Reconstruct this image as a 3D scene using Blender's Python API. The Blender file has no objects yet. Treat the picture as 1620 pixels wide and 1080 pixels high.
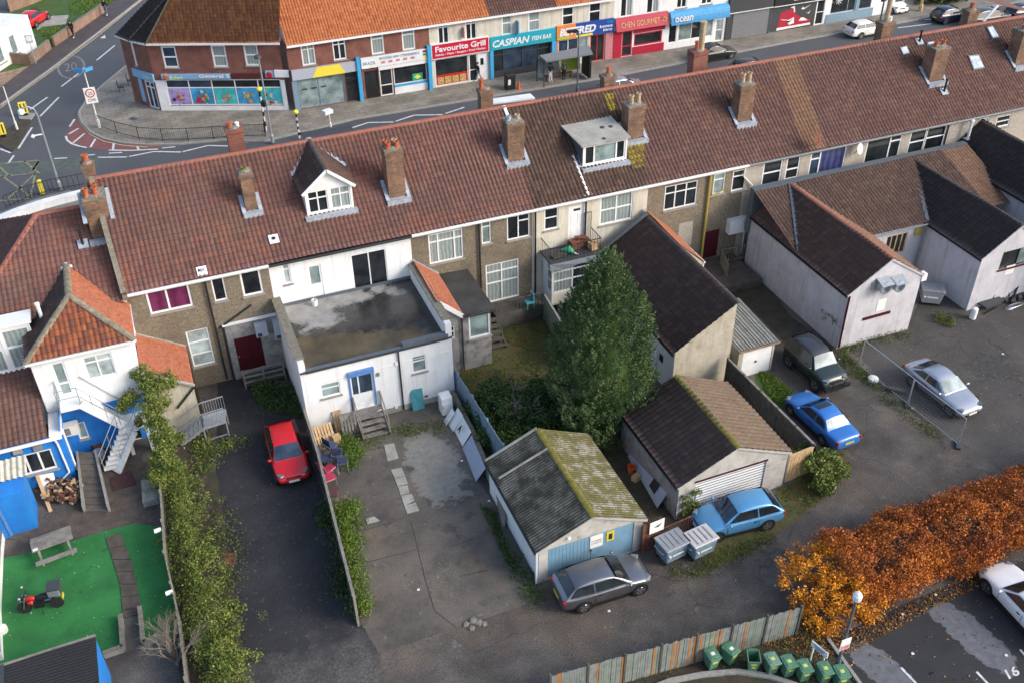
import bpy, bmesh, math, random
import numpy as np
from mathutils import Vector, Matrix
random.seed(7); rng = np.random.default_rng(7)
rad = math.radians
SC = bpy.context.scene
COL = SC.collection
# ---------------------------------------------------------------- camera
F = 1577.3; HC = 34.0
PITCH, ROLL, YAW = rad(36.394), rad(-.891), rad(21.432)
_f = Vector((math.sin(YAW)*math.cos(PITCH), math.cos(YAW)*math.cos(PITCH), -math.sin(PITCH)))
_r = Vector((math.cos(YAW), -math.sin(YAW), 0)); _u = _r.cross(_f)
CR = math.cos(ROLL)*_r + math.sin(ROLL)*_u
CU = -math.sin(ROLL)*_r + math.cos(ROLL)*_u
CW = _f
cam = bpy.data.cameras.new("camera"); camo = bpy.data.objects.new("camera", cam); COL.objects.link(camo)
cam.sensor_width = 36; cam.lens = 36*F/1620; cam.clip_end = 3000; cam.clip_start = .5
mw = Matrix((CR, CU, -CW)).transposed().to_4x4(); mw.translation = Vector((0, 0, HC)); camo.matrix_world = mw
SC.camera = camo
# ---------------------------------------------------------------- light
SUN_EL, SUN_AZ = rad(31), rad(128)       # azimuth clockwise from +Y
w = bpy.data.worlds.new("World"); SC.world = w; w.use_nodes = True
nt = w.node_tree; bg = nt.nodes['Background']
sky = nt.nodes.new('ShaderNodeTexSky'); sky.sky_type = 'NISHITA'; sky.sun_disc = False
sky.sun_elevation = SUN_EL; sky.sun_rotation = SUN_AZ; sky.air_density = 1.0; sky.dust_density = 2.5; sky.ozone_density = 1.0
nt.links.new(sky.outputs[0], bg.inputs[0]); bg.inputs[1].default_value = .15
sl = bpy.data.lights.new("sun", 'SUN'); sl.energy = .95; sl.angle = rad(20); sl.color = (1, .97, .93)
so = bpy.data.objects.new("sun", sl); COL.objects.link(so)
sd = Vector((math.sin(SUN_AZ)*math.cos(SUN_EL), math.cos(SUN_AZ)*math.cos(SUN_EL), math.sin(SUN_EL)))
so.rotation_euler = sd.to_track_quat('Z', 'Y').to_euler(); so.location = (40, -40, 60)
SC.view_settings.view_transform = 'Standard'; SC.view_settings.look = 'None'
SC.view_settings.exposure = 1.0; SC.view_settings.gamma = 1
# ---------------------------------------------------------------- pixel helpers (photo pixel -> world point)
OFF = dict(A=(0,0),B=(400,0),C=(800,0),D=(1200,0),E=(0,270),F=(400,270),G=(800,270),H=(1200,170),I=(0,530),J=(400,530),K=(800,530),L=(1200,430),M=(0,800),N=(400,800),O=(800,800),Q=(1200,800))
def zpx(a):
    if len(a) == 3: o = OFF[a[0]]; return o[0]+a[1]*420/1620, o[1]+a[2]*420/1620
    return a
def ray(a):
    x, y = zpx(a)
    return CR*((x-810)/F) - CU*((y-540)/F) + CW
CAMP = Vector((0, 0, HC))
def P(*a, z=0.0):
    d = ray(a); return CAMP + d*((z-HC)/d.z)
def PY(*a, Y=0.0):
    d = ray(a); return CAMP + d*(Y/d.y)
def PX(*a, X=0.0):
    d = ray(a); return CAMP + d*(X/d.x)
def PP(a, p0, n):
    d = ray(a); return CAMP + d*((p0-CAMP).dot(n)/d.dot(n))
def proj(p):
    v = Vector(p)-CAMP; k = v.dot(CW); return 810+F*v.dot(CR)/k, 540-F*v.dot(CU)/k
# ---------------------------------------------------------------- node materials
MATS = {}
class NT:
    def __init__(s, name):
        s.m = bpy.data.materials.new(name); s.m.use_nodes = True; s.t = s.m.node_tree
        s.b = s.t.nodes['Principled BSDF']; MATS[name] = s.m
    def n(s, ty, **kw):
        nd = s.t.nodes.new('ShaderNode'+ty)
        for k, v in kw.items(): setattr(nd, k, v)
        return nd
    def l(s, a, b): s.t.links.new(a, b)
    def set(s, nd, i, v):
        if hasattr(v, 'is_output'): s.l(v, nd.inputs[i])
        else: nd.inputs[i].default_value = v
    def math(s, op, a, b=None, c=None):
        nd = s.n('Math', operation=op); s.set(nd, 0, a)
        if b is not None: s.set(nd, 1, b)
        if c is not None: s.set(nd, 2, c)
        return nd.outputs[0]
    def noise(s, vec, scale, detail=4, rough=.6, dist=0):
        nd = s.n('TexNoise'); nd.inputs['Scale'].default_value = scale; nd.inputs['Detail'].default_value = detail
        nd.inputs['Roughness'].default_value = rough; nd.inputs['Distortion'].default_value = dist
        if vec is not None: s.l(vec, nd.inputs['Vector'])
        return nd.outputs['Fac']
    def ramp(s, fac, stops, const=False):
        nd = s.n('ValToRGB'); cr = nd.color_ramp
        if const: cr.interpolation = 'CONSTANT'
        while len(cr.elements) < len(stops): cr.elements.new(.5)
        for e, (p, c) in zip(cr.elements, stops): e.position = p; e.color = (*c, 1) if len(c) == 3 else c
        s.l(fac, nd.inputs[0]); return nd.outputs[0]
    def mix(s, fac, a, b, mode='MIX'):
        nd = s.n('Mix', data_type='RGBA', blend_type=mode)
        s.set(nd, 0, fac)
        for i, v in ((6, a), (7, b)):
            if hasattr(v, 'is_output'): s.l(v, nd.inputs[i])
            else: nd.inputs[i].default_value = (*v, 1) if len(v) == 3 else v
        return nd.outputs[2]
    def col(s, c): s.set(s.b, 'Base Color', c if hasattr(c, 'is_output') else (*c, 1))
    def bump(s, h, strength=.4, dist=.02):
        nd = s.n('Bump'); nd.inputs['Strength'].default_value = strength; nd.inputs['Distance'].default_value = dist
        s.l(h, nd.inputs['Height']); s.l(nd.outputs[0], s.b.inputs['Normal'])
    def obj(s): return s.n('TexCoord').outputs['Object']
    def pos(s): return s.n('NewGeometry').outputs['Position']
    def uv(s): return s.n('TexCoord').outputs['UV']
    def rough(s, v): s.set(s.b, 'Roughness', v)
def step(nt_, x, lo, hi):
    nd = nt_.n('MapRange'); nd.inputs[1].default_value = lo; nd.inputs[2].default_value = hi; nt_.l(x, nd.inputs[0]); return nd.outputs[0]
def flat(name, c, rough=.6, metal=0, spec=.5, var=.12, scale=6, bump=0):
    t = NT(name); ps = t.pos()
    f = t.noise(ps, scale, 5)
    d = tuple(x*(1-var*1.6) for x in c); e = tuple(min(1, x*(1+var)) for x in c)
    t.col(t.ramp(f, [(.3, d), (.7, e)])); t.rough(rough)
    t.b.inputs['Metallic'].default_value = metal; t.b.inputs['Specular IOR Level'].default_value = spec
    if bump: t.bump(t.noise(ps, scale*8, 3), bump, .02)
    return t.m
def multi(name, layers, rough=.85, bump=(20, .4, .02), fine=None, cracks=0, streak=0):
    """layers: first = ramp stops over noise(scale); others = (scale, lo, hi, colour, amount) patches"""
    t = NT(name); ps = t.pos()
    sc, stops = layers[0]
    c = t.ramp(t.noise(ps, sc, 8, .65), stops)
    for i, (s2, lo, hi, colr, amt) in enumerate(layers[1:]):
        mp = t.n('Mapping'); mp.inputs[1].default_value = (13.7*(i+1), 7.1*i, 3.3*i); t.l(ps, mp.inputs[0])
        f = step(t, t.noise(mp.outputs[0], s2, 6, .62), lo, hi)
        f = t.math('MULTIPLY', f, amt); c = t.mix(f, c, colr)
    if streak:
        mp = t.n('Mapping'); mp.inputs[3].default_value = (2.2, 2.2, .16); t.l(ps, mp.inputs[0]); c = t.mix(t.math('MULTIPLY', step(t, t.noise(mp.outputs[0], 1.6, 6, .65), .52, .72), streak), c, (.13, .12, .1))
    if cracks:
        v = t.n('TexVoronoi', feature='DISTANCE_TO_EDGE'); v.inputs['Scale'].default_value = .28; mp = t.n('VectorMath', operation='ADD'); t.l(ps, mp.inputs[0]); nz = t.n('TexNoise'); nz.inputs['Scale'].default_value = 1.1; nz.inputs['Detail'].default_value = 6; t.l(ps, nz.inputs['Vector']); t.l(nz.outputs['Color'], mp.inputs[1]); t.l(mp.outputs[0], v.inputs['Vector'])
        f = t.math('MULTIPLY', step(t, v.outputs[0], .012, .004), step(t, t.noise(ps, .23, 3), .47, .55)); c = t.mix(t.math('MULTIPLY', f, cracks), c, (.012, .012, .01))
        c = t.mix(t.math('MULTIPLY', step(t, t.noise(ps, 6.5, 3, .7), .64, .68), .6), c, (.22, .21, .19))
    if fine:
        f = t.noise(ps, fine[0], 2, .5); c = t.mix(1.0, c, t.ramp(f, [(.3, (1-fine[1],)*3), (.7, (1+fine[1],)*3)]), 'MULTIPLY')
    t.col(c); t.rough(rough)
    if bump: t.bump(t.noise(ps, bump[0], 4), bump[1], bump[2])
    return t.m
def tilemat(name, cols, roll=.24, course=.34, patches=(), rough=.85, joint=.5, big=.35, dull=(.09,.055,.05), groove=.0):
    t = NT(name); uv = t.uv(); sp = t.n('SeparateXYZ'); t.l(uv, sp.inputs[0])
    cu = t.math('FLOOR', t.math('DIVIDE', sp.outputs[0], roll)); cv = t.math('FLOOR', t.math('DIVIDE', sp.outputs[1], course))
    cb = t.n('CombineXYZ'); t.l(cu, cb.inputs[0]); t.l(cv, cb.inputs[1])
    wn = t.n('TexWhiteNoise', noise_dimensions='2D'); t.l(cb.outputs[0], wn.inputs[0])
    cols = list(cols)*(2 if len(cols) == 1 else 1); nst = len(cols); c = t.ramp(wn.outputs[0], [((i+.5)/nst, k) for i, k in enumerate(cols)])
    ps = t.pos()
    f = t.math('MULTIPLY', step(t, t.noise(ps, .35, 5, .6), .38, .62), big)
    c = t.mix(f, c, dull)
    for i, (s2, lo, hi, colr, amt) in enumerate(patches):
        mp = t.n('Mapping'); mp.inputs[1].default_value = (5.7*(i+1), 17.1*i, 2.3*i); t.l(ps, mp.inputs[0])
        f = t.math('MULTIPLY', step(t, t.noise(mp.outputs[0], s2, 7, .65), lo, hi), amt); c = t.mix(f, c, colr)
    fv = t.math('FRACT', t.math('DIVIDE', sp.outputs[1], course))
    dk = t.math('MULTIPLY', step(t, fv, .84, .97), joint)
    c = t.mix(dk, c, (.03, .022, .02))
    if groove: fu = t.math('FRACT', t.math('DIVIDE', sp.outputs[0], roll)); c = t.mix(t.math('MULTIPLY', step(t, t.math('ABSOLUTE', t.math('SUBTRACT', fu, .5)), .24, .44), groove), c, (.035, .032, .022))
    c = t.mix(1.0, c, t.ramp(t.noise(ps, 9, 3), [(.3, (.8,)*3), (.7, (1.15,)*3)]), 'MULTIPLY')
    t.col(c); t.rough(rough); t.b.inputs['Specular IOR Level'].default_value = .3
    return t.m
def brickmat(name, c1, c2, mortar, scale=1.0, dirt=None):
    t = NT(name); uv = t.uv(); b = t.n('TexBrick')
    b.inputs['Color1'].default_value = (*c1, 1); b.inputs['Color2'].default_value = (*c2, 1); b.inputs['Mortar'].default_value = (*mortar, 1)
    b.inputs['Scale'].default_value = 1/scale; b.inputs['Mortar Size'].default_value = .012; b.inputs['Brick Width'].default_value = .225; b.inputs['Row Height'].default_value = .075; b.inputs['Bias'].default_value = 0
    t.l(uv, b.inputs[0]); c = b.outputs[0]; ps = t.pos()
    c = t.mix(1.0, c, t.ramp(t.noise(ps, 1.2, 6), [(.3, (.7,)*3), (.7, (1.25,)*3)]), 'MULTIPLY')
    if dirt: c = t.mix(t.math('MULTIPLY', step(t, t.noise(ps, dirt[0], 6), .45, .65), dirt[2]), c, dirt[1])
    t.col(c); t.rough(.9); t.bump(t.noise(ps, 30, 3), .3, .01)
    return t.m
def glass(name, c, rough=.07, folds=0, c2=None, spec=.6):
    t = NT(name)
    if folds:
        sp = t.n('SeparateXYZ'); t.l(t.uv(), sp.inputs[0])
        nz = t.noise(t.pos(), 3, 2)
        wv = t.math('SINE', t.math('ADD', t.math('MULTIPLY', sp.outputs[0], folds), t.math('MULTIPLY', nz, 6)))
        t.col(t.mix(step(t, wv, -1, 1), c, c2))
    else:
        t.col(t.ramp(t.noise(t.pos(), 1.1, 3), [(.35, tuple(x*.6 for x in c)), (.65, tuple(x*1.5 for x in c))]))
    t.rough(rough); t.b.inputs['Specular IOR Level'].default_value = spec
    return t.m
def paint(name, c, rough=.35, coat=.6, metal=0):
    t = NT(name); f = t.noise(t.pos(), 2.5, 4)
    t.col(t.ramp(f, [(.3, tuple(x*.93 for x in c)), (.7, tuple(min(1, x*1.05) for x in c))])); t.rough(rough)
    t.b.inputs['Coat Weight'].default_value = coat; t.b.inputs['Coat Roughness'].default_value = .06; t.b.inputs['Metallic'].default_value = metal
    return t.m
def leafmat(name, stops, nscale=.5, namt=.5, dark=None, trans=.15):
    t = NT(name); g = t.n('NewGeometry'); rp = g.outputs['Random Per Island']; nz = t.noise(g.outputs['Position'], nscale, 4)
    f = t.math('ADD', t.math('MULTIPLY', rp, 1-namt), t.math('MULTIPLY', step(t, nz, .32, .68), namt))
    t.col(t.ramp(f, stops)); t.rough(.7); t.b.inputs['Specular IOR Level'].default_value = .25
    return t.m
# ---------------------------------------------------------------- objects
def root_of(o):
    while o.parent: o = o.parent
    return o
def thing(name, label, cat, loc=(0, 0, 0), group=None, kind=None):
    o = bpy.data.objects.new(name, None); COL.objects.link(o); o.location = loc; o.empty_display_size = .3
    o['label'] = label; o['category'] = cat
    if group: o['group'] = group
    if kind: o['kind'] = kind
    return o
def tag(o, label=None, cat=None, group=None, kind=None):
    for k, v in (('label', label), ('category', cat), ('group', group), ('kind', kind)):
        if v: o[k] = v
    return o
def finish(me, name, mat, parent, smooth=False):
    for m_ in (mat if isinstance(mat, (list, tuple)) else [mat]):
        me.materials.append(MATS[m_] if isinstance(m_, str) else m_)
    o = bpy.data.objects.new(name, me); COL.objects.link(o)
    if parent is not None:
        me.transform(Matrix.Translation(-root_of(parent).location)); o.parent = parent
    else:
        n = len(me.vertices)
        if n:
            co = np.empty(n*3, np.float32); me.vertices.foreach_get('co', co); co = co.reshape(-1, 3)
            b = Vector((float(co[:, 0].min()+co[:, 0].max())/2, float(co[:, 1].min()+co[:, 1].max())/2, float(co[:, 2].min())))
            me.transform(Matrix.Translation(-b)); o.location = b
    if smooth: me.polygons.foreach_set('use_smooth', [True]*len(me.polygons))
    me.update(); return o
def autouv(me):
    uvl = me.uv_layers.new(name='UVMap'); n = len(me.loops)
    if n == 0: return
    co = np.empty(len(me.vertices)*3, np.float32); me.vertices.foreach_get('co', co); co = co.reshape(-1, 3)
    li = np.empty(n, np.int32); me.loops.foreach_get('vertex_index', li)
    npol = len(me.polygons); nr = np.empty(npol*3, np.float32); me.polygons.foreach_get('normal', nr); nr = nr.reshape(-1, 3)
    lt = np.empty(npol, np.int32); me.polygons.foreach_get('loop_total', lt)
    N = np.repeat(nr, lt, axis=0); C = co[li]
    U = np.stack([-N[:, 1], N[:, 0], np.zeros(n)], 1); L = np.linalg.norm(U, axis=1); fl = L < .05
    U[fl] = (1, 0, 0); L[fl] = 1; U = U/L[:, None]; V = np.cross(N, U); 
    uv = np.stack([(C*U).sum(1), (C*V).sum(1)], 1).astype(np.float32)
    uvl.data.foreach_set('uv', uv.ravel())
class MB:
    def __init__(s): s.v = []; s.f = []; s.mi = []
    def face(s, pts, mi=0):
        i = len(s.v); s.v += [tuple(p) for p in pts]; s.f.append(tuple(range(i, i+len(pts)))); s.mi.append(mi); return s
    def box(s, c, d, rz=0, mi=0, M=None):
        hx, hy, hz = d[0]/2, d[1]/2, d[2]/2; m = Matrix.Translation(c) @ Matrix.Rotation(rz, 4, 'Z') if M is None else M
        p = [m @ Vector((x*hx, y*hy, z*hz)) for z in (-1, 1) for y in (-1, 1) for x in (-1, 1)]
        i = len(s.v); s.v += [tuple(q) for q in p]
        for q in ((0, 2, 3, 1), (4, 5, 7, 6), (0, 1, 5, 4), (2, 6, 7, 3), (0, 4, 6, 2), (1, 3, 7, 5)): s.f.append(tuple(i+k for k in q)); s.mi.append(mi)
        return s
    def bb(s, x0, x1, y0, y1, z0, z1, mi=0): return s.box(((x0+x1)/2, (y0+y1)/2, (z0+z1)/2), (abs(x1-x0), abs(y1-y0), abs(z1-z0)), 0, mi)
    def bar(s, a, b, w, h=None, mi=0, up=(0, 0, 1)):
        a = Vector(a); b = Vector(b); h = h or w; d = (b-a); L = d.length
        if L < 1e-6: return s
        d.normalize(); up = Vector(up)
        if abs(d.dot(up)) > .98: up = Vector((0, 1, 0))
        x = d.cross(up).normalized(); z = x.cross(d)
        M = Matrix((x, d, z)).transposed().to_4x4(); M.translation = (a+b)/2
        return s.box(None, (w, L, h), 0, mi, M)
    def tube(s, pts, r, seg=8, mi=0, cap=True):
        pts = [Vector(p) for p in pts]; rs = r if isinstance(r, (list, tuple)) else [r]*len(pts); base = len(s.v); pr = None
        for k, p in enumerate(pts):
            d = (pts[min(k+1, len(pts)-1)]-pts[max(k-1, 0)]).normalized()
            x = d.cross(Vector((0, 0, 1)) if abs(d.z) < .95 else Vector((1, 0, 0)))
            if pr is not None: x = pr - d*pr.dot(d)
            x.normalize(); pr = x; y = d.cross(x)
            s.v += [tuple(p+(x*math.cos(2*math.pi*j/seg)+y*math.sin(2*math.pi*j/seg))*rs[k]) for j in range(seg)]
        for k in range(len(pts)-1):
            for j in range(seg):
                a = base+k*seg+j; b = base+k*seg+(j+1) % seg; s.f.append((a, b, b+seg, a+seg)); s.mi.append(mi)
        if cap:
            s.f.append(tuple(base+j for j in range(seg))[::-1]); s.mi.append(mi)
            e = base+(len(pts)-1)*seg; s.f.append(tuple(e+j for j in range(seg))); s.mi.append(mi)
        return s
    def lathe(s, c, prof, seg=12, mi=0):
        c = Vector(c); base = len(s.v)
        for r, z in prof: s.v += [(c.x+r*math.cos(2*math.pi*j/seg), c.y+r*math.sin(2*math.pi*j/seg), c.z+z) for j in range(seg)]
        for k in range(len(prof)-1):
            for j in range(seg):
                a = base+k*seg+j; b = base+k*seg+(j+1) % seg; s.f.append((a, b, b+seg, a+seg)); s.mi.append(mi)
        s.f.append(tuple(base+j for j in range(seg))[::-1]); s.mi.append(mi)
        e = base+(len(prof)-1)*seg; s.f.append(tuple(e+j for j in range(seg))); s.mi.append(mi)
        return s
    def prism(s, poly, z0, z1, mi=0):
        poly = [Vector((p[0], p[1], 0)) for p in poly]; n = len(poly)
        ar = sum(poly[i].x*poly[(i+1) % n].y-poly[(i+1) % n].x*poly[i].y for i in range(n))
        if ar < 0: poly = poly[::-1]
        i = len(s.v); s.v += [(p.x, p.y, z0) for p in poly]+[(p.x, p.y, z1) for p in poly]
        s.f.append(tuple(range(i, i+n))[::-1]); s.f.append(tuple(range(i+n, i+2*n))); s.mi += [mi, mi]
        for k in range(n): s.f.append((i+k, i+(k+1) % n, i+n+(k+1) % n, i+n+k)); s.mi.append(mi)
        return s
    def slab(s, pts, th, mi=0):
        """planar polygon extruded by vector th"""
        pts = [Vector(p) for p in pts]; th = Vector(th); n = len(pts); nrm = (pts[1]-pts[0]).cross(pts[2]-pts[1])
        if nrm.dot(th) < 0: pts = pts[::-1]
        i = len(s.v); s.v += [tuple(p) for p in pts]+[tuple(p+th) for p in pts]
        s.f.append(tuple(range(i, i+n))[::-1]); s.f.append(tuple(range(i+n, i+2*n))); s.mi += [mi, mi]
        for k in range(n): s.f.append((i+k, i+(k+1) % n, i+n+(k+1) % n, i+n+k)); s.mi.append(mi)
        return s
    def xf(s, M, start=0):
        for i in range(start, len(s.v)): s.v[i] = tuple(M @ Vector(s.v[i]))
        return s
    def mesh(s, name):
        me = bpy.data.meshes.new(name); me.from_pydata(s.v, [], s.f); me.polygons.foreach_set('material_index', s.mi); me.update(); autouv(me); return me
    def build(s, name, mat, parent=None, smooth=False): return finish(s.mesh(name), name, mat, parent, smooth)
def struct(name, mb, mat, smooth=False):
    o = mb.build(name, mat, None, smooth); o['kind'] = 'structure'; return o
def quadmesh(name, V, mat, parent=None):
    """V (N,4,3) numpy"""
    n = len(V); me = bpy.data.meshes.new(name); me.vertices.add(n*4); me.vertices.foreach_set('co', V.astype(np.float32).ravel())
    me.loops.add(n*4); me.loops.foreach_set('vertex_index', np.arange(n*4, dtype=np.int32))
    me.polygons.add(n); me.polygons.foreach_set('loop_start', np.arange(0, n*4, 4, dtype=np.int32)); me.polygons.foreach_set('loop_total', np.full(n, 4, np.int32))
    me.update(calc_edges=True); return finish(me, name, mat, parent)
def cards(C, size, aspect=.6, up=0.0, dirs=None, flat=0.0):
    """random leaf quads at points C; up biases the leaf's long axis upward"""
    n = len(C); a = rng.normal(size=(n, 3)); a[:, 2] += up
    if dirs is not None: a = a*.6+dirs
    a /= np.linalg.norm(a, axis=1)[:, None]+1e-9; b = np.cross(a, rng.normal(size=(n, 3))); b[:, 2] *= (1-flat); b /= np.linalg.norm(b, axis=1)[:, None]+1e-9
    s = size*(.6+.8*rng.random(n))[:, None]; A = a*s; B = b*s*aspect
    return np.stack([C-A*.5, C+B*.5, C+A*.5, C-B*.5], 1)
def dup(root, loc, rotz=0, label=None, group=None):
    r = root.copy(); COL.objects.link(r); r.location = loc; r.rotation_euler = (0, 0, rotz)
    if label: r['label'] = label
    if group: r['group'] = group
    for ch in list(root.children):
        c = ch.copy(); COL.objects.link(c); c.parent = r
        for g in ch.children:
            d = g.copy(); COL.objects.link(d); d.parent = c
    return r
# ---------------------------------------------------------------- tiled / corrugated roof slope, real relief
def tile_roof(name, poly, mat, parent, roll=.24, course=.34, amp=.06, stepz=.045, per=8, sharp=.6, cor=False):
    poly = [Vector(p) for p in poly]; n = (poly[1]-poly[0]).cross(poly[2]-poly[1]).normalized()
    u = poly[1]-poly[0]; u.z = 0
    if n.z < 0: n = -n; 
    u = (u - n*u.dot(n)).normalized(); v = n.cross(u).normalized()
    if v.z < -.001: u = -u; v = -v
    us = [p.dot(u) for p in poly]; vs = [p.dot(v) for p in poly]; dn = poly[0].dot(n)
    v00 = min(vs)
    nu0 = math.floor(min(us)/roll*per); nu1 = math.ceil(max(us)/roll*per)
    U = np.arange(nu0, nu1+1)*(roll/per); ph = U/roll
    prof = amp*np.power(.5+.5*np.cos(2*np.pi*ph), sharp)
    rows = []
    if cor: rows = [(v00, 0), (max(vs), 0)]
    else:
        vv = v00
        while vv < max(vs): rows += [(vv, stepz), (vv+course, 0.0)]; vv += course
    R_ = np.array([r[0] for r in rows]); Hh = np.array([r[1] for r in rows])
    ua, va, na = (np.array(x) for x in (u, v, n))
    jit = np.repeat(rng.normal(0, .004, (len(rows)//2+1, len(U))), 2, axis=0)[:len(rows)] if not cor else 0
    Pn = U[None, :, None]*ua + R_[:, None, None]*va + (dn + prof[None, :, None] + Hh[:, None, None] + (jit[..., None] if not cor else 0))*na
    sag = .028*np.sin(U*.83+1.3)+.02*np.sin(U*.31); Pn = Pn + (sag[None, :]+.018*np.sin(R_*1.1)[:, None]*np.sin(U*.57)[None, :])[..., None]*na*(0 if cor else 1)
    nr, nc = len(rows), len(U); idx = np.arange(nr*nc).reshape(nr, nc)
    Q = np.stack([idx[:-1, :-1], idx[:-1, 1:], idx[1:, 1:], idx[1:, :-1]], -1).reshape(-1, 4)
    me = bpy.data.meshes.new(name); me.vertices.add(nr*nc); me.vertices.foreach_set('co', Pn.astype(np.float32).ravel())
    me.loops.add(len(Q)*4); me.loops.foreach_set('vertex_index', Q.astype(np.int32).ravel())
    me.polygons.add(len(Q)); me.polygons.foreach_set('loop_start', np.arange(0, len(Q)*4, 4, dtype=np.int32)); me.polygons.foreach_set('loop_total', np.full(len(Q), 4, np.int32))
    me.update(calc_edges=True)
    uvl = me.uv_layers.new(name='UVMap'); UV = np.stack(np.broadcast_arrays(U[None, :]+roll*.5, (R_-v00)[:, None]), -1).reshape(-1, 2)
    # upper edge of a course belongs to that course
    UV = UV.reshape(nr, nc, 2).copy(); UV[1::2, :, 1] -= 1e-3; UV[0::2, :, 1] += 1e-3; UV = UV.reshape(-1, 2)
    uvl.data.foreach_set('uv', UV[Q.ravel()].astype(np.float32).ravel())
    bm = bmesh.new(); bm.from_mesh(me); cen = sum(poly, Vector())/len(poly)
    for i in range(len(poly)):
        a, b = poly[i], poly[(i+1) % len(poly)]; e = (b-a); e -= n*e.dot(n); o = e.cross(n).normalized()
        if o.dot(cen-a) > 0: o = -o
        bmesh.ops.bisect_plane(bm, geom=bm.verts[:]+bm.edges[:]+bm.faces[:], plane_co=a+o*.002, plane_no=o, clear_outer=True)
    bm.to_mesh(me); bm.free()
    return finish(me, name, mat, parent, False)
def ridge(name, a, b, mat, parent, r=.13, seg=.45, flatten=.7):
    a = Vector(a); b = Vector(b); d = b-a; L = d.length; n = max(1, round(L/seg)); m = MB()
    dn = d.normalized(); x = dn.cross(Vector((0, 0, 1))).normalized(); z = x.cross(dn)
    for i in range(n):
        p0 = a+d*(i/n); p1 = a+d*((i+1)/n); r0 = r*(1.0+.03*random.uniform(-1, 1)); r1 = r0*1.1; base = len(m.v)
        for p, rr in ((p0, r0), (p1, r1)):
            for k in range(7):
                an = math.pi*k/6; m.v.append(tuple(p+x*(math.cos(an)*rr*1.25)+z*(math.sin(an)*rr*flatten-.04)))
        for k in range(6): m.f.append((base+k, base+k+1, base+8+k, base+7+k)); m.mi.append(0)
        m.f.append(tuple(base+7+k for k in range(7))); m.mi.append(0); m.f.append(tuple(base+k for k in range(7))[::-1]); m.mi.append(0)
    return m.build(name, mat, parent)
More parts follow.
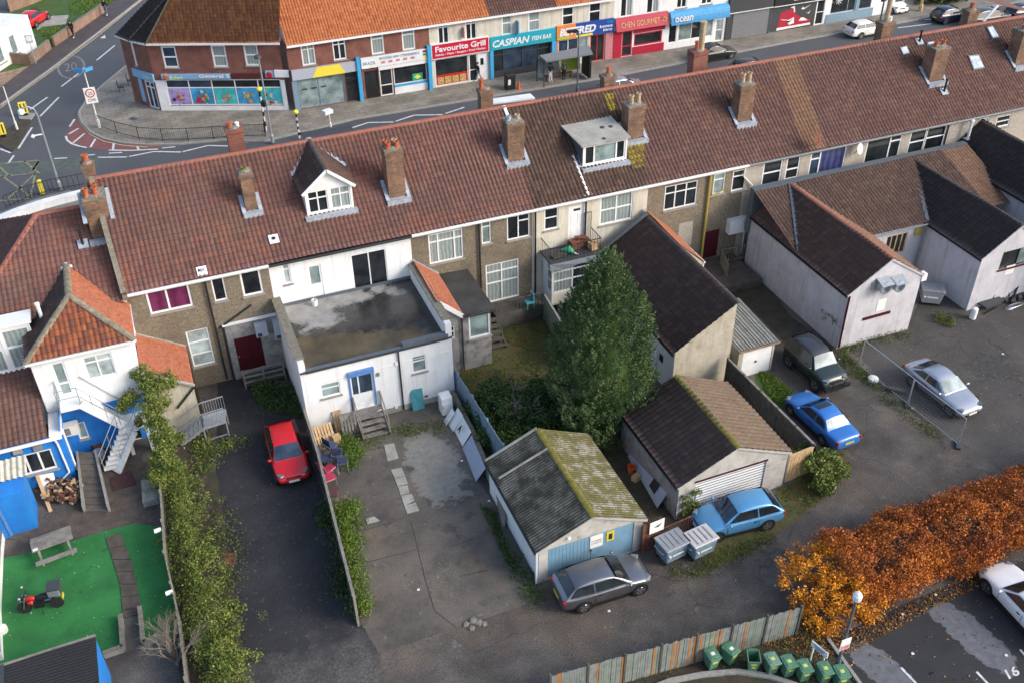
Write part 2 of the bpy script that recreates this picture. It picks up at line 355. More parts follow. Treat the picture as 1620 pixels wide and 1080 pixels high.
# ---------------------------------------------------------------- walls with openings
class Wall:
    def __init__(s, parent, a, b, z0, z1, mat, name='wall', th=.25):
        s.par = parent; s.a = Vector((a[0], a[1], 0)); s.b = Vector((b[0], b[1], 0)); s.u = (s.b-s.a).normalized(); s.L = (s.b-s.a).length
        s.n = s.u.cross(Vector((0, 0, 1))); s.z0 = z0; s.z1 = z1; s.mat = mat; s.h = []; s.name = name; s.th = th; s.extra = MB()
    def pt(s, u, z, d=0): q = s.a+s.u*u+s.n*d; return Vector((q.x, q.y, z))
    def uz(s, *px): p = PP(px, s.a, s.n); return (p-s.a).dot(s.u), p.z
    def box(s, m, u0, u1, z0, z1, d0, d1, mi=0):
        c = s.pt((u0+u1)/2, (z0+z1)/2, (d0+d1)/2); M = Matrix((s.u, s.n, Vector((0, 0, 1)))).transposed().to_4x4(); M.translation = c
        return m.box(None, (abs(u1-u0), abs(d1-d0), abs(z1-z0)), 0, mi, M)
    def rect(s, tl, br):
        k = None
        u0, z1 = s.uz(*tl); u1, z0 = s.uz(*br); return min(u0, u1), min(z0, z1), max(u0, u1), max(z0, z1)
    def win(s, tl, br=None, cols=(), tr=None, pane='glass_dark', frame='upvc', fw=.07, name='window', sill='stone_sill', panel=0, panelmat='upvc', rec=.03, pm=None, label=None):
        u0, z0, u1, z1 = s.rect(tl, br) if br is not None else tl
        s.h.append((u0, z0, u1, z1)); m = MB(); W = u1-u0; Hh = z1-z0
        d0, d1 = -.10, -rec
        s.box(m, u0, u0+fw, z0, z1, d0, d1); s.box(m, u1-fw, u1, z0, z1, d0, d1)
        s.box(m, u0+fw, u1-fw, z1-fw, z1, d0, d1-.002); s.box(m, u0+fw, u1-fw, z0, z0+fw, d0, d1-.002)
        cs = [0]+list(cols)+[1]
        for c in cols: s.box(m, u0+W*c-fw*.5, u0+W*c+fw*.5, z0+fw, z1-fw, d0, d1-.004)
        if tr is not None:
            trs = tr if isinstance(tr, (list, tuple)) else [tr]*(len(cs)-1)
            for i, t_ in enumerate(trs):
                for tt in (t_ if isinstance(t_, (list, tuple)) else ([t_] if t_ else [])):
                    s.box(m, u0+W*cs[i]+fw*.5, u0+W*cs[i+1]-fw*.5, z0+Hh*tt-fw*.45, z0+Hh*tt+fw*.45, d0, d1-.006)
        if panel: s.box(m, u0+fw*.9, u1-fw*.9, z0+fw*.5, z0+Hh*panel, d0, d1-.008)
        o = m.build(name, frame, s.par)
        if label: o['label'] = label
        g = MB(); pl = pane if isinstance(pane, (list, tuple)) else [pane]*(len(cs)-1)
        um = []
        for i in range(len(cs)-1):
            if pl[i] not in um: um.append(pl[i])
            g.face([s.pt(u0+W*cs[i]+.005, z0+.01, -.075), s.pt(u0+W*cs[i+1]-.005, z0+.01, -.075), s.pt(u0+W*cs[i+1]-.005, z1-.01, -.075), s.pt(u0+W*cs[i]+.005, z1-.01, -.075)], um.index(pl[i]))
        g.build('pane', um, o)
        if sill:
            q = MB(); s.box(q, u0-.07, u1+.07, z0-.09, z0-.003, -.02, .09); q.build('sill', sill, o)
        return o
    def solid(s, mat, name, tl, br, d0, d1, parent=None):
        u0, z0, u1, z1 = s.rect(tl, br) if br is not None else tl
        m = MB(); s.box(m, u0, u1, z0, z1, d0, d1); return m.build(name, mat, parent or s.par)
    def build(s, top=None):
        """top: optional list of (u,z) for a gable outline above z1"""
        us = sorted(set([0, s.L]+[min(max(q, 0), s.L) for h in s.h for q in (h[0], h[2])])); zs = sorted(set([s.z0, s.z1]+[min(max(q, s.z0), s.z1) for h in s.h for q in (h[1], h[3])]))
        m = MB()
        for i in range(len(us)-1):
            for j in range(len(zs)-1):
                cu, cz = (us[i]+us[i+1])/2, (zs[j]+zs[j+1])/2
                if any(h[0] < cu < h[2] and h[1] < cz < h[3] for h in s.h): continue
                m.face([s.pt(us[i], zs[j]), s.pt(us[i+1], zs[j]), s.pt(us[i+1], zs[j+1]), s.pt(us[i], zs[j+1])])
        for u0, z0, u1, z1 in s.h:
            for a, b in (((u0, z0), (u1, z0)), ((u1, z0), (u1, z1)), ((u1, z1), (u0, z1)), ((u0, z1), (u0, z0))):
                m.face([s.pt(*a), s.pt(*b), s.pt(*b, -.12), s.pt(*a, -.12)])
        if top: m.face([s.pt(u, z) for u, z in top])
        m.v += s.extra.v and [] 
        return m.build(s.name, s.mat, s.par)
# ---------------------------------------------------------------- lettering
_txt = {}
def text(parent, s, origin, udir, vdir, width, height, mat, name='lettering', shear=0, depth=.02, off=0.0, fit=True, spacing=1.0):
    cu = bpy.data.curves.new(name, 'FONT'); cu.body = s; cu.extrude = .02; cu.offset = off; cu.shear = shear; cu.space_character = spacing; cu.resolution_u = 3
    ob = bpy.data.objects.new(name, cu); COL.objects.link(ob); dg = bpy.context.evaluated_depsgraph_get(); dg.update()
    me = bpy.data.meshes.new_from_object(ob.evaluated_get(dg)); bpy.data.objects.remove(ob); bpy.data.curves.remove(cu)
    co = np.empty(len(me.vertices)*3, np.float32); me.vertices.foreach_get('co', co); co = co.reshape(-1, 3)
    mn = co.min(0); mx = co.max(0); sc = np.array([width/(mx[0]-mn[0]), height/(mx[1]-mn[1])]) if fit else np.array([height]*2)
    u = Vector(udir).normalized(); v = Vector(vdir).normalized(); n = u.cross(v)
    q = Vector(origin)
    nc = np.array(q)[None, :] + (co[:, :1]-mn[0])*sc[0]*np.array(u) + (co[:, 1:2]-mn[1])*sc[1]*np.array(v) + ((co[:, 2:]+.02)/.04)*depth*np.array(n)
    me.vertices.foreach_set('co', nc.astype(np.float32).ravel()); me.materials.clear(); me.update()
    return finish(me, name, mat, parent)
# ================================================================ MATERIALS
flat('upvc', (.8, .8, .79), .35, var=.04); flat('white_paint', (.78, .78, .76), .6, var=.08, scale=1.2); flat('stone_sill', (.3, .28, .25), .9)
flat('timber_white', (.7, .69, .65), .6, var=.1); flat('black_plastic', (.02, .02, .022), .4); flat('rubber', (.018, .018, .018), .8); flat('lead', (.36, .4, .45), .45, var=.2); flat('dark_lead', (.1, .12, .14), .5)
flat('galv', (.42, .45, .48), .4, metal=.5); flat('grey_steel', (.3, .33, .36), .45, metal=.3); flat('rust', (.16, .06, .035), .9, var=.4); flat('white_lamp', (.8, .8, .8), .4)
flat('terracotta', (.42, .11, .05), .85, var=.25); flat('buff_pot', (.45, .33, .2), .85, var=.25); flat('mortar', (.22, .2, .16), .95, var=.4, scale=9); flat('grey_plastic', (.28, .29, .3), .5)
flat('maroon', (.07, .008, .014), .35); flat('blue_door', (.1, .22, .5), .5); flat('beige_metal', (.62, .6, .54), .5, var=.1); flat('red', (.5, .02, .02), .5); flat('yellow', (.42, .32, .07), .5); flat('orange_plastic', (.7, .12, .02), .5)
flat('black', (.012, .012, .014), .5); flat('dark_grey', (.05, .055, .06), .5); flat('mid_grey', (.2, .21, .22), .5); flat('chrome', (.6, .6, .62), .2, metal=.9); flat('plate_white', (.75, .75, .7), .5, var=.02); flat('plate_yellow', (.65, .5, .04), .5, var=.02)
flat('skin', (.5, .3, .22), .6, var=.05); flat('cloth_black', (.015, .015, .018), .9); flat('cloth_white', (.7, .7, .68), .9); flat('cloth_grey', (.14, .15, .16), .9); flat('hair_dark', (.02, .015, .012), .7); flat('hair_grey', (.4, .38, .35), .8); flat('denim', (.1, .14, .22), .9)
glass('glass_dark', (.018, .022, .025)); glass('glass_blue', (.03, .05, .08)); glass('curtain', (.32, .37, .35), .25, 28, (.2, .24, .23)); glass('blind', (.36, .42, .42), .25); glass('purple_curtain', (.1, .014, .055), .3, 9, (.16, .03, .09)); glass('navy_curtain', (.03, .035, .11), .3, 14, (.07, .08, .2)); glass('frosted', (.2, .26, .26), .3); glass('carglass', (.02, .026, .03), .05); glass('carglass_pale', (.3, .36, .36), .08); glass('lens', (.15, .165, .18), .08); glass('tail_lens', (.4, .01, .01), .12)
multi('pebbledash', [(7, [(.3, (.13, .105, .07)), (.7, (.3, .25, .18))]), (.6, .5, .7, (.1, .085, .065), .55)], bump=(90, .9, .03), fine=(55, .45))
multi('pebble_pale', [(7, [(.3, (.34, .3, .25)), (.7, (.5, .45, .38))]), (.6, .5, .7, (.27, .24, .21), .5)], bump=(90, .8, .03), fine=(60, .3))
multi('cream_render', [(1.1, [(.3, (.55, .5, .4)), (.7, (.68, .64, .54))]), (1.8, .58, .72, (.3, .27, .21), .4)], bump=(40, .3, .02), streak=.4)
multi('white_render', [(.8, [(.3, (.72, .72, .71)), (.7, (.82, .82, .81))]), (1.2, .6, .78, (.5, .49, .46), .3)], bump=(30, .15, .02), streak=.22)
multi('grey_render', [(1.2, [(.3, (.44, .43, .46)), (.7, (.58, .57, .6))]), (.9, .56, .74, (.33, .31, .3), .5)], bump=(50, .4, .02), fine=(40, .15), streak=.35)
multi('tan_render', [(1.3, [(.3, (.36, .32, .24)), (.7, (.5, .46, .37))]), (2.2, .55, .7, (.22, .19, .14), .5)], bump=(40, .4, .02), streak=.4)
multi('dirty_render', [(1.5, [(.3, (.2, .19, .18)), (.7, (.34, .33, .31))]), (2.5, .5, .66, (.08, .075, .07), .6)], bump=(40, .4, .02))
multi('blockwork', [(2, [(.3, (.36, .34, .3)), (.7, (.52, .5, .46))]), (2.5, .56, .7, (.16, .15, .13), .5)], bump=(30, .5, .02))
multi('blue_render', [(1.2, [(.3, (.012, .15, .5)), (.7, (.02, .23, .64))]), (2.5, .6, .75, (.05, .15, .35), .4)], rough=.6, bump=(30, .3, .02), streak=.2)
multi('blue_wood', [(2.2, [(.3, (.13, .25, .35)), (.7, (.19, .34, .45))]), (3, .55, .7, (.2, .32, .4), .5)], rough=.6, bump=(20, .2, .01))
multi('felt', [(1.0, [(.3, (.025, .024, .023)), (.7, (.065, .062, .058))]), (.8, .55, .7, (.03, .035, .015), .5)], rough=.6, bump=(25, .3, .02))
t = NT('wet_roof'); ps = t.pos(); sp = t.n('SeparateXYZ'); t.l(ps, sp.inputs[0]); nz = t.noise(ps, .55, 7, .6); n2 = t.noise(ps, 1.7, 7, .65)
dry = t.ramp(n2, [(.3, (.2, .19, .175)), (.7, (.36, .35, .33))]); wet = t.ramp(n2, [(.3, (.018, .018, .02)), (.7, (.06, .057, .052))])
gx = t.math('MULTIPLY', t.math('SUBTRACT', sp.outputs[0], 7.5), .07); gy = t.math('MULTIPLY', t.math('SUBTRACT', 44.2, sp.outputs[1]), .16)
mk = t.math('ADD', t.math('ADD', gx, gy), t.math('MULTIPLY', t.math('SUBTRACT', nz, .5), 2.2)); wf = step(t, mk, -.08, .1); c_ = t.mix(wf, dry, wet)
bf = t.math('MULTIPLY', step(t, t.math('ADD', t.math('MULTIPLY', t.math('SUBTRACT', 42.0, sp.outputs[1]), .3), t.math('ADD', t.math('MULTIPLY', t.math('SUBTRACT', 8.8, sp.outputs[0]), .09), t.math('SUBTRACT', n2, .55))), .0, .25), .8); c_ = t.mix(bf, c_, t.ramp(nz, [(.35, (.05, .04, .022)), (.65, (.15, .115, .06))]))
t.col(c_); t.set(t.b, 'Roughness', t.ramp(wf, [(0, (.8,)*3), (1, (.22,)*3)]))
multi('coping', [(5, [(.3, (.13, .115, .085)), (.7, (.26, .235, .18))]), (3, .55, .7, (.07, .07, .045), .6)], bump=(40, .6, .02))
brickmat('brick_red', (.25, .05, .028), (.17, .035, .022), (.2, .15, .12))
brickmat('brick_brown', (.3, .13, .06), (.13, .06, .035), (.2, .17, .13), dirt=(1.5, (.05, .04, .035), .6))
brickmat('brick_garden', (.3, .16, .1), (.22, .11, .07), (.25, .2, .16))
brickmat('brick_orange', (.42, .12, .06), (.34, .09, .045), (.3, .17, .12), dirt=(2, (.2, .1, .06), .5))
RED = [(.165, .078, .066), (.185, .085, .07), (.15, .074, .066), (.22, .1, .075), (.185, .095, .085), (.16, .084, .077), (.2, .086, .068), (.135, .068, .062)]
tilemat('tile_red', RED, patches=((.45, .55, .66, (.3, .115, .065), .4), (.8, .6, .72, (.2, .15, .11), .55), (2.2, .6, .7, (.1, .075, .058), .7), (.25, .5, .66, (.12, .085, .066), .5), (6, .66, .72, (.3, .27, .22), .45)))
DRD = [(.125, .066, .056), (.14, .07, .057), (.11, .06, .053), (.16, .078, .06), (.135, .076, .066), (.17, .092, .072)]
tilemat('tile_dkred', DRD, patches=((.45, .54, .68, (.17, .11, .09), .5), (1.5, .64, .7, (.34, .14, .06), .6), (3, .62, .68, (.26, .24, .21), .5)))
tilemat('tile_brown', [(.08, .05, .04), (.1, .058, .043), (.065, .04, .034), (.12, .072, .052)], patches=((.5, .55, .7, (.12, .085, .06), .5), (2, .66, .71, (.2, .16, .05), .5)))
tilemat('tile_buff', [(.2, .11, .07), (.24, .135, .085), (.17, .09, .06), (.2, .13, .09)], patches=((.6, .5, .66, (.18, .09, .055), .5),), dull=(.2, .12, .08))
tilemat('tile_moss', [(.09, .055, .03), (.11, .07, .03)], patches=((1.2, .38, .5, (.3, .25, .02), .95),))
tilemat('tile_dark', [(.09, .056, .046), (.105, .064, .05), (.077, .048, .041), (.125, .077, .06)], roll=.3, course=.36, patches=((4, .66, .7, (.22, .2, .18), .6), (.5, .55, .7, (.075, .05, .04), .5)))
tilemat('tile_black', [(.052, .042, .04), (.066, .051, .047), (.044, .037, .036)], roll=.3, course=.36, patches=((4, .69, .71, (.25, .24, .22), .6),), dull=(.035, .03, .03))
tilemat('tile_tan', [(.135, .098, .07), (.16, .115, .08), (.12, .085, .062), (.145, .11, .082)], roll=.3, course=.36, patches=((3, .6, .68, (.3, .22, .09), .5), (1, .55, .7, (.13, .085, .055), .5)), dull=(.15, .1, .06))
tilemat('tile_orange', [(.46, .16, .065), (.54, .19, .075), (.38, .12, .05)], patches=((.6, .55, .7, (.36, .1, .04), .4), (2.5, .64, .7, (.25, .08, .04), .5)), dull=(.4, .13, .05), joint=.2)
tilemat('tile_plain', [(.42, .18, .085), (.5, .22, .1), (.35, .14, .07), (.3, .12, .065)], roll=.3, course=.3, patches=((.7, .5, .65, (.28, .12, .07), .5),), dull=(.32, .14, .075), joint=.6)
tilemat('tile_hip', [(.27, .085, .04), (.33, .11, .05), (.22, .065, .035), (.16, .06, .045)], patches=((1.2, .55, .7, (.15, .07, .05), .6), (4, .66, .7, (.4, .38, .3), .6)))
tilemat('brick_tile', [(.4, .13, .07), (.46, .16, .085), (.34, .1, .055), (.42, .17, .1)], roll=.17, course=.12, dull=(.3, .12, .08), joint=.5)
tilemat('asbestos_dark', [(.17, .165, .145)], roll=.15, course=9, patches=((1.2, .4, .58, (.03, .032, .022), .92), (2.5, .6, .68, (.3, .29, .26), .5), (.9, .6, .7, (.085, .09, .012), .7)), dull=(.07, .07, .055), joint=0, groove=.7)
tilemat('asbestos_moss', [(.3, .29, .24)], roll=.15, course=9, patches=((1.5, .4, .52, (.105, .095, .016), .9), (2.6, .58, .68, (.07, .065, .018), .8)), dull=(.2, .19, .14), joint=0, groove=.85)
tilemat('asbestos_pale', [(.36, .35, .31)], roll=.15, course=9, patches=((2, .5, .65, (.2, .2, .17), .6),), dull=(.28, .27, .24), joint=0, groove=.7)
tilemat('corr_black', [(.022, .023, .025)], roll=.15, course=9, patches=((5, .7, .73, (.3, .3, .3), .5),), dull=(.03, .03, .034), joint=0)
tilemat('corr_cream', [(.62, .58, .46)], roll=.15, course=9, patches=((3, .5, .65, (.4, .33, .2), .6),), dull=(.55, .5, .38), joint=0)
multi('moss', [(4, [(.3, (.08, .075, .012)), (.7, (.26, .22, .03))]), (5, .55, .7, (.3, .27, .2), .5)], bump=(30, .9, .05))
multi('ridge_red', [(5, [(.3, (.25, .085, .055)), (.7, (.4, .15, .1))]), (2, .55, .7, (.2, .12, .09), .6)], bump=(30, .3, .02))
multi('ridge_lichen', [(5, [(.3, (.12, .095, .06)), (.7, (.3, .26, .18))]), (3, .55, .7, (.4, .37, .28), .6)], bump=(30, .6, .03))
multi('ridge_dark', [(5, [(.3, (.04, .03, .028)), (.7, (.1, .075, .06))]), (3, .55, .7, (.18, .15, .09), .5)], bump=(30, .4, .02))
# ground
multi('lane', [(.35, [(.32, (.044, .038, .033)), (.5, (.09, .078, .067)), (.68, (.16, .138, .116))]), (.22, .52, .68, (.16, .12, .085), .6), (.5, .6, .72, (.05, .055, .03), .5), (1.6, .63, .7, (.035, .035, .036), .55), (.9, .66, .74, (.27, .26, .25), .55)], bump=(22, 1.0, .06), fine=(22, .6), cracks=.4)
multi('drive', [(.5, [(.3, (.014, .014, .016)), (.7, (.034, .033, .035))]), (.3, .55, .72, (.07, .065, .062), .5), (2.5, .66, .72, (.11, .105, .1), .5)], bump=(40, .6, .03), fine=(30, .5), cracks=.4)
multi('concrete_yard', [(.3, [(.32, (.062, .056, .048)), (.5, (.115, .1, .082)), (.68, (.165, .14, .11))]), (.4, .54, .68, (.2, .14, .085), .45), (1.1, .57, .67, (.06, .055, .05), .6), (3, .64, .7, (.27, .25, .22), .5), (.7, .6, .66, (.05, .046, .04), .6)], bump=(30, .5, .02), fine=(26, .4))
multi('cement', [(1.2, [(.35, (.27, .26, .22)), (.65, (.4, .385, .34))]), (2.5, .58, .68, (.17, .16, .13), .6)], bump=(30, .3, .02), fine=(40, .15))
multi('yard_tar', [(.4, [(.3, (.042, .038, .035)), (.7, (.085, .076, .068))]), (.25, .55, .7, (.125, .11, .098), .55), (2.4, .69, .74, (.2, .19, .18), .5)], bump=(30, .8, .03), fine=(26, .45), cracks=.5)
multi('carpark', [(.45, [(.3, (.014, .015, .017)), (.7, (.03, .031, .033))]), (3, .7, .75, (.12, .11, .1), .4)], rough=.75, bump=(60, .3, .02), fine=(60, .25))
multi('asphalt', [(.12, [(.3, (.062, .066, .072)), (.7, (.092, .095, .1))]), (.09, .52, .7, (.075, .066, .066), .7), (.6, .62, .72, (.05, .051, .054), .5)], rough=.8, bump=(40, .2, .02), fine=(30, .15))
t = NT('paving'); b = t.n('TexBrick'); b.offset = .5; mp = t.n('Mapping'); t.l(t.pos(), mp.inputs[0]); t.l(mp.outputs[0], b.inputs[0])
for k, v in (('Color1', (.22, .195, .155, 1)), ('Color2', (.27, .24, .195, 1)), ('Mortar', (.12, .105, .085, 1)), ('Scale', 1), ('Mortar Size', .018), ('Brick Width', .9), ('Row Height', .6)): b.inputs[k].default_value = v
c_ = t.mix(1.0, b.outputs[0], t.ramp(t.noise(t.pos(), .5, 7), [(.3, (.6,)*3), (.7, (1.2,)*3)]), 'MULTIPLY'); t.col(c_); t.rough(.85)
flat('tan_path', (.3, .2, .13), .9, var=.3, scale=2); flat('brown_foot', (.075, .062, .06), .85, var=.15, scale=1); flat('kerbstone', (.3, .29, .27), .85, var=.15); flat('mark_white', (.62, .62, .6), .7, var=.2, scale=4); flat('mark_yellow', (.5, .4, .2), .7, var=.25, scale=4); flat('mark_faded', (.24, .22, .13), .8, var=.3, scale=4)
multi('red_paving', [(2, [(.3, (.16, .06, .055)), (.7, (.22, .09, .08))])]); flat('mark_dim', (.2, .2, .2), .8, var=.3, scale=4); flat('green_faded', (.09, .105, .09), .85, var=.2, scale=2)
t = NT('turf'); ps = t.pos(); c_ = t.ramp(t.noise(ps, .7, 6), [(.3, (.016, .13, .028)), (.7, (.036, .235, .055))]); c_ = t.mix(1.0, c_, t.ramp(t.noise(ps, 40, 2), [(.3, (.65,)*3), (.7, (1.3,)*3)]), 'MULTIPLY'); c_ = t.mix(t.math('MULTIPLY', step(t, t.noise(ps, 1.9, 6), .62, .7), .5), c_, (.02, .05, .02)); t.col(c_); t.rough(.9); t.bump(t.noise(ps, 60, 2), .8, .03)
multi('soil', [(1.5, [(.3, (.03, .024, .017)), (.7, (.085, .065, .042))]), (.8, .5, .68, (.035, .055, .014), .7), (3, .62, .7, (.16, .09, .03), .6)], bump=(25, .9, .06), fine=(35, .4))
multi('garden_grass', [(1.2, [(.3, (.055, .065, .018)), (.7, (.12, .11, .035))]), (1.0, .5, .62, (.17, .085, .025), .8)], bump=(35, 1, .06), fine=(30, .5))
multi('grass_bright', [(1.2, [(.3, (.035, .08, .012)), (.7, (.075, .15, .025))]), (1.0, .58, .7, (.1, .08, .03), .6)], bump=(35, 1, .06), fine=(30, .5))
multi('plank_brown', [(2, [(.3, (.05, .037, .03)), (.7, (.12, .095, .075))])], bump=(20, .5, .02)); multi('wood_grey', [(3, [(.3, (.14, .125, .105)), (.7, (.28, .26, .225))]), (2, .58, .7, (.08, .07, .055), .5)], bump=(30, .4, .01)); multi('wood_new', [(3, [(.3, (.4, .25, .12)), (.7, (.6, .42, .23))])], bump=(30, .3, .01)); multi('wood_dark', [(2, [(.3, (.045, .04, .034)), (.7, (.11, .1, .085))]), (2, .58, .7, (.16, .15, .12), .4)], bump=(30, .5, .02)); multi('wood_green', [(2, [(.3, (.13, .15, .1)), (.7, (.27, .29, .22))])], bump=(30, .4, .02))

def blend(name, mask, other):
    m = MATS[name]; nt_ = m.node_tree; b = nt_.nodes['Principled BSDF']; src = b.inputs['Base Color'].links[0].from_socket; t = NT.__new__(NT); t.m = m; t.t = nt_; t.b = b; t.col(t.mix(mask(t), src, other(t)))
def patchmask(t, c=None, d=None, ra=2.75, rb=1.25, amt=.62, edge=.12, nz_=1.6):
    c = c or P('J', 1105, 790); d = d or (P('J', 1180, 930)-P('J', 1040, 640)).normalized(); ps = t.pos(); sb = t.n('VectorMath', operation='SUBTRACT'); t.l(ps, sb.inputs[0]); sb.inputs[1].default_value = c
    def dt(v): k = t.n('VectorMath', operation='DOT_PRODUCT'); t.l(sb.outputs[0], k.inputs[0]); k.inputs[1].default_value = v; return k.outputs['Value']
    a = t.math('ABSOLUTE', t.math('MULTIPLY', dt(d), 1/ra)); b_ = t.math('ABSOLUTE', t.math('MULTIPLY', dt(Vector((-d.y, d.x, 0))), 1/rb)); e = t.math('POWER', t.math('ADD', t.math('POWER', a, 3.0), t.math('POWER', b_, 3.0)), .333)
    return t.math('MULTIPLY', step(t, t.math('ADD', e, t.math('MULTIPLY', t.math('SUBTRACT', t.noise(ps, 1.5, 7, .65), .5), nz_)), 1.02, 1.02-edge), amt)
blend('concrete_yard', patchmask, lambda t: t.ramp(t.noise(t.pos(), 3, 6), [(.3, (.22, .21, .175)), (.7, (.36, .35, .31))]))
for a_, b_, r_ in ((('Q', 1100, 610), ('Q', 1530, 985), .75), (('Q', 600, 860), ('Q', 900, 1120), .7)): a1, b1 = P(*a_), P(*b_); blend('carpark', lambda t: patchmask(t, (a1+b1)/2, (b1-a1).normalized(), (b1-a1).length*.55, r_, .9, .05, 1.3), lambda t: t.ramp(t.noise(t.pos(), 3, 6), [(.3, (.1, .105, .115)), (.7, (.17, .175, .185))]))
blend('yard_tar', lambda t: patchmask(t, P('L', 1420, 590), Vector((1, 0, 0)), 1.5, 1.3, .8, .3, 2.6), lambda t: t.ramp(t.noise(t.pos(), 5, 6), [(.35, (.02, .02, .02)), (.6, (.06, .056, .052)), (.75, (.2, .19, .18))]))
def drivemask(t):
    sp = t.n('SeparateXYZ'); t.l(t.pos(), sp.inputs[0]); return step(t, t.math('ADD', t.math('MULTIPLY', t.math('SUBTRACT', 26.6, sp.outputs[1]), .3), t.math('MULTIPLY', t.math('SUBTRACT', t.noise(t.pos(), .7, 7, .65), .5), 2.4)), -.2, .5)
blend('drive', drivemask, lambda t: t.ramp(t.noise(t.pos(), 9, 5, .7), [(.3, (.04, .036, .034)), (.5, (.085, .077, .07)), (.7, (.16, .15, .135))]))
# ================================================================ GROUND
def sheet(name, pts, z, mat, kind='structure'):
    m = MB(); pts = [Vector((p[0], p[1], z)) for p in pts]; m.face(pts if (pts[1]-pts[0]).cross(pts[2]-pts[1]).z > 0 else pts)
    o = m.build(name, mat); o['kind'] = kind
    if o.data.polygons[0].normal.z < 0: o.data.flip_normals()
    return o
def pp(s, z=0.0):
    """'K x y, x y, ...' zoom key + points, or bare pixel pairs"""
    s = s.strip(); k = None
    if s[0].isalpha(): k, s = s[0], s[1:]
    out = []
    for q in s.split(','):
        x, y = map(float, q.split()); out.append(P(k, x, y, z=z) if k else P(x, y, z=z))
    return out
sheet('ground', [(-900, -400), (1200, -400), (1200, 1500), (-900, 1500)], 0, 'lane')
sheet('road', [(-120, 56.3), (220, 56.3), (220, 300), (-120, 300)], .004, 'asphalt')
def raised(name, pts, h, mat, kerb=None):
    m = MB(); m.prism(pts, 0.0, h); o = struct(name, m, mat); return o
def strip(m, pts, wd, z=.012):
    pts = [Vector((p[0], p[1], z)) for p in pts]
    for a, b in zip(pts, pts[1:]):
        d = (b-a).normalized(); s_ = Vector((-d.y, d.x, 0))*wd/2; m.face([a-s_, b-s_, b+s_, a+s_])
kerb_px = pp('A 770 410, 620 535, 530 620, 490 680, 488 710, 505 755, 560 815, 640 855, 760 880, 900 890, 1100 885, 1350 862')+[Vector((8.6, 75.3, 0)), Vector((16.4, 76.6, 0)), Vector((40, 76.3, 0)), Vector((60, 77.3, 0)), Vector((160, 78, 0))]
far = kerb_px+[Vector((160, 96, 0)), Vector((6, 96, 0))]
raised('shop_pavement', far, .12, 'paving')
m = MB()
for a, b in zip(kerb_px, kerb_px[1:]): m.bar(a+Vector((0, 0, .065)), b+Vector((0, 0, .065)), .18, .14)
struct('kerb', m, 'kerbstone')
lk = pp('A 0 650, 300 435, 600 205, 870 -5'); li = pp('A 0 545, 330 300, 640 60, 760 -40')
raised('side_footpath', lk+li[::-1], .11, 'brown_foot')
m = MB()
for a, b in zip(lk, lk[1:]): m.bar(a+Vector((0, 0, .06)), b+Vector((0, 0, .06)), .16, .14)
struct('side_kerb', m, 'kerbstone')
sheet('verge', pp('A -200 700, 0 545, 330 300, 640 60, 760 -40, 500 -160, -200 200'), .008, 'grass_bright')
sheet('tan_yard', pp('A -100 470, 70 430, 190 400, 215 395, 0 545, -100 615'), .012, 'tan_path')
sheet('front_drive', pp('A 190 120, 300 100, 420 95, 400 150, 260 165, 230 185'), .013, 'cement')
near = [Vector((-60, 56.3, 0)), Vector((160, 56.3, 0)), Vector((160, 60.2, 0)), Vector((0, 60.4, 0))]+pp('E 430 128, 300 160, 200 190, 0 270, -200 350')
raised('near_pavement', near, .12, 'paving')
m = MB()
for s_ in ('A 700 280, 590 370', 'A 480 450, 375 530', 'A 290 595, 185 670', 'A 360 595, 245 712', 'A 455 730, 425 775', 'A 480 785, 420 820', 'A 515 817, 445 875', 'A 582 850, 552 900', 'A 694 877, 690 915', 'A 835 893, 848 915', 'A 402 832, 410 858, 440 880, 480 893, 530 903', 'A 665 918, 800 920, 965 912', 'A 665 937, 745 932', 'A 495 953, 580 945', 'A 330 970, 410 965', 'A 598 962, 775 960', 'A 788 957, 940 927, 1105 930', 'A 1115 928, 1270 890, 1390 893', 'A 1500 870, 1590 852', 'A 990 905, 1070 898', 'A 195 780, 113 908', 'A 0 910, 65 935', 'A 85 950, 50 1000', 'B 590 787, 705 750, 860 747', 'B 870 743, 985 705, 1160 702', 'B 1175 695, 1290 657', 'D 850 172, 1055 147', 'D 1015 122, 1080 118'):
    strip(m, pp(s_), .17)
a = pp('A 435 410')[0]
strip(m, pp('A 760 160, 735 195'), .15); m.face(pp('A 610 235, 640 215, 645 235', .012))
struct('road_markings', m, 'mark_white'); m = MB(); strip(m, [a+Vector((1.15*math.cos(t), 3.0*math.sin(t), 0)) for t in np.linspace(0, 6.2832, 28)], .2); struct('road_roundel', m, 'mark_dim')
for (s_, ox, wd, ht) in (('20', 0, 1.1, 2.2),):
    o = text(None, s_, a+Vector((-.6, -1.1, .013)), (1, 0, 0), (0, 1, 0), wd, ht, 'mark_dim', 'road_numerals', depth=.004); o['kind'] = 'structure'
m = MB()
for s_ in ('A 0 640, 300 425, 590 200, 860 -5', 'A 0 662, 300 447, 600 220, 872 -2', 'A 778 398, 640 510, 590 560', 'A 786 404, 640 522, 596 572'): strip(m, pp(s_), .13, .014)
kk = [Vector((p.x, p.y, 0)) for p in pp('A 525 622, 478 680, 476 712, 494 758, 552 822, 636 864, 758 890, 900 900')]; strip(m, kk, .12, .014)
struct('yellow_lines', m, 'mark_yellow')
m = MB()
for s_ in ('A 0 1000, 240 980', 'A 0 1080, 190 1060, 240 980', 'A 150 985, 240 1060', 'A 0 1020, 60 1080', 'E 0 185, 185 170, 215 20', 'E 30 190, 215 20', 'E 120 100, 185 170', 'E 0 25, 120 110', 'A 240 985, 180 1060'): strip(m, pp(s_), .16, .013)
struct('box_junction_lines', m, 'mark_faded')
sheet('crossing_band', pp('A 0 1000, 590 955, 600 1020, 0 1080'), .008, 'green_faded')
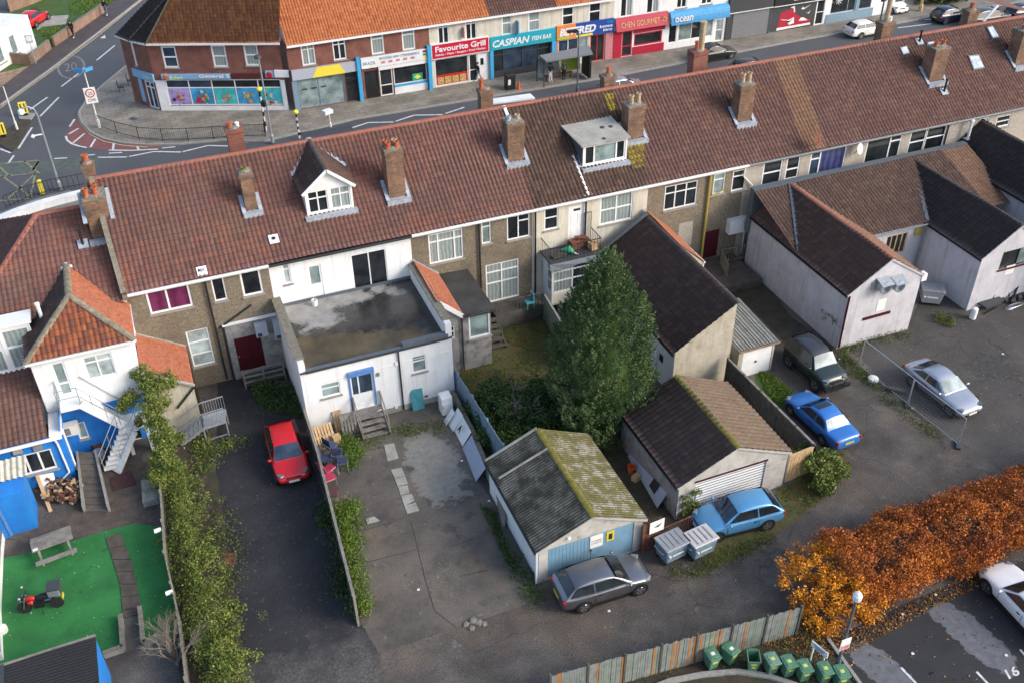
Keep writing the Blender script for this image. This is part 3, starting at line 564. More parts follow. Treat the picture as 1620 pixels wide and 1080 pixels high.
sheet('red_road_paving', pp('A 460 728, 400 832, 412 862, 450 885, 530 905, 660 920, 965 914, 1000 895, 760 882, 640 858, 560 818, 505 757'), .009, 'red_paving')
raised('traffic_island', pp('A 75 780, 120 735, 190 740, 110 900, 70 930, 0 890, 0 830'), .1, 'soil'); raised('refuge', pp('A 115 715, 150 695, 215 700, 190 738, 120 735'), .13, 'kerbstone')
# rear
sheet('driveway', pp('345 585, 432 590, 480 700, 530 830, 566 985, 590 1000, 602 1035, 600 1130, 360 1130, 340 800'), .004, 'drive')
sheet('concrete_yard', pp('505 690, 640 648, 712 634, 735 680, 765 770, 835 890, 850 950, 600 1033, 585 1008, 560 960'), .006, 'concrete_yard')
m = MB()
for s_ in ('N 965 90, 1050 440, 1110 640, 1240 740', 'N 690 345, 1000 265', 'N 1260 430, 1430 390', 'N 1200 250, 1390 185', 'N 640 160, 930 70'): strip(m, pp(s_), .03, .012)
struct('slab_joints', m, 'soil')
m = MB()
for s_ in ('J 802 672, 862 660, 888 750, 822 768', 'J 843 822, 908 808, 928 858, 866 872', 'J 866 876, 930 862, 946 905, 884 922', 'J 888 926, 945 915, 956 962, 902 975', 'J 905 980, 970 968, 992 1020, 925 1040', 'N 925 0, 990 -30, 1015 28, 943 48', 'N 690 80, 740 65, 775 90, 700 112'):
    m.prism(pp(s_), .005, .035)
struct('paving_slabs', m, 'cement')
sheet('yard_tarmac', pp('1272 470, 1345 545, 1385 590, 1440 650, 1545 715, 1640 790, 1800 700, 1800 380, 1480 420, 1430 530'), .006, 'yard_tar')
sheet('car_park', pp('1306 1015, 1350 1080, 1380 1130, 1750 1130, 1750 850, 1560 905, 1440 950'), .006, 'carpark')
sheet('verge_bottom', pp('880 1140, 900 1090, 1262 962, 1320 985, 1310 1010, 1365 1130'), .004, 'soil')
sheet('lawn', pp('M -60 960, -40 330, 190 280, 450 210, 640 150, 830 105, 1000 130, 1060 470, 1095 760, 1000 815, 880 860, 740 890, 640 930, 575 960, 300 1100, -60 1100'), .006, 'turf')
sheet('patio', pp('-20 890, 60 830, 130 800, 165 735, 245 730, 262 830, 205 835, 110 850, 0 900'), .004, 'plank_brown')
m = MB(); a1 = pp('M 645 195, 690 330, 735 480, 750 640, 745 690'); a2 = pp('M 735 165, 800 330, 835 480, 862 620, 870 655')
for i in range(4):
    for j in range(2):
        f0, f1 = j/2+.02, (j+1)/2-.02; L0, L1 = a1[i].lerp(a1[i+1], f0), a1[i].lerp(a1[i+1], f1); R0, R1 = a2[i].lerp(a2[i+1], f0), a2[i].lerp(a2[i+1], f1); m.prism([L0, R0, R1, L1], .0, .05)
struct('garden_path', m, 'plank_brown')
sheet('path_end', pp('M 745 695, 870 660, 875 870, 765 890'), .012, 'concrete_yard')
sheet('garden_soil', pp('705 585, 783 560, 795 500, 850 480, 895 520, 900 690, 790 740, 750 700'), .005, 'garden_grass')
sheet('shed_gap_soil', pp('940 690, 1010 700, 1085 820, 1030 850, 1000 800'), .005, 'soil')
sheet('grass_patch', pp('L -20 610, 60 615, 215 735, 150 830, 60 770, -20 700'), .007, 'grass_bright')
sheet('dark_passage', pp('1090 400, 1200 430, 1250 500, 1330 560, 1260 560, 1180 480, 1110 470'), .006, 'soil')
sheet('lane_verge', pp('1100 860, 1240 770, 1330 710, 1350 740, 1300 790, 1250 830, 1120 905'), .005, 'garden_grass')
sheet('hedge_bed', pp('200 560, 300 560, 345 760, 380 1000, 395 1130, 290 1130, 262 830, 240 720'), .005, 'soil')
m = MB(); strip(m, pp('M 0 1080, 2 1080'), .1); 
kp = pp('1030 1090, 1060 1078, 1110 1068, 1165 1063, 1215 1070, 1260 1085')
m = MB()
for a, b in zip(kp, kp[1:]): m.bar(a+Vector((0, 0, .06)), b+Vector((0, 0, .06)), .2, .14)
kq = pp('1310 1012, 1362 1085'); m.bar(kq[0]+Vector((0, 0, .06)), kq[1]+Vector((0, 0, .06)), .14, .12); struct('car_park_kerb', m, 'kerbstone')
m = MB()
for s_ in ('Q 1330 1010, 1410 1095', 'Q 1595 875, 1640 925', 'Q 870 985, 960 1080'): strip(m, pp(s_), .1)
struct('bay_lines', m, 'mark_white')
o = text(None, '16', P('Q', 1530, 1056, z=.012), (P('Q', 1590, 1030)-P('Q', 1530, 1056)), (P('Q', 1505, 1012)-P('Q', 1530, 1056)), .58, .42, 'mark_white', 'bay_number', depth=.004, off=.02); o['kind'] = 'structure'
for i, (s_, mt) in enumerate((('M 1368 290, 1445 282, 1440 358, 1365 362', 'rust'), ('A 782 735, 810 722, 850 735, 815 748', 'dark_grey'))): sheet('manhole_cover', pp(s_), .016 if i == 0 else .125, mt)
# ================================================================ TERRACE
YE, ZE, YR, ZR, YW, YF = 45.4, 6.82, 50.9, 10.65, 45.7, 56.3
def ex(px, py): return PY(px, py, Y=YE).x
slope = (ZR-ZE)/(YR-YE)
def roofz(y): return ZE+(y-YE)*slope
def RP(*a):
    """pixel -> point on the rear roof plane"""
    n = Vector((0, -slope, 1)).normalized(); return PP(a, Vector((0, YE, ZE)), n)
def RP0(*a):
    n = Vector((0, -(9.2-6.5)/5.6, 1)).normalized(); return PP(a, Vector((0, 45.4, 6.5)), n)
def chimney(parent, rp, tl, tr, bot, h_px, wide, deep, pots, potmat='terracotta', mat='brick_brown', capmat='mortar'):
    """rp: point where the stack's front foot meets the roof"""
    x0, x1 = rp.x-wide/2, rp.x+wide/2; y0, y1 = rp.y, rp.y+deep
    ztop = h_px; m = MB(); m.bb(x0, x1, y0, y1, rp.z-.3, ztop-.3); m.bb(x0-.05, x1+.05, y0-.05, y1+.05, ztop-.3, ztop-.12)
    c = m.build('chimney', mat, parent)
    q = MB(); q.bb(x0-.02, x1+.02, y0-.02, y1+.02, ztop-.118, ztop-.03)
    q.lathe(((x0+x1)/2, (y0+y1)/2, ztop-.03), [(min(wide, deep)*.52, 0), (min(wide, deep)*.3, .1)], 8); q.build('flaunching', capmat, c)
    f = MB(); f.bb(x0-.2, x1+.2, y0-.36, y0-.012, rp.z-.3, rp.z+.04); zs = roofz(y1)
    f.slab([(x0-.02, y0-.2, roofz(y0-.2)+.12), (x0-.02, y1, zs+.12), (x0-.22, y1, zs+.12), (x0-.22, y0-.2, roofz(y0-.2)+.12)], (0, 0, .05)); f.slab([(x1+.02, y0-.2, roofz(y0-.2)+.12), (x1+.02, y1, zs+.12), (x1+.22, y1, zs+.12), (x1+.22, y0-.2, roofz(y0-.2)+.12)], (0, 0, .05))
    f.build('flashing', 'lead', c)
    for (fx, fy, hh, pm) in pots:
        p = MB(); p.lathe((x0+wide*fx, y0+deep*fy, ztop-.02), [(.17, 0), (.14, .08), (.13, hh-.12), (.16, hh-.1), (.16, hh), (.11, hh+.005), (.10, hh-.1)], 10); p.build('chimney_pot', pm or potmat, c)
    return c
def chim(parent, foot, top, wide, deep=.8, pots=(), **k):
    rp = RP(*foot); zt = PY(*top, Y=rp.y).z; return chimney(parent, rp, None, None, None, zt, wide, deep, pots, **k)
def downpipe(parent, pts, mat='black_plastic', r=.055):
    m = MB(); m.tube(pts, r, 8); return m.build('downpipe', mat, parent)
def house(label, x0, x1, roofs, wallmat, gutter='upvc', group='terraced houses'):
    t = thing('terraced_house', label, 'house', ((x0+x1)/2, (YW+YF)/2, 0), group)
    for (u0, u1, mt) in roofs:   # (x at eave, x at ridge) pairs
        tile_roof('roof', [(u0[0], YE, ZE), (u1[0], YE, ZE), (u1[1], YR, ZR), (u0[1], YR, ZR)], mt, t)
    m = MB(); m.slab([(x1, YF+.3, ZE), (x0, YF+.3, ZE), (roofs[0][0][1], YR, ZR-.02), (roofs[-1][1][1], YR, ZR-.02)], (0, 0, -.1)); m.build('front_roof', roofs[0][2], t)
    ridge('ridge_tiles', (roofs[0][0][1], YR, ZR+.03), (roofs[-1][1][1], YR, ZR+.03), 'ridge_red', t)
    m = MB(); m.face([(x1, YF, 0), (x0, YF, 0), (x0, YF, ZE), (x1, YF, ZE)]); m.build('front_wall', 'brick_red', t)
    m = MB(); n = 10; m.tube([(x0, YE-.02, ZE-.09), (x1, YE-.02, ZE-.09)], .065, 8); m.bb(x0, x1, YE+.05, YE+.08, ZE-.24, ZE-.03); m.bb(x0, x1, YE+.08, YW, ZE-.24, ZE-.2)
    m.build('gutter', gutter, t)
    return t, Wall(t, (x0, YW), (x1, YW), 0, ZE-.22, wallmat)
X1, X2, X3, X4, X5, X6, X7, X8, X9 = ex(196, 463), ex(424, 417), ex(651, 370), ex(845, 333), ex(1030, 293), ex(1185, 263), ex(1362, 223), ex(1508, 195), 66.0
def rx(px, py): return PY(px, py, Y=YR).x
dR = rx(797, 172)
# --- house with the purple curtains
t, f = house('brown pebbledashed terraced house with purple curtains and maroon double doors', X1, X2, [((X1, X1-.3), (X2, X2), 'tile_red')], 'pebbledash'); H1 = t
f.win(('E', 880, 730), ('E', 1180, 825), (.46,), None, 'purple_curtain', fw=.1)
f.win(('E', 1280, 650), ('E', 1390, 785), (), None, 'glass_dark'); f.win(('E', 1455, 610), ('E', 1610, 745), (), None, 'glass_dark', fw=.1)
f.win(('E', 1130, 985), ('I', 1315, 165), (), [(.33, .66)], 'blind'); 
f.build()
# porch wall
pw = Wall(t, (f.pt(f.uz('E', 1365, 940)[0], 0).x, YW-.12), (X2-.05, YW-.12), 0, f.uz('E', 1365, 940)[1], 'dirty_render', 'porch_wall')
u0, z0, u1, z1 = pw.rect(('I', 1425, 25), ('I', 1625, 185)); pw.h.append((u0, z0, u1, z1)); pw.build()
m = MB(); pw.box(m, u0, (u0+u1)/2-.01, z0, z1, -.08, -.03); pw.box(m, (u0+u1)/2+.01, u1, z0, z1, -.08, -.03)
for c_ in (.25, .75): pw.box(m, u0+(u1-u0)*(c_-.17), u0+(u1-u0)*(c_+.17), z0+.15, z0+.95, -.03, -.015); pw.box(m, u0+(u1-u0)*(c_-.17), u0+(u1-u0)*(c_+.17), z0+1.05, z1-.15, -.03, -.015)
d_ = m.build('double_door', 'maroon', t); q = MB(); q.lathe(tuple(pw.pt(u0+.1, z0+1.0, -.01)), [(.03, -.03), (.045, 0), (.03, .03)], 8); q.build('handle', 'chrome', d_)
m = MB(); pw.box(m, -.1, pw.L, pw.z1, pw.z1+.06, -.1, .12); m.build('porch_flashing', 'upvc', t)
downpipe(t, [f.pt(f.uz('E', 1245, 660)[0], ZE-.1, .12), f.pt(f.uz('E', 1245, 660)[0]+.0, 0.2, .12)]); downpipe(t, [f.pt(f.uz('E', 1350, 930)[0], pw.z1-.1, .2), f.pt(f.uz('E', 1350, 930)[0], .2, .2)]); downpipe(t, [f.pt(f.uz('E', 1330, 925)[0], pw.z1-.1, .1), f.pt(f.uz('E', 1540, 845)[0], pw.z1+.9, .1)])
chim(t, ('E', 1540, 245), ('E', 1490, 15), .62, .7, [(.5, .5, .18, 'moss')])
# --- white house
t, f = house('white rendered terraced house with gabled dormer and patio doors onto a flat roof', X2, X3, [((X2, X2), (X3, X3), 'tile_red')], 'white_render', 'black_plastic'); H2 = t
f.win(('F', 175, 575), ('F', 240, 685), (), .72, 'blind', fw=.07); f.win(('F', 595, 520), ('F', 830, 690), (.5,), None, 'glass_dark', sill=None, name='patio_door', fw=.06)
o = f.win(('F', 330, 585), ('F', 440, 765), (), None, 'frosted', name='door', sill=None, fw=.1, panel=.42); f.build()
chim(t, ('F', 885, 165), ('F', 870, -130), .95, .85, [(.25, .3, .35, None), (.75, .3, .33, None), (.2, .75, .33, None), (.72, .72, .3, 'buff_pot')])
# gabled dormer
def dormer_gable(parent):
    bl = RP('F', 335, 285); br = RP('F', 620, 235); y = (bl.y+br.y)/2; xl, xr = bl.x, br.x
    zb = roofz(y); zeL = PY('F', 290, 130, Y=y).z; zap = PY('F', 440, 0, Y=y-.2).z; xm = (xl+xr)/2
    m = MB(); ye = YE+(zeL-ZE)/slope; ya = YE+(zap-ZE)/slope
    d = Wall(parent, (xl, y), (xr, y), zb-.1, zeL, 'white_paint', 'dormer')
    L = xr-xl; W2 = (.12, zb+.18, L/2-.07, zeL-.12), (L/2+.07, zb+.18, L-.12, zeL-.12)
    d.win(W2[0], None, (.5,), .66, 'glass_dark', sill=None); d.win(W2[1], None, (.5,), .66, 'curtain', sill=None)
    o = d.build([(0, zeL), (L, zeL), (L/2, zap-.08)])
    q = MB(); q.face([(xl, y, zb-.1), (xl, y, zeL), (xl, ye, zeL), (xl, ye, roofz(ye)-.1)]); q.face([(xr, y, zeL), (xr, y, zb-.1), (xr, ye, roofz(ye)-.1), (xr, ye, zeL)]); q.build('cheek', 'white_paint', o)
    ov = .16; k = (zap-zeL)/(L/2); e = zeL-ov*k
    tile_roof('dormer_roof', [(xl-ov, YE+(e-ZE)/slope, e), (xl-ov, y-.2, e), (xm, y-.2, zap), (xm, ya, zap)], 'tile_dark', o, .3, .33); tile_roof('dormer_roof', [(xr+ov, y-.2, e), (xr+ov, YE+(e-ZE)/slope, e), (xm, ya, zap), (xm, y-.2, zap)], 'tile_brown', o, .3, .33)
    ridge('dormer_ridge', (xm, y-.2, zap+.03), (xm, ya, zap+.03), 'ridge_dark', o, .1)
    q = MB(); q.bar((xl-ov, y-.22, e-.02), (xm, y-.22, zap-.02), .03, .16); q.bar((xr+ov, y-.22, e-.02), (xm, y-.22, zap-.02), .03, .16); q.build('bargeboard', 'upvc', o)
    q = MB(); q.bb(xl-.15, xr+.15, y-.32, y-.02, zb-.2, zb+.1); q.build('dormer_flashing', 'lead', o); q = MB(); q.bar((xl-ov-.1, YE+(e-ZE)/slope, e+.1), (xm, ya+.15, zap+.06), .22, .04); q.build('dormer_flashing', 'lead', o); q = MB(); q.bar((xr+ov+.1, YE+(e-ZE)/slope, e+.1), (xm, ya+.15, zap+.06), .22, .04); q.build('dormer_flashing', 'lead', o)
dormer_gable(t)
# --- second pebbledash
t, f = house('brown pebbledashed terraced house with two large curtained windows above a lean-to', X3, X4, [((X3, X3), (X4, dR), 'tile_red')], 'pebbledash'); H3 = t
f.win(('F', 1068, 395), ('F', 1287, 530), (.27, .75), (.72), 'curtain', fw=.08); f.win(('F', 1393, 310), ('F', 1455, 440), (), .72, 'frosted'); f.win(('F', 1550, 275), ('F', 1690, 400), (.5,), [None, .68], 'glass_dark')
f.win(('F', 1420, 580), ('F', 1625, 765), (.48,), [(.5, .78), (.5, .78)], 'curtain', fw=.08); f.win(('F', 1220, 630), ('F', 1315, 655), (), None, 'glass_dark', sill=None)
f.build()
for a_, b_ in ((('F', 1375, 325), 0.2), (('G', 178, 240), .2)): u_ = f.uz(*a_)[0]; downpipe(t, [f.pt(u_, ZE-.15, .1), f.pt(u_, b_, .1)])
chim(t, ('C', 65, 985), ('C', 65, 745), 1.0, .9, [(.2, .4, .3, 'lead'), (.75, .5, .25, 'buff_pot')])
# --- cream
dV = RP('C', 440, 1040)
t, f = house('cream rendered terraced house with dark brown roof and flat-roofed dormer', X4, X5, [((X4, dR), (X5, X5), 'tile_brown')], 'cream_render'); H4 = t
f.win(('G', 237, 230), ('G', 320, 350), (), .52, 'glass_dark'); f.win(('G', 580, 160), ('G', 768, 295), (.5,), .5, 'curtain', fw=.09)
u0, z0, u1, z1 = f.rect(('G', 385, 225), ('G', 480, 425)); f.h.append((u0, z0, u1, z1)); f.build()
m = MB(); f.box(m, u0, u1, z0, z1, -.09, -.02)
for a_, b_, c_, d_ in ((.15, .45, .1, .42), (.55, .85, .1, .42), (.15, .45, .5, .8), (.55, .85, .5, .8)): f.box(m, u0+(u1-u0)*a_, u0+(u1-u0)*b_, z0+(z1-z0)*c_, z0+(z1-z0)*d_, -.02, -.008)
d_ = m.build('back_door', 'upvc', t); q = MB(); f.box(q, u0+(u1-u0)*.3, u0+(u1-u0)*.7, z0+(z1-z0)*.86, z0+(z1-z0)*.92, -.02, -.012); q.build('fanlight', 'glass_dark', d_)
downpipe(t, [f.pt(f.uz('G', 487, 180)[0], ZE-.15, .1), f.pt(f.uz('G', 487, 180)[0], 4.1, .1)])
a_, b_ = RP('C', 405, 955), RP('G', 505, 155); m = MB(); m.bar(a_+Vector((0, 0, .06)), b_+Vector((0, 0, .06)), .16, .1); m.bar(b_+Vector((-.25, .1, .05)), b_+Vector((.25, .1, .05)), .3, .08); m.build('party_flashing', 'upvc', t)
a_, b_ = RP('C', 5, 680), Vector((dR, YR, ZR)); m = MB(); m.bar(Vector((dR, YR-.02, ZR+.06)), RP('C', 15, 720)+Vector((0, 0, .06)), .18, .08); m.build('party_flashing', 'upvc', t)
# flat dormer
bl = RP('C', 470, 1035); br = RP('C', 735, 975); y = (bl.y+br.y)/2; xl, xr = bl.x, br.x; zb = roofz(y); zt = PY('C', 470, 895, Y=y).z
d = Wall(t, (xl, y), (xr, y), zb-.1, zt, 'white_paint', 'flat_dormer'); L = xr-xl; d.win((.1, zb+.16, L-.1, zt-.06), None, (.24, .78), None, ['glass_dark', 'frosted', 'glass_dark'], sill=None, fw=.09); o = d.build()
yb = YE+(zt+.25-ZE)/slope; q = MB(); q.face([(xl, y, zb-.1), (xl, y, zt), (xl, yb, zt+.2), (xl, yb, zt-.1)]); q.face([(xr, y, zt), (xr, y, zb-.1), (xr, yb, zt-.1), (xr, yb, zt+.2)]); q.build('cheek', 'dark_lead', o)
q = MB(); q.slab([(xl-.2, y-.2, zt+.03), (xr+.1, y-.2, zt+.03), (xr+.1, yb+.1, zt+.28), (xl-.35, yb+.1, zt+.28)], (0, 0, .09)); q.build('dormer_roof', 'cement', o)
q = MB(); q.bb(xl-.1, xr+.1, y-.34, y-.02, zb-.22, zb+.06); q.build('dormer_flashing', 'lead', o); q = MB(); q.bar((xl-.12, y, zb+.12), (xl-.12, yb, zt+.1), .25, .05); q.build('dormer_flashing', 'lead', o)
q = MB()
for px_, py_ in ((590, 780), (600, 850), (640, 775)):
    p_ = PP(('C', px_, py_), Vector((xl, y, zt+.1)), Vector((0, -.11, 1))); q.lathe(tuple(p_), [(.16, 0), (.13, .05), (.04, .09)], 7)
q.build('moss_clump', 'felt', o)
chim(t, ('C', 790, 850), ('C', 780, 650), 1.05, .9, [(.3, .4, .55, 'buff_pot'), (.75, .45, .6, 'buff_pot')])
m = tile_roof('moss_patch', [RP('C', 770, 1040)+Vector((0, 0, .012)), RP('C', 860, 1020)+Vector((0, 0, .012)), RP('C', 835, 880)+Vector((0, 0, .012)), RP('C', 735, 890)+Vector((0, 0, .012))], 'tile_moss', t); tile_roof('moss_patch', [RP('C', 630, 690)+Vector((0, 0, .012)), RP('C', 665, 680)+Vector((0, 0, .012)), RP('C', 655, 575)+Vector((0, 0, .012)), RP('C', 600, 580)+Vector((0, 0, .012))], 'tile_moss', t)
# --- third pebbledash
t, f = house('brown pebbledashed terraced house with yellow drainpipe and boxed fan unit', X5, X6, [((X5, X5), (X6, X6), 'tile_dkred')], 'pebbledash'); H5 = t
f.win(('G', 975, 100), ('G', 1160, 205), (.33, .66), .68, 'glass_dark', fw=.07); f.win(('G', 1275, 25), ('G', 1330, 135), (), .7, 'frosted'); f.win(('G', 1390, 5), ('G', 1472, 110), (), .7, 'glass_dark', fw=.08)
u0, z0, u1, z1 = f.rect(('G', 1220, 375), ('G', 1285, 520)); f.h.append((u0, z0, u1, z1)); f.build(); m = MB(); f.box(m, u0, u1, z0, z1, -.1, -.03); m.build('back_door', 'maroon', t)
f.solid('pebble_pale', 'blocked_window', ('G', 1060, 325), ('G', 1130, 450), -.02, .012)
u_ = f.uz('G', 1245, 30)[0]; downpipe(t, [f.pt(u_, ZE-.1, .12), f.pt(u_, .3, .12)], 'yellow', .08); downpipe(t, [f.pt(u_+.1, 5.0, .12), f.pt(u_+1.1, 5.3, .1)], 'yellow', .04)
u_ = f.uz('G', 1480, 200)[0]; downpipe(t, [f.pt(X6-X5-.12, ZE-.1, .1), f.pt(X6-X5-.12, ZE-.9, .1), f.pt(u_, ZE-1.6, .12), f.pt(u_-.1, .4, .12)], 'upvc', .05)
f.solid('upvc', 'fan_box', ('G', 1350, 295), ('G', 1448, 350), .0, .45)
chim(t, ('D', -85, 0), ('D', -90, 0), .1, .1) if False else None
chim(t, ('C', 1455, 745), ('C', 1465, 520), 1.0, .85, [(.28, .45, .6, 'buff_pot'), (.72, .45, .6, 'buff_pot')], mat='brick_brown')
# --- pale houses
bx0, bx1 = PY('D', 290, 900, Y=YE).x, PY('D', 420, 860, Y=YE).x; br0, br1 = rx(1222, 96), rx(1258, 90)
t, f = house('pale rendered terraced house with navy curtain and buff stripe of tiles', X6, X7, [((X6, X6), (bx0, br0), 'tile_dkred'), ((bx0, br0), (bx1, br1), 'tile_buff'), ((bx1, br1), (X7, X7), 'tile_dkred')], 'pebble_pale', 'mid_grey'); H6 = t
f.win(('H', 35, 340), ('H', 130, 460), (), .52, 'glass_dark', fw=.09); f.win(('H', 178, 310), ('H', 238, 430), (), .45, 'glass_dark', fw=.09); f.win(('H', 325, 275), ('H', 510, 400), (.28,), [.72, None], ['glass_blue', 'navy_curtain'], fw=.09)
f.build(); chim(t, ('D', -50, -20), ('D', -40, -20), .1, .1) if False else None
t, f = house('pale rendered terraced house with dark picture window and three narrow windows', X7, X8, [((X7, X7), (X8, X8), 'tile_dkred')], 'pebble_pale', 'mid_grey'); H7 = t
f.win(('H', 668, 205), ('H', 845, 325), (.68,), [None, .78], 'glass_dark', fw=.09); f.win(('H', 935, 150), ('H', 1000, 270), (), .5, 'glass_dark', fw=.08); f.win(('H', 1035, 130), ('H', 1120, 245), (), .55, 'glass_dark', fw=.09)
f.build(); downpipe(t, [f.pt(X8-X7-.1, ZE-.1, .1), f.pt(X8-X7-.1, 3.2, .1)])
t, f = house('far right terraced house with roof windows partly hidden by black-roofed wing', X8, X9, [((X8, X8), (X9, X9), 'tile_dkred')], 'pebble_pale', 'mid_grey'); H8 = t
f.win(('H', 1355, 70), ('H', 1398, 110), (), None, 'blind'); f.win(('H', 1460, 60), ('H', 1525, 110), (), .5, 'glass_dark'); f.build()
chim(H7, ('D', 1080, 500), ('D', 1090, 300), 1.15, .95, [(.25, .45, .3, None), (.75, .45, .36, None)]); chim(H8, ('D', 1600, 400), ('D', 1620, 195), 1.1, .95, [(.3, .45, .3, None), (.7, .5, .3, None)])
def skylight(parent, k, tl, tr, br, bl):
    q = [RP(k, *p) for p in (bl, br, tr, tl)]; n = Vector((0, -slope, 1)).normalized(); m = MB(); c = sum(q, Vector())/4
    m.slab([p+n*.02 for p in q], n*.15); o = m.build('roof_window', 'mid_grey', parent); g = MB(); g.face([c+(p-c)*.82+n*.175 for p in q]); g.build('pane', 'skyglass', o)
g_ = glass('skyglass', (.5, .55, .58), .05)
skylight(H7, 'D', (855, 300), (895, 290), (915, 335), (875, 345)); skylight(H7, 'D', (1020, 268), (1062, 262), (1095, 315), (1052, 330)); skylight(H8, 'D', (1272, 350), (1335, 342), (1372, 425), (1305, 437)); skylight(H8, 'D', (1385, 175), (1420, 168), (1462, 238), (1420, 245))
def vent(parent, foot, h, mat='black_plastic', base='lead', r=.07, rp=RP):
    p = rp(*foot); m = MB(); m.tube([p, p+Vector((0, 0, h))], r, 8); m.lathe(tuple(p+Vector((0, 0, h))), [(r*1.5, 0), (r*1.5, .06), (r*.4, .1)], 8); o = m.build('vent_pipe', mat, parent); q = MB(); M = Matrix.Translation(p+Vector((0, 0, .12))) @ Matrix.Rotation(math.atan(slope), 4, 'X'); q.box(None, (.5, .5, .04), 0, 0, M); q.build('flashing', base, o)
vent(H7, ('D', 980, 265), .8); vent(H8, ('D', 1130, 570), .9); vent(H2, ('F', 130, 430), .15, base='upvc'); vent(H1, ('E', 1235, 625), .15, 'lead', 'upvc')
# front-side chimney stacks poking over the ridge
def fchim(parent, base_px, top_px, Y, wide, deep, pots, mat='brick_brown', zpots=None):
    b = PY(*base_px, Y=Y); zt = PY(*top_px, Y=Y).z; m = MB(); x0, x1 = b.x-wide/2, b.x+wide/2; zb = ZR-(Y-YR)*slope-.6
    m.bb(x0, x1, Y, Y+deep, zb, zt-.22); m.bb(x0-.06, x1+.06, Y-.06, Y+deep+.06, zt-.22, zt); c = m.build('chimney', mat, parent); q = MB(); q.lathe((b.x, Y+deep/2, zt), [(min(wide, deep)*.5, 0), (.2, .12)], 8); q.build('flaunching', 'mortar', c)
    for fx, hh, pm, r in pots: p = MB(); p.lathe((x0+wide*fx, Y+deep/2, zt+.02), [(r*1.2, 0), (r, .1), (r*.95, hh-.1), (r*1.2, hh-.08), (r*1.2, hh), (r*.8, hh+.004)], 10); p.build('chimney_pot', pm, c)
fchim(H1, ('E', 550, 30), ('A', 535, 1010), YR+.7, .55, .6, [(.45, .45, 'terracotta', .16)]); fchim(H2, ('A', 1450, 900), ('A', 1440, 790), YR+1.2, .85, .7, [(.3, .3, 'terracotta', .14), (.75, .22, 'upvc', .1)], 'brick_red'); fchim(H3, ('B', 1430, 630), ('B', 1430, 555), YR+1.0, .75, .6, [(.2, .62, 'terracotta', .13)]); fchim(H4, ('C', 635, 560), ('C', 635, 470), YR+.5, .75, .6, [(.5, .5, 'terracotta', .13)]); fchim(H5, ('C', 1185, 420), ('C', 1185, 320), YR+.9, 1.0, .7, [(.35, .55, 'terracotta', .13), (.66, 1.75, 'buff_pot', .19)], 'brick_red'); fchim(H6, ('D', 780, 235), ('D', 785, 145), YR+.8, .95, .7, [(.5, 3.2, 'buff_pot', .17), (.85, .25, 'upvc', .1)]); fchim(H8, ('D', 1300, 150), ('D', 1305, 70), YR+1.0, .85, .7, [(.5, .45, 'terracotta', .15)])
# front gable seen over the ridge at the right
p_ = [PY('D', 1365, 130, Y=54), PY('D', 1455, 30, Y=54)]; m = MB(); za = p_[1].z; x0 = p_[0].x; ze = p_[0].z-.5; xm = p_[1].x
m.bar((x0, 53.9, p_[0].z), (xm, 53.9, za), .12, .2); m.build('front_gable_verge', 'upvc', H8); tile_roof('front_gable_roof', [(xm+4.2, 53.9, p_[0].z-.2), (xm+4.2, 59, p_[0].z-.2), (xm, 59, za), (xm, 53.9, za)], 'tile_dkred', H8)
# --- left end house with hipped roof
xl = PY(0, 516, Y=45.4).x-4.5; h0r = [RP0('E', 220, 265), RP0('E', 540, 205)]
t = thing('end_house', 'hip-roofed end house with wide chimney and white two storey rear extension', 'house', (-6, 50, 0)); H0 = t
r0, r1 = Vector((h0r[0].x, 51, 9.2)), Vector((X1-.28, 51, 9.2)); hipx = r0.x-4.2
tile_roof('roof', [(hipx, 45.4, 6.5), (X1, 45.4, 6.5), (r1.x, 51, 9.2), (r0.x, 51, 9.2)], 'tile_red', t); tile_roof('roof', [(hipx, 56.6, 6.5), (hipx, 45.4, 6.5), (r0.x, 51, 9.2)], 'tile_red', t); m = MB(); m.slab([(X1, 56.6, 6.5), (hipx, 56.6, 6.5), (r0.x, 51, 9.2), (r1.x, 51, 9.2)], (0, 0, -.1)); m.build('front_roof', 'tile_red', t)
ridge('ridge_tiles', r0+Vector((0, 0, .03)), r1+Vector((0, 0, .03)), 'ridge_red', t); ridge('hip_tiles', (hipx, 45.4, 6.55), r0+Vector((0, 0, .03)), 'ridge_red', t)
w_ = Wall(t, (hipx+.3, 45.7), (X1, 45.7), 0, 6.35, 'white_render'); w_.build(); w2 = Wall(t, (hipx+.3, 56), (hipx+.3, 45.7), 0, 6.35, 'white_render'); w2.build(); m = MB(); m.face([(X1, 56, 0), (hipx+.3, 56, 0), (hipx+.3, 56, 6.4), (X1, 56, 6.4)]); m.build('front_wall', 'brick_red', t)
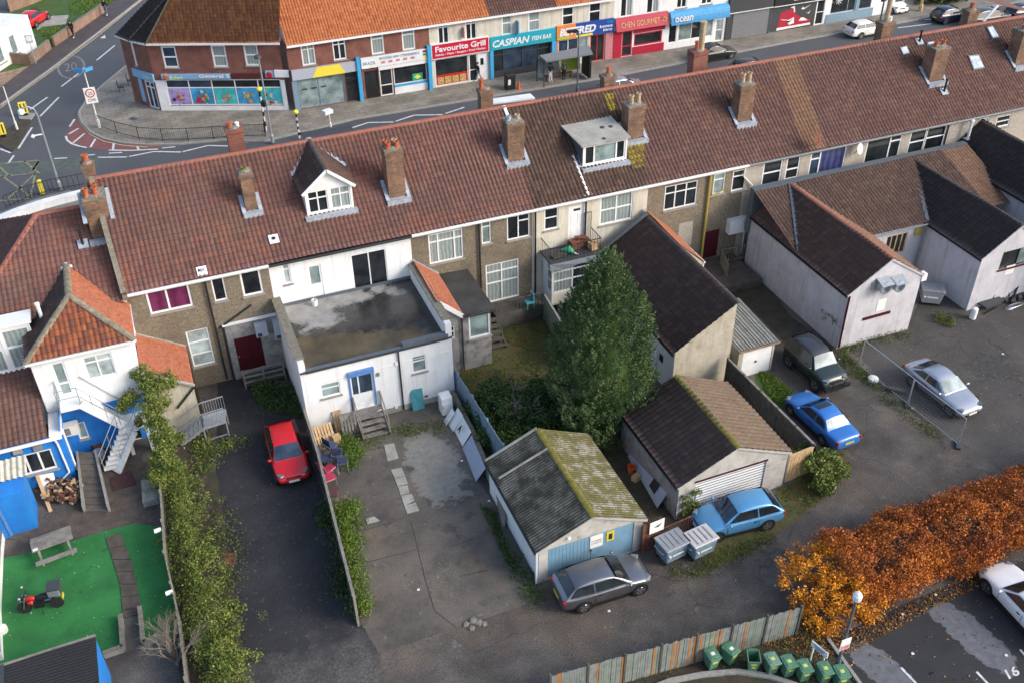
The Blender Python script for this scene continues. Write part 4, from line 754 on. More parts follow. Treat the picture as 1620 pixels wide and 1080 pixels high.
# glazed upper bay
by = 44.6; a0 = PY('E', 0, 955, Y=by); a1 = PY('E', 175, 925, Y=by); b1 = PY('I', 160, 165, Y=by)
bw = Wall(t, (a0.x-2, by), (a1.x, by), 3.6, a1.z, 'upvc', 'glazed_bay'); bw.win((.2, 4.4, bw.L-1.45, a1.z-.15), None, (.5,), .55, 'curtain', fw=.13, sill=None); bw.win((bw.L-1.4, 4.4, bw.L-.05, a1.z-.15), None, (), .55, 'curtain', fw=.13, sill=None); o = bw.build(); m = MB(); m.bb(a0.x-2, a1.x+.1, by-.1, 45.6, a1.z, a1.z+.1); m.build('bay_roof', 'upvc', o)
m = MB(); m.bb(X1-.12, X1+.12, 45.3, 45.45, ZE-.3, ZE); m.bar((X1-.02, YE, ZE+.09), (X1-.3, YR, ZR+.09), .26, .1); m.build('party_verge', 'coping', H1)
m = MB(); m.face([(X1, 45.4, 6.3), (X1, YE, ZE), (X1-.3, YR, ZR), (X1-.3, 51, 9.0)]); m.face([(X1-.3, YR, ZR), (X1-.3, 56.4, ZE), (X1-.3, 56.4, 5), (X1-.3, 51, 8)]); m.build('party_wall', 'pebbledash', H1)
# big stack straddling the party line
rp = RP0('E', 640, 410); zt = PY('E', 600, 165, Y=rp.y).z; xw0 = RP0('E', 565, 395).x; xw1 = PY('E', 715, 430, Y=rp.y).x
c = chimney(t, Vector(((xw0+xw1)/2, rp.y, rp.z)), None, None, None, zt, xw1-xw0, 1.25, [(.22, .3, .45, None), (.62, .3, .45, None), (.62, .7, .4, None)])
vent(H0, ('E', 510, 460), .9, rp=RP0)
# ================================================================ REAR BUILDINGS
def gable(t, x0, x1, xr, yf, yb, zl, zr, zR, wm, mats, ov=.12, rk=dict(), ridgemat='ridge_dark', back=True, wl=None):
    """ridge runs along Y; returns front, left, right walls (not built yet)"""
    fw = Wall(t, (x0, yf), (x1, yf), 0, min(zl, zR), wm, 'front_wall'); lw = Wall(t, (x0, yb), (x0, yf), 0, zl, wl or wm, 'side_wall'); rw = Wall(t, (x1, yf), (x1, yb), 0, zR, wm, 'side_wall')
    L = x1-x0; zm = min(zl, zR); top = [(0, zm), (L, zm)] + ([(L, zR)] if zR > zm+.01 else []) + [(xr-x0, zr-.06)] + ([(0, zl)] if zl > zm+.01 else [])
    if back: m = MB(); m.face([(x1, yb, 0), (x0, yb, 0), (x0, yb, zl), (xr, yb, zr-.06), (x1, yb, zR)]); m.build('back_wall', wm, t)
    kl = (zr-zl)/(xr-x0); kr = (zr-zR)/(x1-xr); yo = yf-ov*.7
    tile_roof('roof', [(x0-ov, yb, zl-kl*ov), (x0-ov, yo, zl-kl*ov), (xr, yo, zr), (xr, yb, zr)], mats[0], t, **rk); tile_roof('roof', [(x1+ov, yo, zR-kr*ov), (x1+ov, yb, zR-kr*ov), (xr, yb, zr), (xr, yo, zr)], mats[1], t, **rk)
    if ridgemat: ridge('ridge_tiles', (xr, yo, zr+.03), (xr, yb, zr+.03), ridgemat, t, .12)
    m = MB(); m.bar((x0-ov-.04, yo, zl-kl*ov-.05), (x0-ov-.04, yb, zl-kl*ov-.05), .1, .09); m.build('gutter', 'black_plastic', t)
    m = MB(); m.bar((x0-ov, yo+.03, zl-kl*ov-.06), (xr, yo+.03, zr-.06), .05, .1); m.bar((x1+ov, yo+.03, zR-kr*ov-.06), (xr, yo+.03, zr-.06), .05, .1); m.build('verge', wm, t)
    return fw, lw, rw, top
DK = dict(roll=.3, course=.36, amp=.05, stepz=.065); AS = dict(roll=.15, cor=True, amp=.06, per=8)
# --- mossy garage
t = thing('garage', 'mossy corrugated-roofed garage with pale blue double doors and two notices', 'garage', (13.8, 29, 0)); GM = t
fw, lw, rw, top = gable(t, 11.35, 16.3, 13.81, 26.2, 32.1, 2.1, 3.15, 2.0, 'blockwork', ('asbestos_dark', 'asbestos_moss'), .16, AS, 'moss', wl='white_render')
u0, z0, u1, z1 = .42, .02, fw.L-.42, 1.92; fw.h.append((u0, z0, u1, z1)); fw.build(top); lw.build(); rw.build()
m = MB(); um = (u0+u1)/2; fw.box(m, u0, um-.012, z0, z1, -.1, -.04); o = m.build('garage_door', 'blue_wood', t); m = MB(); fw.box(m, um+.012, u1, z0, z1, -.1, -.04); o2 = m.build('garage_door', 'blue_wood', t)
m = MB(); 
for k in range(12): fw.box(m, u0+.03+k*(um-u0)/12, u0+.045+k*(um-u0)/12, z0+.03, z1-.03, -.04, -.032)
m.build('board_joint', 'blue_wood', o); q = MB(); fw.box(q, um-.03, um+.03, .9, 1.05, -.04, .0); q.build('handle', 'rust', o2)
a_ = fw.rect(('O', 518, 200), ('O', 592, 232)); m = MB(); fw.box(m, a_[0], a_[2], a_[1]-.06, a_[3]+.1, -.035, -.01); s_ = m.build('notice', 'plate_white', o2)
text(s_, 'NO PARKING', fw.pt(a_[0]+.06, (a_[1]+a_[3])/2+.03, -.008), fw.u, (0, 0, 1), a_[2]-a_[0]-.12, .08, 'red', depth=.004); text(s_, 'IN CONSTANT USE', fw.pt(a_[0]+.06, (a_[1]+a_[3])/2-.1, -.008), fw.u, (0, 0, 1), a_[2]-a_[0]-.12, .06, 'black', depth=.004)
a_ = fw.rect(('O', 618, 170), ('O', 662, 198)); m = MB(); fw.box(m, a_[0], a_[2], a_[1]-.05, a_[3]+.08, -.035, -.01); s_ = m.build('notice', 'plate_yellow', o2); m = MB(); fw.box(m, a_[0]+.1, a_[2]-.1, a_[1]+.05, a_[3]-.05, -.01, -.004); m.build('symbol', 'black', s_)
m = MB(); m.tube([(11.2, 26.1, 2.0), (11.2, 26.12, .1)], .05, 8); m.build('downpipe', 'upvc', t); m = MB(); m.lathe(tuple(fw.pt(fw.uz('O', 382, 180)[0], 2.28, .06)), [(.05, -.05), (.1, 0), (.05, .05)], 8); m.build('lamp', 'white_lamp', t)
m = MB(); m.bar((11.2, 32.15, 2.08), (13.8, 32.15, 3.2), .12, .08); m.build('roof_batten', 'cement', t); m = MB(); m.bar((11.3, 30.7, 2.22), (13.7, 30.7, 3.2), .1, .05); m.build('roof_batten', 'cement', t)
# --- pebbledash garage with roller door
t = thing('garage', 'pale block garage with dark and tan tiled roof and ribbed roller door', 'garage', (21.5, 29.8, 0)); G2 = t
fw, lw, rw, top = gable(t, 18.62, 24.4, 21.46, 27.15, 32.7, 2.2, 3.55, 2.22, 'blockwork', ('tile_dark', 'tile_tan'), .14, dict(roll=.3, course=.36, amp=.05, stepz=.06), 'moss', wl='dirty_render')
a_ = fw.rect(('K', 1160, 905), ('K', 1570, 960)); u0, u1, zt = a_[0], fw.uz('K', 1590, 780)[0], fw.uz('K', 1165, 898)[1]; fw.h.append((u0, .0, u1, zt)); fw.build(top); lw.build(); rw.build()
m = MB(); k = 0; z_ = .02
while z_ < zt-.05: fw.box(m, u0, u1, z_, z_+.11, -.072, -.058); z_ += .17
o = m.build('roller_door', 'upvc', t); m = MB(); fw.box(m, u0, u1, .0, zt, -.1, -.075); m.build('slat_groove', 'dark_grey', o); o; m = MB(); fw.box(m, u0-.05, u1+.05, zt, zt+.1, -.02, .03); m.build('lintel', 'maroon', t)
# --- tall brown mono-pitch building
t = thing('workshop', 'tall rendered workshop with steep dark brown single-slope tiled roof beside conifer', 'workshop', (24.6, 40, 0)); BB = t
yf, yb, xl, xr_, zl, zh = 35.15, 44.9, 22.85, 26.28, 2.85, 5.05
fw = Wall(t, (xl, yf), (xr_, yf), 0, zl, 'tan_render', 'front_wall'); fw.build([(0, zl), (xr_-xl, zl), (xr_-xl, zh-.05)]); lw = Wall(t, (xl, yb), (xl, yf), 0, zl-.03, 'white_render', 'side_wall')
c_ = lw.uz('K', 925, 85); c2 = lw.uz('K', 955, 285); lw.h.append((min(c_[0], c2[0]), .02, max(c_[0], c2[0]), min(c_[1], 2.2))); lw.build(); m = MB(); lw.box(m, min(c_[0], c2[0]), max(c_[0], c2[0]), .02, min(c_[1], 2.2), -.1, -.05); d_ = m.build('side_door', 'upvc', t); q = MB(); lw.box(q, min(c_[0], c2[0])+.2, max(c_[0], c2[0])-.2, 1.3, 1.75, -.05, -.04); q.build('door_pane', 'glass_dark', d_)
rw = Wall(t, (xr_, yf), (xr_, yb), 0, zh-.05, 'tan_render', 'side_wall'); rw.build(); m = MB(); m.face([(xr_, yb, 0), (xl, yb, 0), (xl, yb, zl), (xr_, yb, zh-.05)]); m.build('back_wall', 'tan_render', t)
tile_roof('roof', [(xl-.12, yb, zl-.07), (xl-.12, yf-.1, zl-.07), (xr_+.05, yf-.1, zh+.03), (xr_+.05, yb, zh+.03)], 'tile_dark', t, **DK); m = MB(); m.bar((xl-.15, yf-.1, zl-.12), (xl-.15, yb, zl-.12), .1, .09); m.build('gutter', 'black_plastic', t); ridge('ridge_tiles', (xr_+.03, yf-.1, zh+.04), (xr_+.03, yb, zh+.04), 'ridge_dark', t, .1); m = MB(); m.bar((xl, yb+.05, zl+.12), (xr_, yb+.05, zh+.2), .12, .22); m.build('rear_flashing', 'dark_lead', t)
# orange lean-to bit behind it
t = thing('lean_to', 'small orange tiled lean-to tucked behind the brown-roofed workshop', 'lean-to', (27.3, 43, 0)); e0, e1 = PP(('G', 1215, 545), Vector((0, 0, 3.5)), Vector((0, 0, 1))), None
yb2, yf2 = 45.6, 41.2; zz = 3.6; tile_roof('roof', [(28.1, yf2, zz), (28.1, yb2, zz), (26.4, yb2, 5.15), (26.4, yf2, 5.15)], 'brick_tile', t, .17, .16, .02, .02); m = MB(); m.bb(26.4, 28.0, yf2+.05, yb2, 0, zz); m.face([(26.4, yf2+.05, zz), (28.0, yf2+.05, zz), (26.4, yf2+.05, 5.1)]); m.build('wall', 'tan_render', t); m = MB(); m.tube([(28.13, yf2, zz-.05), (28.13, yb2, zz-.05)], .06, 8); m.tube([(28.1, yf2+.1, zz-.1), (28.1, yf2+.05, .2)], .05, 8); m.build('gutter', 'upvc', t)
# --- corrugated garage with white up and over door
t = thing('garage', 'small garage with pale corrugated roof and white up-and-over door', 'garage', (28.2, 36.8, 0))
x0, x1, yf, yb, zf, zb = 26.75, 29.0, 34.98, 38.9, 1.98, 2.25
fw = Wall(t, (x0, yf), (x1, yf), 0, zf-.05, 'tan_render', 'front_wall'); fw.h.append((.28, .02, x1-x0-.12, 1.86)); fw.build(); Wall(t, (x0, yb), (x0, yf), 0, zf-.05, 'tan_render', 'side_wall').build(); Wall(t, (x1, yf), (x1, yb), 0, zf-.05, 'tan_render', 'side_wall').build()
m = MB(); fw.box(m, .3, x1-x0-.14, .03, 1.84, -.08, -.02); d_ = m.build('garage_door', 'white_paint', t); q = MB(); fw.box(q, 1.1, 1.2, .85, .95, -.02, .03); q.build('handle', 'black', d_); m = MB(); fw.box(m, .2, x1-x0-.05, 1.86, 1.95, -.02, .03); m.build('lintel', 'rust', t)
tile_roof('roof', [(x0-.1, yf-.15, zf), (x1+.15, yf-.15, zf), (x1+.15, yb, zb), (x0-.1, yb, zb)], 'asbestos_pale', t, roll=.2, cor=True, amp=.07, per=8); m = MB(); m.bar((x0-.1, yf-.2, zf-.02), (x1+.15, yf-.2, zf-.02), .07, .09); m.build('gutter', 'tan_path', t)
# --- long white wing group at right
t = thing('outbuilding', 'white rendered gabled outbuilding with two silver wall fans and orange verge', 'outbuilding', (35.9, 40, 0)); WA = t
fw, lw, rw, top = gable(t, 33.45, 38.4, 35.95, 35.1, 44.6, 3.72, 5.4, 3.8, 'grey_render', ('tile_dark', 'tile_buff'), .1, DK, 'ridge_red')
fw.build(top); lw.build(); rw.build()
def fan(k, x, y):
    u_, z_ = fw.uz(k, x, y); m = MB(); m.lathe((0, 0, 0), [(.34, 0), (.36, .1), (.36, .5), (.3, .52), (.3, .3)], 16); M = Matrix.Translation(fw.pt(u_, z_, .0)) @ Matrix.Rotation(rad(90), 4, 'X'); m.xf(M); o = m.build('extract_fan', 'galv', WA); q = MB(); c = fw.pt(u_, z_+.25, .3); q.slab([c+Vector((-.4, .3, .2)), c+Vector((.4, .3, .2)), c+Vector((.4, -.35, -.02)), c+Vector((-.4, -.35, -.02))], (0, 0, .03)); q.build('cowl', 'galv', o)
fan('L', 745, 75); fan('L', 830, 65); m = MB(); fw.box(m, *[fw.uz('L', 690, 70)[0], fw.uz('L', 880, 10)[0]], fw.uz('L', 690, 110)[1], fw.uz('L', 690, 70)[1]+.12, 0, .03); m.build('fan_panel', 'pebble_pale', t)
a_ = fw.rect(('L', 640, 268), ('L', 800, 250)); m = MB(); fw.box(m, a_[0], a_[2], a_[1]-.02, a_[1]+.16, 0, .05); m.build('bricked_window_sill', 'maroon', t); a_ = fw.rect(('L', 730, 175), ('L', 765, 228)); m = MB(); fw.box(m, a_[0], a_[2], a_[1], a_[3], 0, .02); m.build('notice', 'plate_white', t); downpipe(t, [(33.5, 35.03, 3.6), (33.5, 35.03, 2.4), (33.5, 35.0, .2)], 'maroon'); m = MB(); m.bb(38.4, 38.75, 35.05, 35.4, 3.3, 3.75); m.build('hopper', 'upvc', t)
# cross wing
t = thing('outbuilding', 'low white cross wing with brown weathered roof and barred window between two gables', 'outbuilding', (40.8, 42, 0)); WB = t
fw = Wall(t, (38.4, 39.9), (42.8, 39.9), 0, 3.65, 'grey_render', 'front_wall'); a_ = fw.rect(('H', 785, 800), ('H', 890, 865)); fw.win((a_[0], a_[1]-.2, a_[2], a_[3]+.1), None, (.25, .5, .75), None, 'wood_new_pane' if 0 else 'glass_dark', 'wood_new', sill=None); fw.build(); Wall(t, (33.45, 44.65), (33.45, 44.6), 0, 3.6, 'grey_render', 'side_wall').build()
def bz(y): return 3.72+(y-39.8)*(5.4-3.72)/4.8
for (xa, xb, mt) in ((33.35, 47.4, 'tile_brown'), (47.4, 49.6, 'tile_buff')):
    pts = [(xa, 39.7, bz(39.7)), (xb, 39.7, bz(39.7)), (xb, 44.6, bz(44.6)), (xa, 44.6, bz(44.6))]
    tile_roof('roof', [(p[0], p[1], p[2]-.015) for p in pts], mt, t, .24, .33)
m = MB(); m.bb(33.35, 49.6, 44.55, 45.0, 2.5, 5.48); m.build('rear_parapet', 'dark_lead', t); m = MB(); m.tube([(38.5, 39.62, 3.62), (42.8, 39.62, 3.62)], .06, 8); m.tube([(42.6, 39.65, 3.6), (42.6, 39.75, .1)], .05, 8); m.build('gutter', 'mid_grey', t); fw.solid('yellow', 'alarm_box', ('H', 958, 735), ('H', 988, 768), 0, .12)
m = MB(); m.bar((33.5, 39.8, 3.8), (35.9, 44.6, 5.46), .2, .04); m.build('valley', 'dark_lead', t); m = MB(); m.bar((42.75, 39.8, 3.8), (45.1, 44.6, 5.36), .22, .05); m.build('valley', 'dark_lead', t)
t = thing('outbuilding', 'white rendered outbuilding with dark tiled gable and shuttered window at right edge', 'outbuilding', (45.1, 40, 0)); WC = t
fw, lw, rw, top = gable(t, 42.82, 47.5, 45.15, 35.25, 44.6, 3.66, 5.3, 3.66, 'grey_render', ('tile_black', 'tile_black'), .1, DK, 'ridge_dark')
a_ = fw.rect(('H', 1505, 860), ('H', 1640, 925)); fw.win((a_[0], a_[1]-.25, min(a_[2], 4.4), a_[3]+.1), None, (.62,), None, ['glass_dark', 'frosted'], 'black', sill='maroon'); fw.build(top); lw.build(); rw.build(); a_ = fw.rect(('H', 1515, 970), ('H', 1550, 1010)); m = MB(); fw.box(m, a_[0], a_[2], a_[1], a_[3], 0, .02); m.build('notice', 'plate_white', t)
t = thing('outbuilding', 'white sided outbuilding with black tiled roof and silver flue near terrace', 'outbuilding', (51.5, 40, 0))
fw, lw, rw, top = gable(t, 49.1, 54.0, 51.5, 33.0, 46.0, 4.4, 6.25, 4.4, 'grey_render', ('tile_black', 'tile_black'), .12, DK, 'ridge_dark'); fw.build(top); lw.build(); rw.build()
k_ = (6.25-4.4)/2.4; p_ = PP(('H', 1275, 195), Vector((49.1, 0, 4.4)), Vector((-k_, 0, 1))); m = MB(); m.tube([p_, p_+Vector((0, 0, 1.2))], .09, 8); m.lathe(tuple(p_+Vector((0, 0, 1.2))), [(.14, 0), (.14, .15), (.05, .2)], 8); o = m.build('flue', 'upvc', t); q = MB(); q.box((p_.x, p_.y, p_.z+.06), (.5, .4, .05)); q.build('flashing', 'lead', o)
# --- flat roofed white extension
t = thing('flat_roof_extension', 'white rendered flat-roofed extension with blue framed door and wooden steps', 'extension', (8.2, 42.6, 0)); WX = t
x0, x1, yf, yb, zr_ = 4.35, 12.2, 39.55, 45.66, 3.95
fw = Wall(t, (x0, yf), (x1, yf), 0, 4.05, 'white_render', 'front_wall')
fw.win(('J', 410, 305), ('J', 538, 355), (), .62, ['frosted'], fw=.06); fw.win(('J', 968, 135), ('J', 1062, 212), (), .66, 'frosted', fw=.06)
u0, z0, u1, z1 = fw.rect(('J', 590, 250), ('J', 748, 395)); z0 = .85; fw.win((u0, z0, u1, z1), None, (.35,), None, 'glass_blue', name='door', sill=None, fw=.07, panel=.42); fw.build()
Wall(t, (x0, yb), (x0, yf), 0, 4.0, 'white_render', 'side_wall').build(); Wall(t, (x1, yf), (x1, yb), 0, 4.0, 'white_render', 'side_wall').build()
m = MB(); fw.box(m, u0-.1, u1+.08, z1, z1+.28, 0, .16); fw.box(m, u0-.1, u0-.003, z0, z1, -.02, .05); fw.box(m, u1+.003, u1+.08, z0, z1, -.02, .05); m.build('shutter_box', 'blue_door', t)
m = MB(); m.bb(x0+.3, x1-.3, yf+.12, yb, zr_-.3, zr_); m.build('flat_roof', 'wet_roof', t); m = MB(); m.bb(x0+.28, 9.6, yf-.1, yf+.12, 3.88, 4.06); m.bb(9.6, x1-.2, yf-.1, yf+.25, 3.88, 4.22); m.build('roof_edge', 'dark_lead', t); m = MB(); m.tube([(x0, yf-.1, 3.98), (x1, yf-.1, 3.98)], .05, 8); m.build('gutter', 'black_plastic', t)
m = MB(); m.bb(x1-.3, x1+.02, yf-.02, yb, 3.9, 4.8); m.build('parapet', 'white_render', t); m = MB(); m.bb(x1-.36, x1+.1, yf+.3, yb-.01, 4.803, 4.9); m.build('coping', 'coping', t); m = MB(); m.bb(x0-.02, x0+.3, yf-.02, yb, 3.9, 4.5); m.build('parapet', 'white_render', t); m = MB(); m.bb(x0-.12, x0+.36, yf+.3, yb-.01, 4.503, 4.6); m.build('coping', 'coping', t)
m = MB(); m.bb(x0+.3, x1-.3, yb-.06, yb-.005, zr_, zr_+.16); m.build('upstand', 'dark_lead', t); ud = fw.uz('J', 880, 60)[0]; downpipe(t, [fw.pt(ud, 3.9, .08), fw.pt(ud, 3.5, .08), fw.pt(ud, .1, .08)], 'black_plastic', .045); m = MB(); fw.box(m, 0, fw.L, 3.1, 3.13, 0, .015); m.build('drip_band', 'white_render', t)
sx0, sx1 = fw.pt(u0, 0).x-.0, fw.pt(u1, 0).x+.25; m = MB()
for k in range(5): m.bb(sx0, sx1, yf-.3*(k+1)-.05, yf-.3*k-.06, .82-.17*k-.05, .82-.17*k); m.bb(sx0+.04, sx1-.04, yf-.3*k-.1, yf-.3*k-.06, .82-.17*(k+1), .82-.17*k-.05)
s_ = m.build('steps', 'wood_grey', t)
for s2 in (sx0, sx1): m = MB(); m.bar((s2, yf-1.6, .1), (s2, yf-.06, .8), .05, .25); m.bar((s2, yf-1.5, 0), (s2, yf-1.5, 1.0), .07); m.bar((s2, yf-.1, .8), (s2, yf-.1, 1.75), .07); m.bar((s2, yf-1.5, 1.0), (s2, yf-.1, 1.75), .05, .08); m.build('handrail', 'wood_grey', s_)
m = MB(); m.lathe(tuple(P('F', 380, 822, z=zr_)), [(.14, 0), (.17, .35), (.15, .36), (.12, .05)], 12); o = m.build('bucket', 'white_paint'); tag(o, 'white plastic bucket left on the wet flat roof', 'bucket')
m = MB(); fw.box(m, 0, .0+fw.L, .0, .35, .0, .012); m.build('plinth', 'cement', t)
for (k, x, y, mt) in (('J', 875, 170, 'upvc'), ('J', 763, 235, 'mid_grey'), ('J', 875, 432, 'upvc')): u_, z_ = fw.uz(k, x, y); q = MB(); fw.box(q, u_-.07, u_+.07, z_-.1, z_+.1, 0, .08); q.build('meter_box', mt, t)
u_, z_ = fw.uz('J', 1058, 370); q = MB(); fw.box(q, u_-.09, u_+.09, z_-.07, z_+.07, 0, .02); q.build('air_brick', 'brick_red', t)
# --- lean-to of the second pebbledash house
t = thing('lean_to', 'small lean-to with orange tile strip, black felt roof and corner window', 'lean-to', (13.6, 43.5, 0))
yf = 41.5; x0, x1 = 12.25, 15.08; fw = Wall(t, (x0, yf), (x1, yf), 0, 3.62, 'dirty_render', 'front_wall')
a_ = fw.rect(('F', 1315, 890), ('F', 1445, 1000)); fw.win((a_[0], a_[1], x1-x0-.03, 3.55), None, (), None, 'frosted', fw=.1); a_ = fw.rect(('F', 1172, 960), ('F', 1235, 1020)); fw.win(a_, None, (), .55, 'glass_dark', fw=.06); fw.build([(0, 3.62), (1.2, 3.62), (0, 4.85)]); Wall(t, (x1, yf), (x1, 45.7), 0, 3.62, 'pebbledash', 'side_wall').build()
m = MB(); fw.box(m, 0, fw.L, 1.95, 3.6, .0, .012); 
tile_roof('tile_roof', [(13.5, yf-.12, 3.76), (13.5, 45.68, 3.76), (12.1, 45.68, 5.0), (12.1, yf-.12, 5.0)], 'brick_tile', t, .17, .16, .02, .02); m = MB(); m.slab([(13.45, yf-.2, 3.72), (x1+.2, yf-.2, 3.66), (x1+.2, 45.68, 3.62), (13.45, 45.68, 3.7)], (0, 0, .08)); m.build('felt_roof', 'felt', t); m = MB(); m.bar((12.2, yf-.15, 4.88), (13.5, yf-.15, 3.66), .04, .24); m.build('bargeboard', 'upvc', t); m = MB(); m.tube([(13.45, yf-.22, 3.66), (x1+.2, yf-.22, 3.6)], .05, 8); m.tube([(13.4, yf-.08, 3.5), (13.4, yf-.08, .1)], .045, 8); m.build('gutter', 'black_plastic', t); m = MB(); m.bar((12.1, 45.64, 5.06), (13.5, 45.64, 3.86), .08, .12); m.build('rear_flashing', 'lead', t)
# garden steps and low deck wall of the same house
m = MB(); 
for k in range(5): m.bb(15.35, 16.35, 43.9-.35*k, 44.25-.35*k, 1.0-.2*k-.06, 1.0-.2*k)
m.bar((15.35, 44.3, .9), (15.35, 42.5, .05), .06, .22); m.bar((16.35, 44.3, .9), (16.35, 42.5, .05), .06, .22); m.tube([(16.4, 44.2, 1.0), (16.4, 44.2, 2.0), (16.4, 42.6, 1.0), (16.4, 42.6, 0)], .035, 6); o = m.build('garden_steps', 'wood_dark'); tag(o, 'dark timber garden steps beside the felt-roofed lean-to', 'steps')
m = MB(); m.bb(16.4, 19.4, 44.3, 45.66, .95, 1.02); m.bb(16.4, 19.4, 44.3, 44.36, 0, .94); o = thing('decking', 'low dark decking with wire rail under the curtained window', 'decking', (17.9, 45, 0)); m.build('deck', 'wood_dark', o); m = MB()
for k in range(14): m.bar((16.45+k*.22, 44.33, 1.02), (16.45+k*.22, 44.33, 1.85), .025)
m.bar((16.4, 44.33, 1.88), (19.4, 44.33, 1.88), .05); m.build('railing', 'wood_dark', o)
# --- balcony bay of the cream house
t = thing('balcony', 'cream bay with barred white windows under a cluttered railed balcony', 'balcony', (21, 45, 0)); dx0, dx1, dyf, dz = 19.75, 23.0, 44.2, 3.85
m = MB(); m.bb(dx0, dx1, dyf, 45.68, dz-.12, dz); m.build('deck', 'dark_grey', t); fw = Wall(t, (19.95, 44.35), (22.7, 44.35), .9, dz-.2, 'cream_render', 'bay_front'); fw.win((.08, 1.55, 2.67, 3.45), None, (.48,), [(.42, .75), (.42, .75)], ['curtain', 'glass_dark'], fw=.09, sill=None); fw.build(); lw = Wall(t, (19.95, 45.66), (19.95, 44.35), .9, dz-.2, 'white_render', 'bay_side'); lw.win((.55, 1.55, 1.24, 3.45), None, (), (.42, .75) and [(.42, .75)], 'frosted', fw=.07, sill=None); lw.build(); m = MB(); m.bb(19.9, 22.75, 44.3, 45.66, .78, .9); m.bb(20.5, 20.75, 44.5, 44.75, 0, .78); m.build('bay_floor', 'tan_render', t)
m = MB()
for k in range(13): fw.box(m, .12+k*.205, .135+k*.205, 1.6, 3.4, .0, .015)
m.build('window_bars', 'black', t); m = MB(); m.slab([(19.7, 44.12, 3.74), (22.9, 44.12, 3.74), (22.9, 43.98, 3.3), (21.6, 43.98, 3.5), (20.6, 43.98, 3.34), (19.7, 43.98, 3.42)], (0, .03, 0)); m.build('tarpaulin', 'dark_lead', t)
m = MB()
for a_, b_ in (((dx0+.04, 45.6), (dx0+.04, dyf+.04)), ((dx0+.04, dyf+.04), (dx1-.04, dyf+.04)), ((dx1-.04, dyf+.04), (dx1-.04, 45.6))):
    n = int(math.dist(a_, b_)/.2)
    for k in range(n+1): f_ = k/n; m.bar((a_[0]+(b_[0]-a_[0])*f_, a_[1]+(b_[1]-a_[1])*f_, dz), (a_[0]+(b_[0]-a_[0])*f_, a_[1]+(b_[1]-a_[1])*f_, dz+.85), .02)
    m.bar((*a_, dz+.87), (*b_, dz+.87), .035)
m.bar((dx1-.04, 45.6, dz), (dx1-.04, 45.6, dz+1.9), .03); m.bar((dx1-.5, 45.6, dz), (dx1-.5, 45.6, dz+1.9), .03); m.bar((dx1-.5, 45.6, dz+1.9), (dx1-.04, 45.6, dz+1.9), .03); m.build('railing', 'black', t)
# --- white two storey extension with hipped roof at the left
t = thing('rear_extension', 'white two storey extension with hipped orange roof and outside stairs', 'extension', (-5.1, 44, 0)); W0 = t
xl, xr_, yf, ze = -7.42, -2.86, 42.6, 6.15; xm = (xl+xr_)/2; ya, za = 44.95, 7.7; yb = 48.0
fw = Wall(t, (xl, yf), (xr_, yf), 0, ze, 'white_render', 'front_wall')
a_ = fw.rect(('I', 303, 175), ('I', 455, 355)); fw.win((a_[0], a_[1], a_[2], a_[3]), None, (), [(.36,)], 'frosted', name='door', sill=None, fw=.1); dzl = a_[1]; dxa, dxb = fw.pt(a_[0], 0).x, fw.pt(a_[2], 0).x
a_ = fw.rect(('I', 498, 140), ('I', 715, 235)); fw.win(a_, None, (.46,), [.72, .72], 'blind', fw=.07, sill=None); a_ = fw.rect(('I', 450, 520), ('I', 545, 615)); fw.win((a_[0], .9, a_[2], 1.9), None, (), None, 'frosted', fw=.06); fw.h.append((2.95, .02, 3.75, 1.7)); fw.build(); m = MB(); fw.box(m, 2.95, 3.75, .02, 1.7, -.1, -.06); m.build('back_door', 'black', t); m = MB()
us = [.0]; wz = fw.h[2]
for (ua, ub, zb0, zb1) in ((0, wz[0]-.01, .0, 2.75), (wz[2]+.01, 2.94, 0, 2.75), (3.76, fw.L, 0, 2.75), (wz[0]-.01, wz[2]+.01, 0, .8), (wz[0]-.01, wz[2]+.01, 1.92, 2.75), (2.94, 3.76, 1.72, 2.75)): fw.box(m, ua, ub, zb0, zb1, .0, .015)
m.build('painted_base', 'blue_render', t); Wall(t, (xr_, yf), (xr_, 45.7), 0, ze, 'white_render', 'side_wall').build(); Wall(t, (xl, 45.7), (xl, yf), 0, ze, 'white_render', 'side_wall').build()
o_ = .18; k_ = (za-ze)/(xm-xl); e = ze-.1
tile_roof('roof', [(xl-o_, yf-o_, e), (xr_+o_, yf-o_, e), (xm, ya, za)], 'tile_hip', t, .24, .34); tile_roof('roof', [(xl-o_, yb-1.2, e), (xl-o_, yf-o_, e), (xm, ya, za), (xm, yb, za)], 'tile_dark', t, .24, .34); tile_roof('roof', [(xr_+o_, yf-o_, e), (xr_+o_, yb-1.2, e), (xm, yb, za), (xm, ya, za)], 'brick_tile', t, .2, .14, .012, .02)
for a_, b_ in (((xl-o_, yf-o_, e+.04), (xm, ya, za+.04)), ((xr_+o_, yf-o_, e+.04), (xm, ya, za+.04)), ((xm, ya, za+.04), (xm, yb, za+.04))): ridge('hip_tiles', a_, b_, 'ridge_lichen', t, .13, .35)
m = MB(); m.bb(xl-o_, xr_+o_, yf-o_-.06, yf-o_, e-.12, e-.005); m.bb(xr_+o_, xr_+o_+.06, yf-o_, yb-1.5, e-.12, e-.005); m.bb(xl-o_-.06, xl-o_, yf-o_, yb-1.5, e-.12, e-.005); m.build('gutter', 'upvc', t); m = MB(); m.bar((xl-o_+.1, yb-1.9, e+.25), (xm, yb-.05, za+.08), .14, .05); m.bar((xr_+o_, yb-1.9, e+.2), (xm, yb-.05, za+.08), .14, .05); m.build('valley_flashing', 'upvc', t)
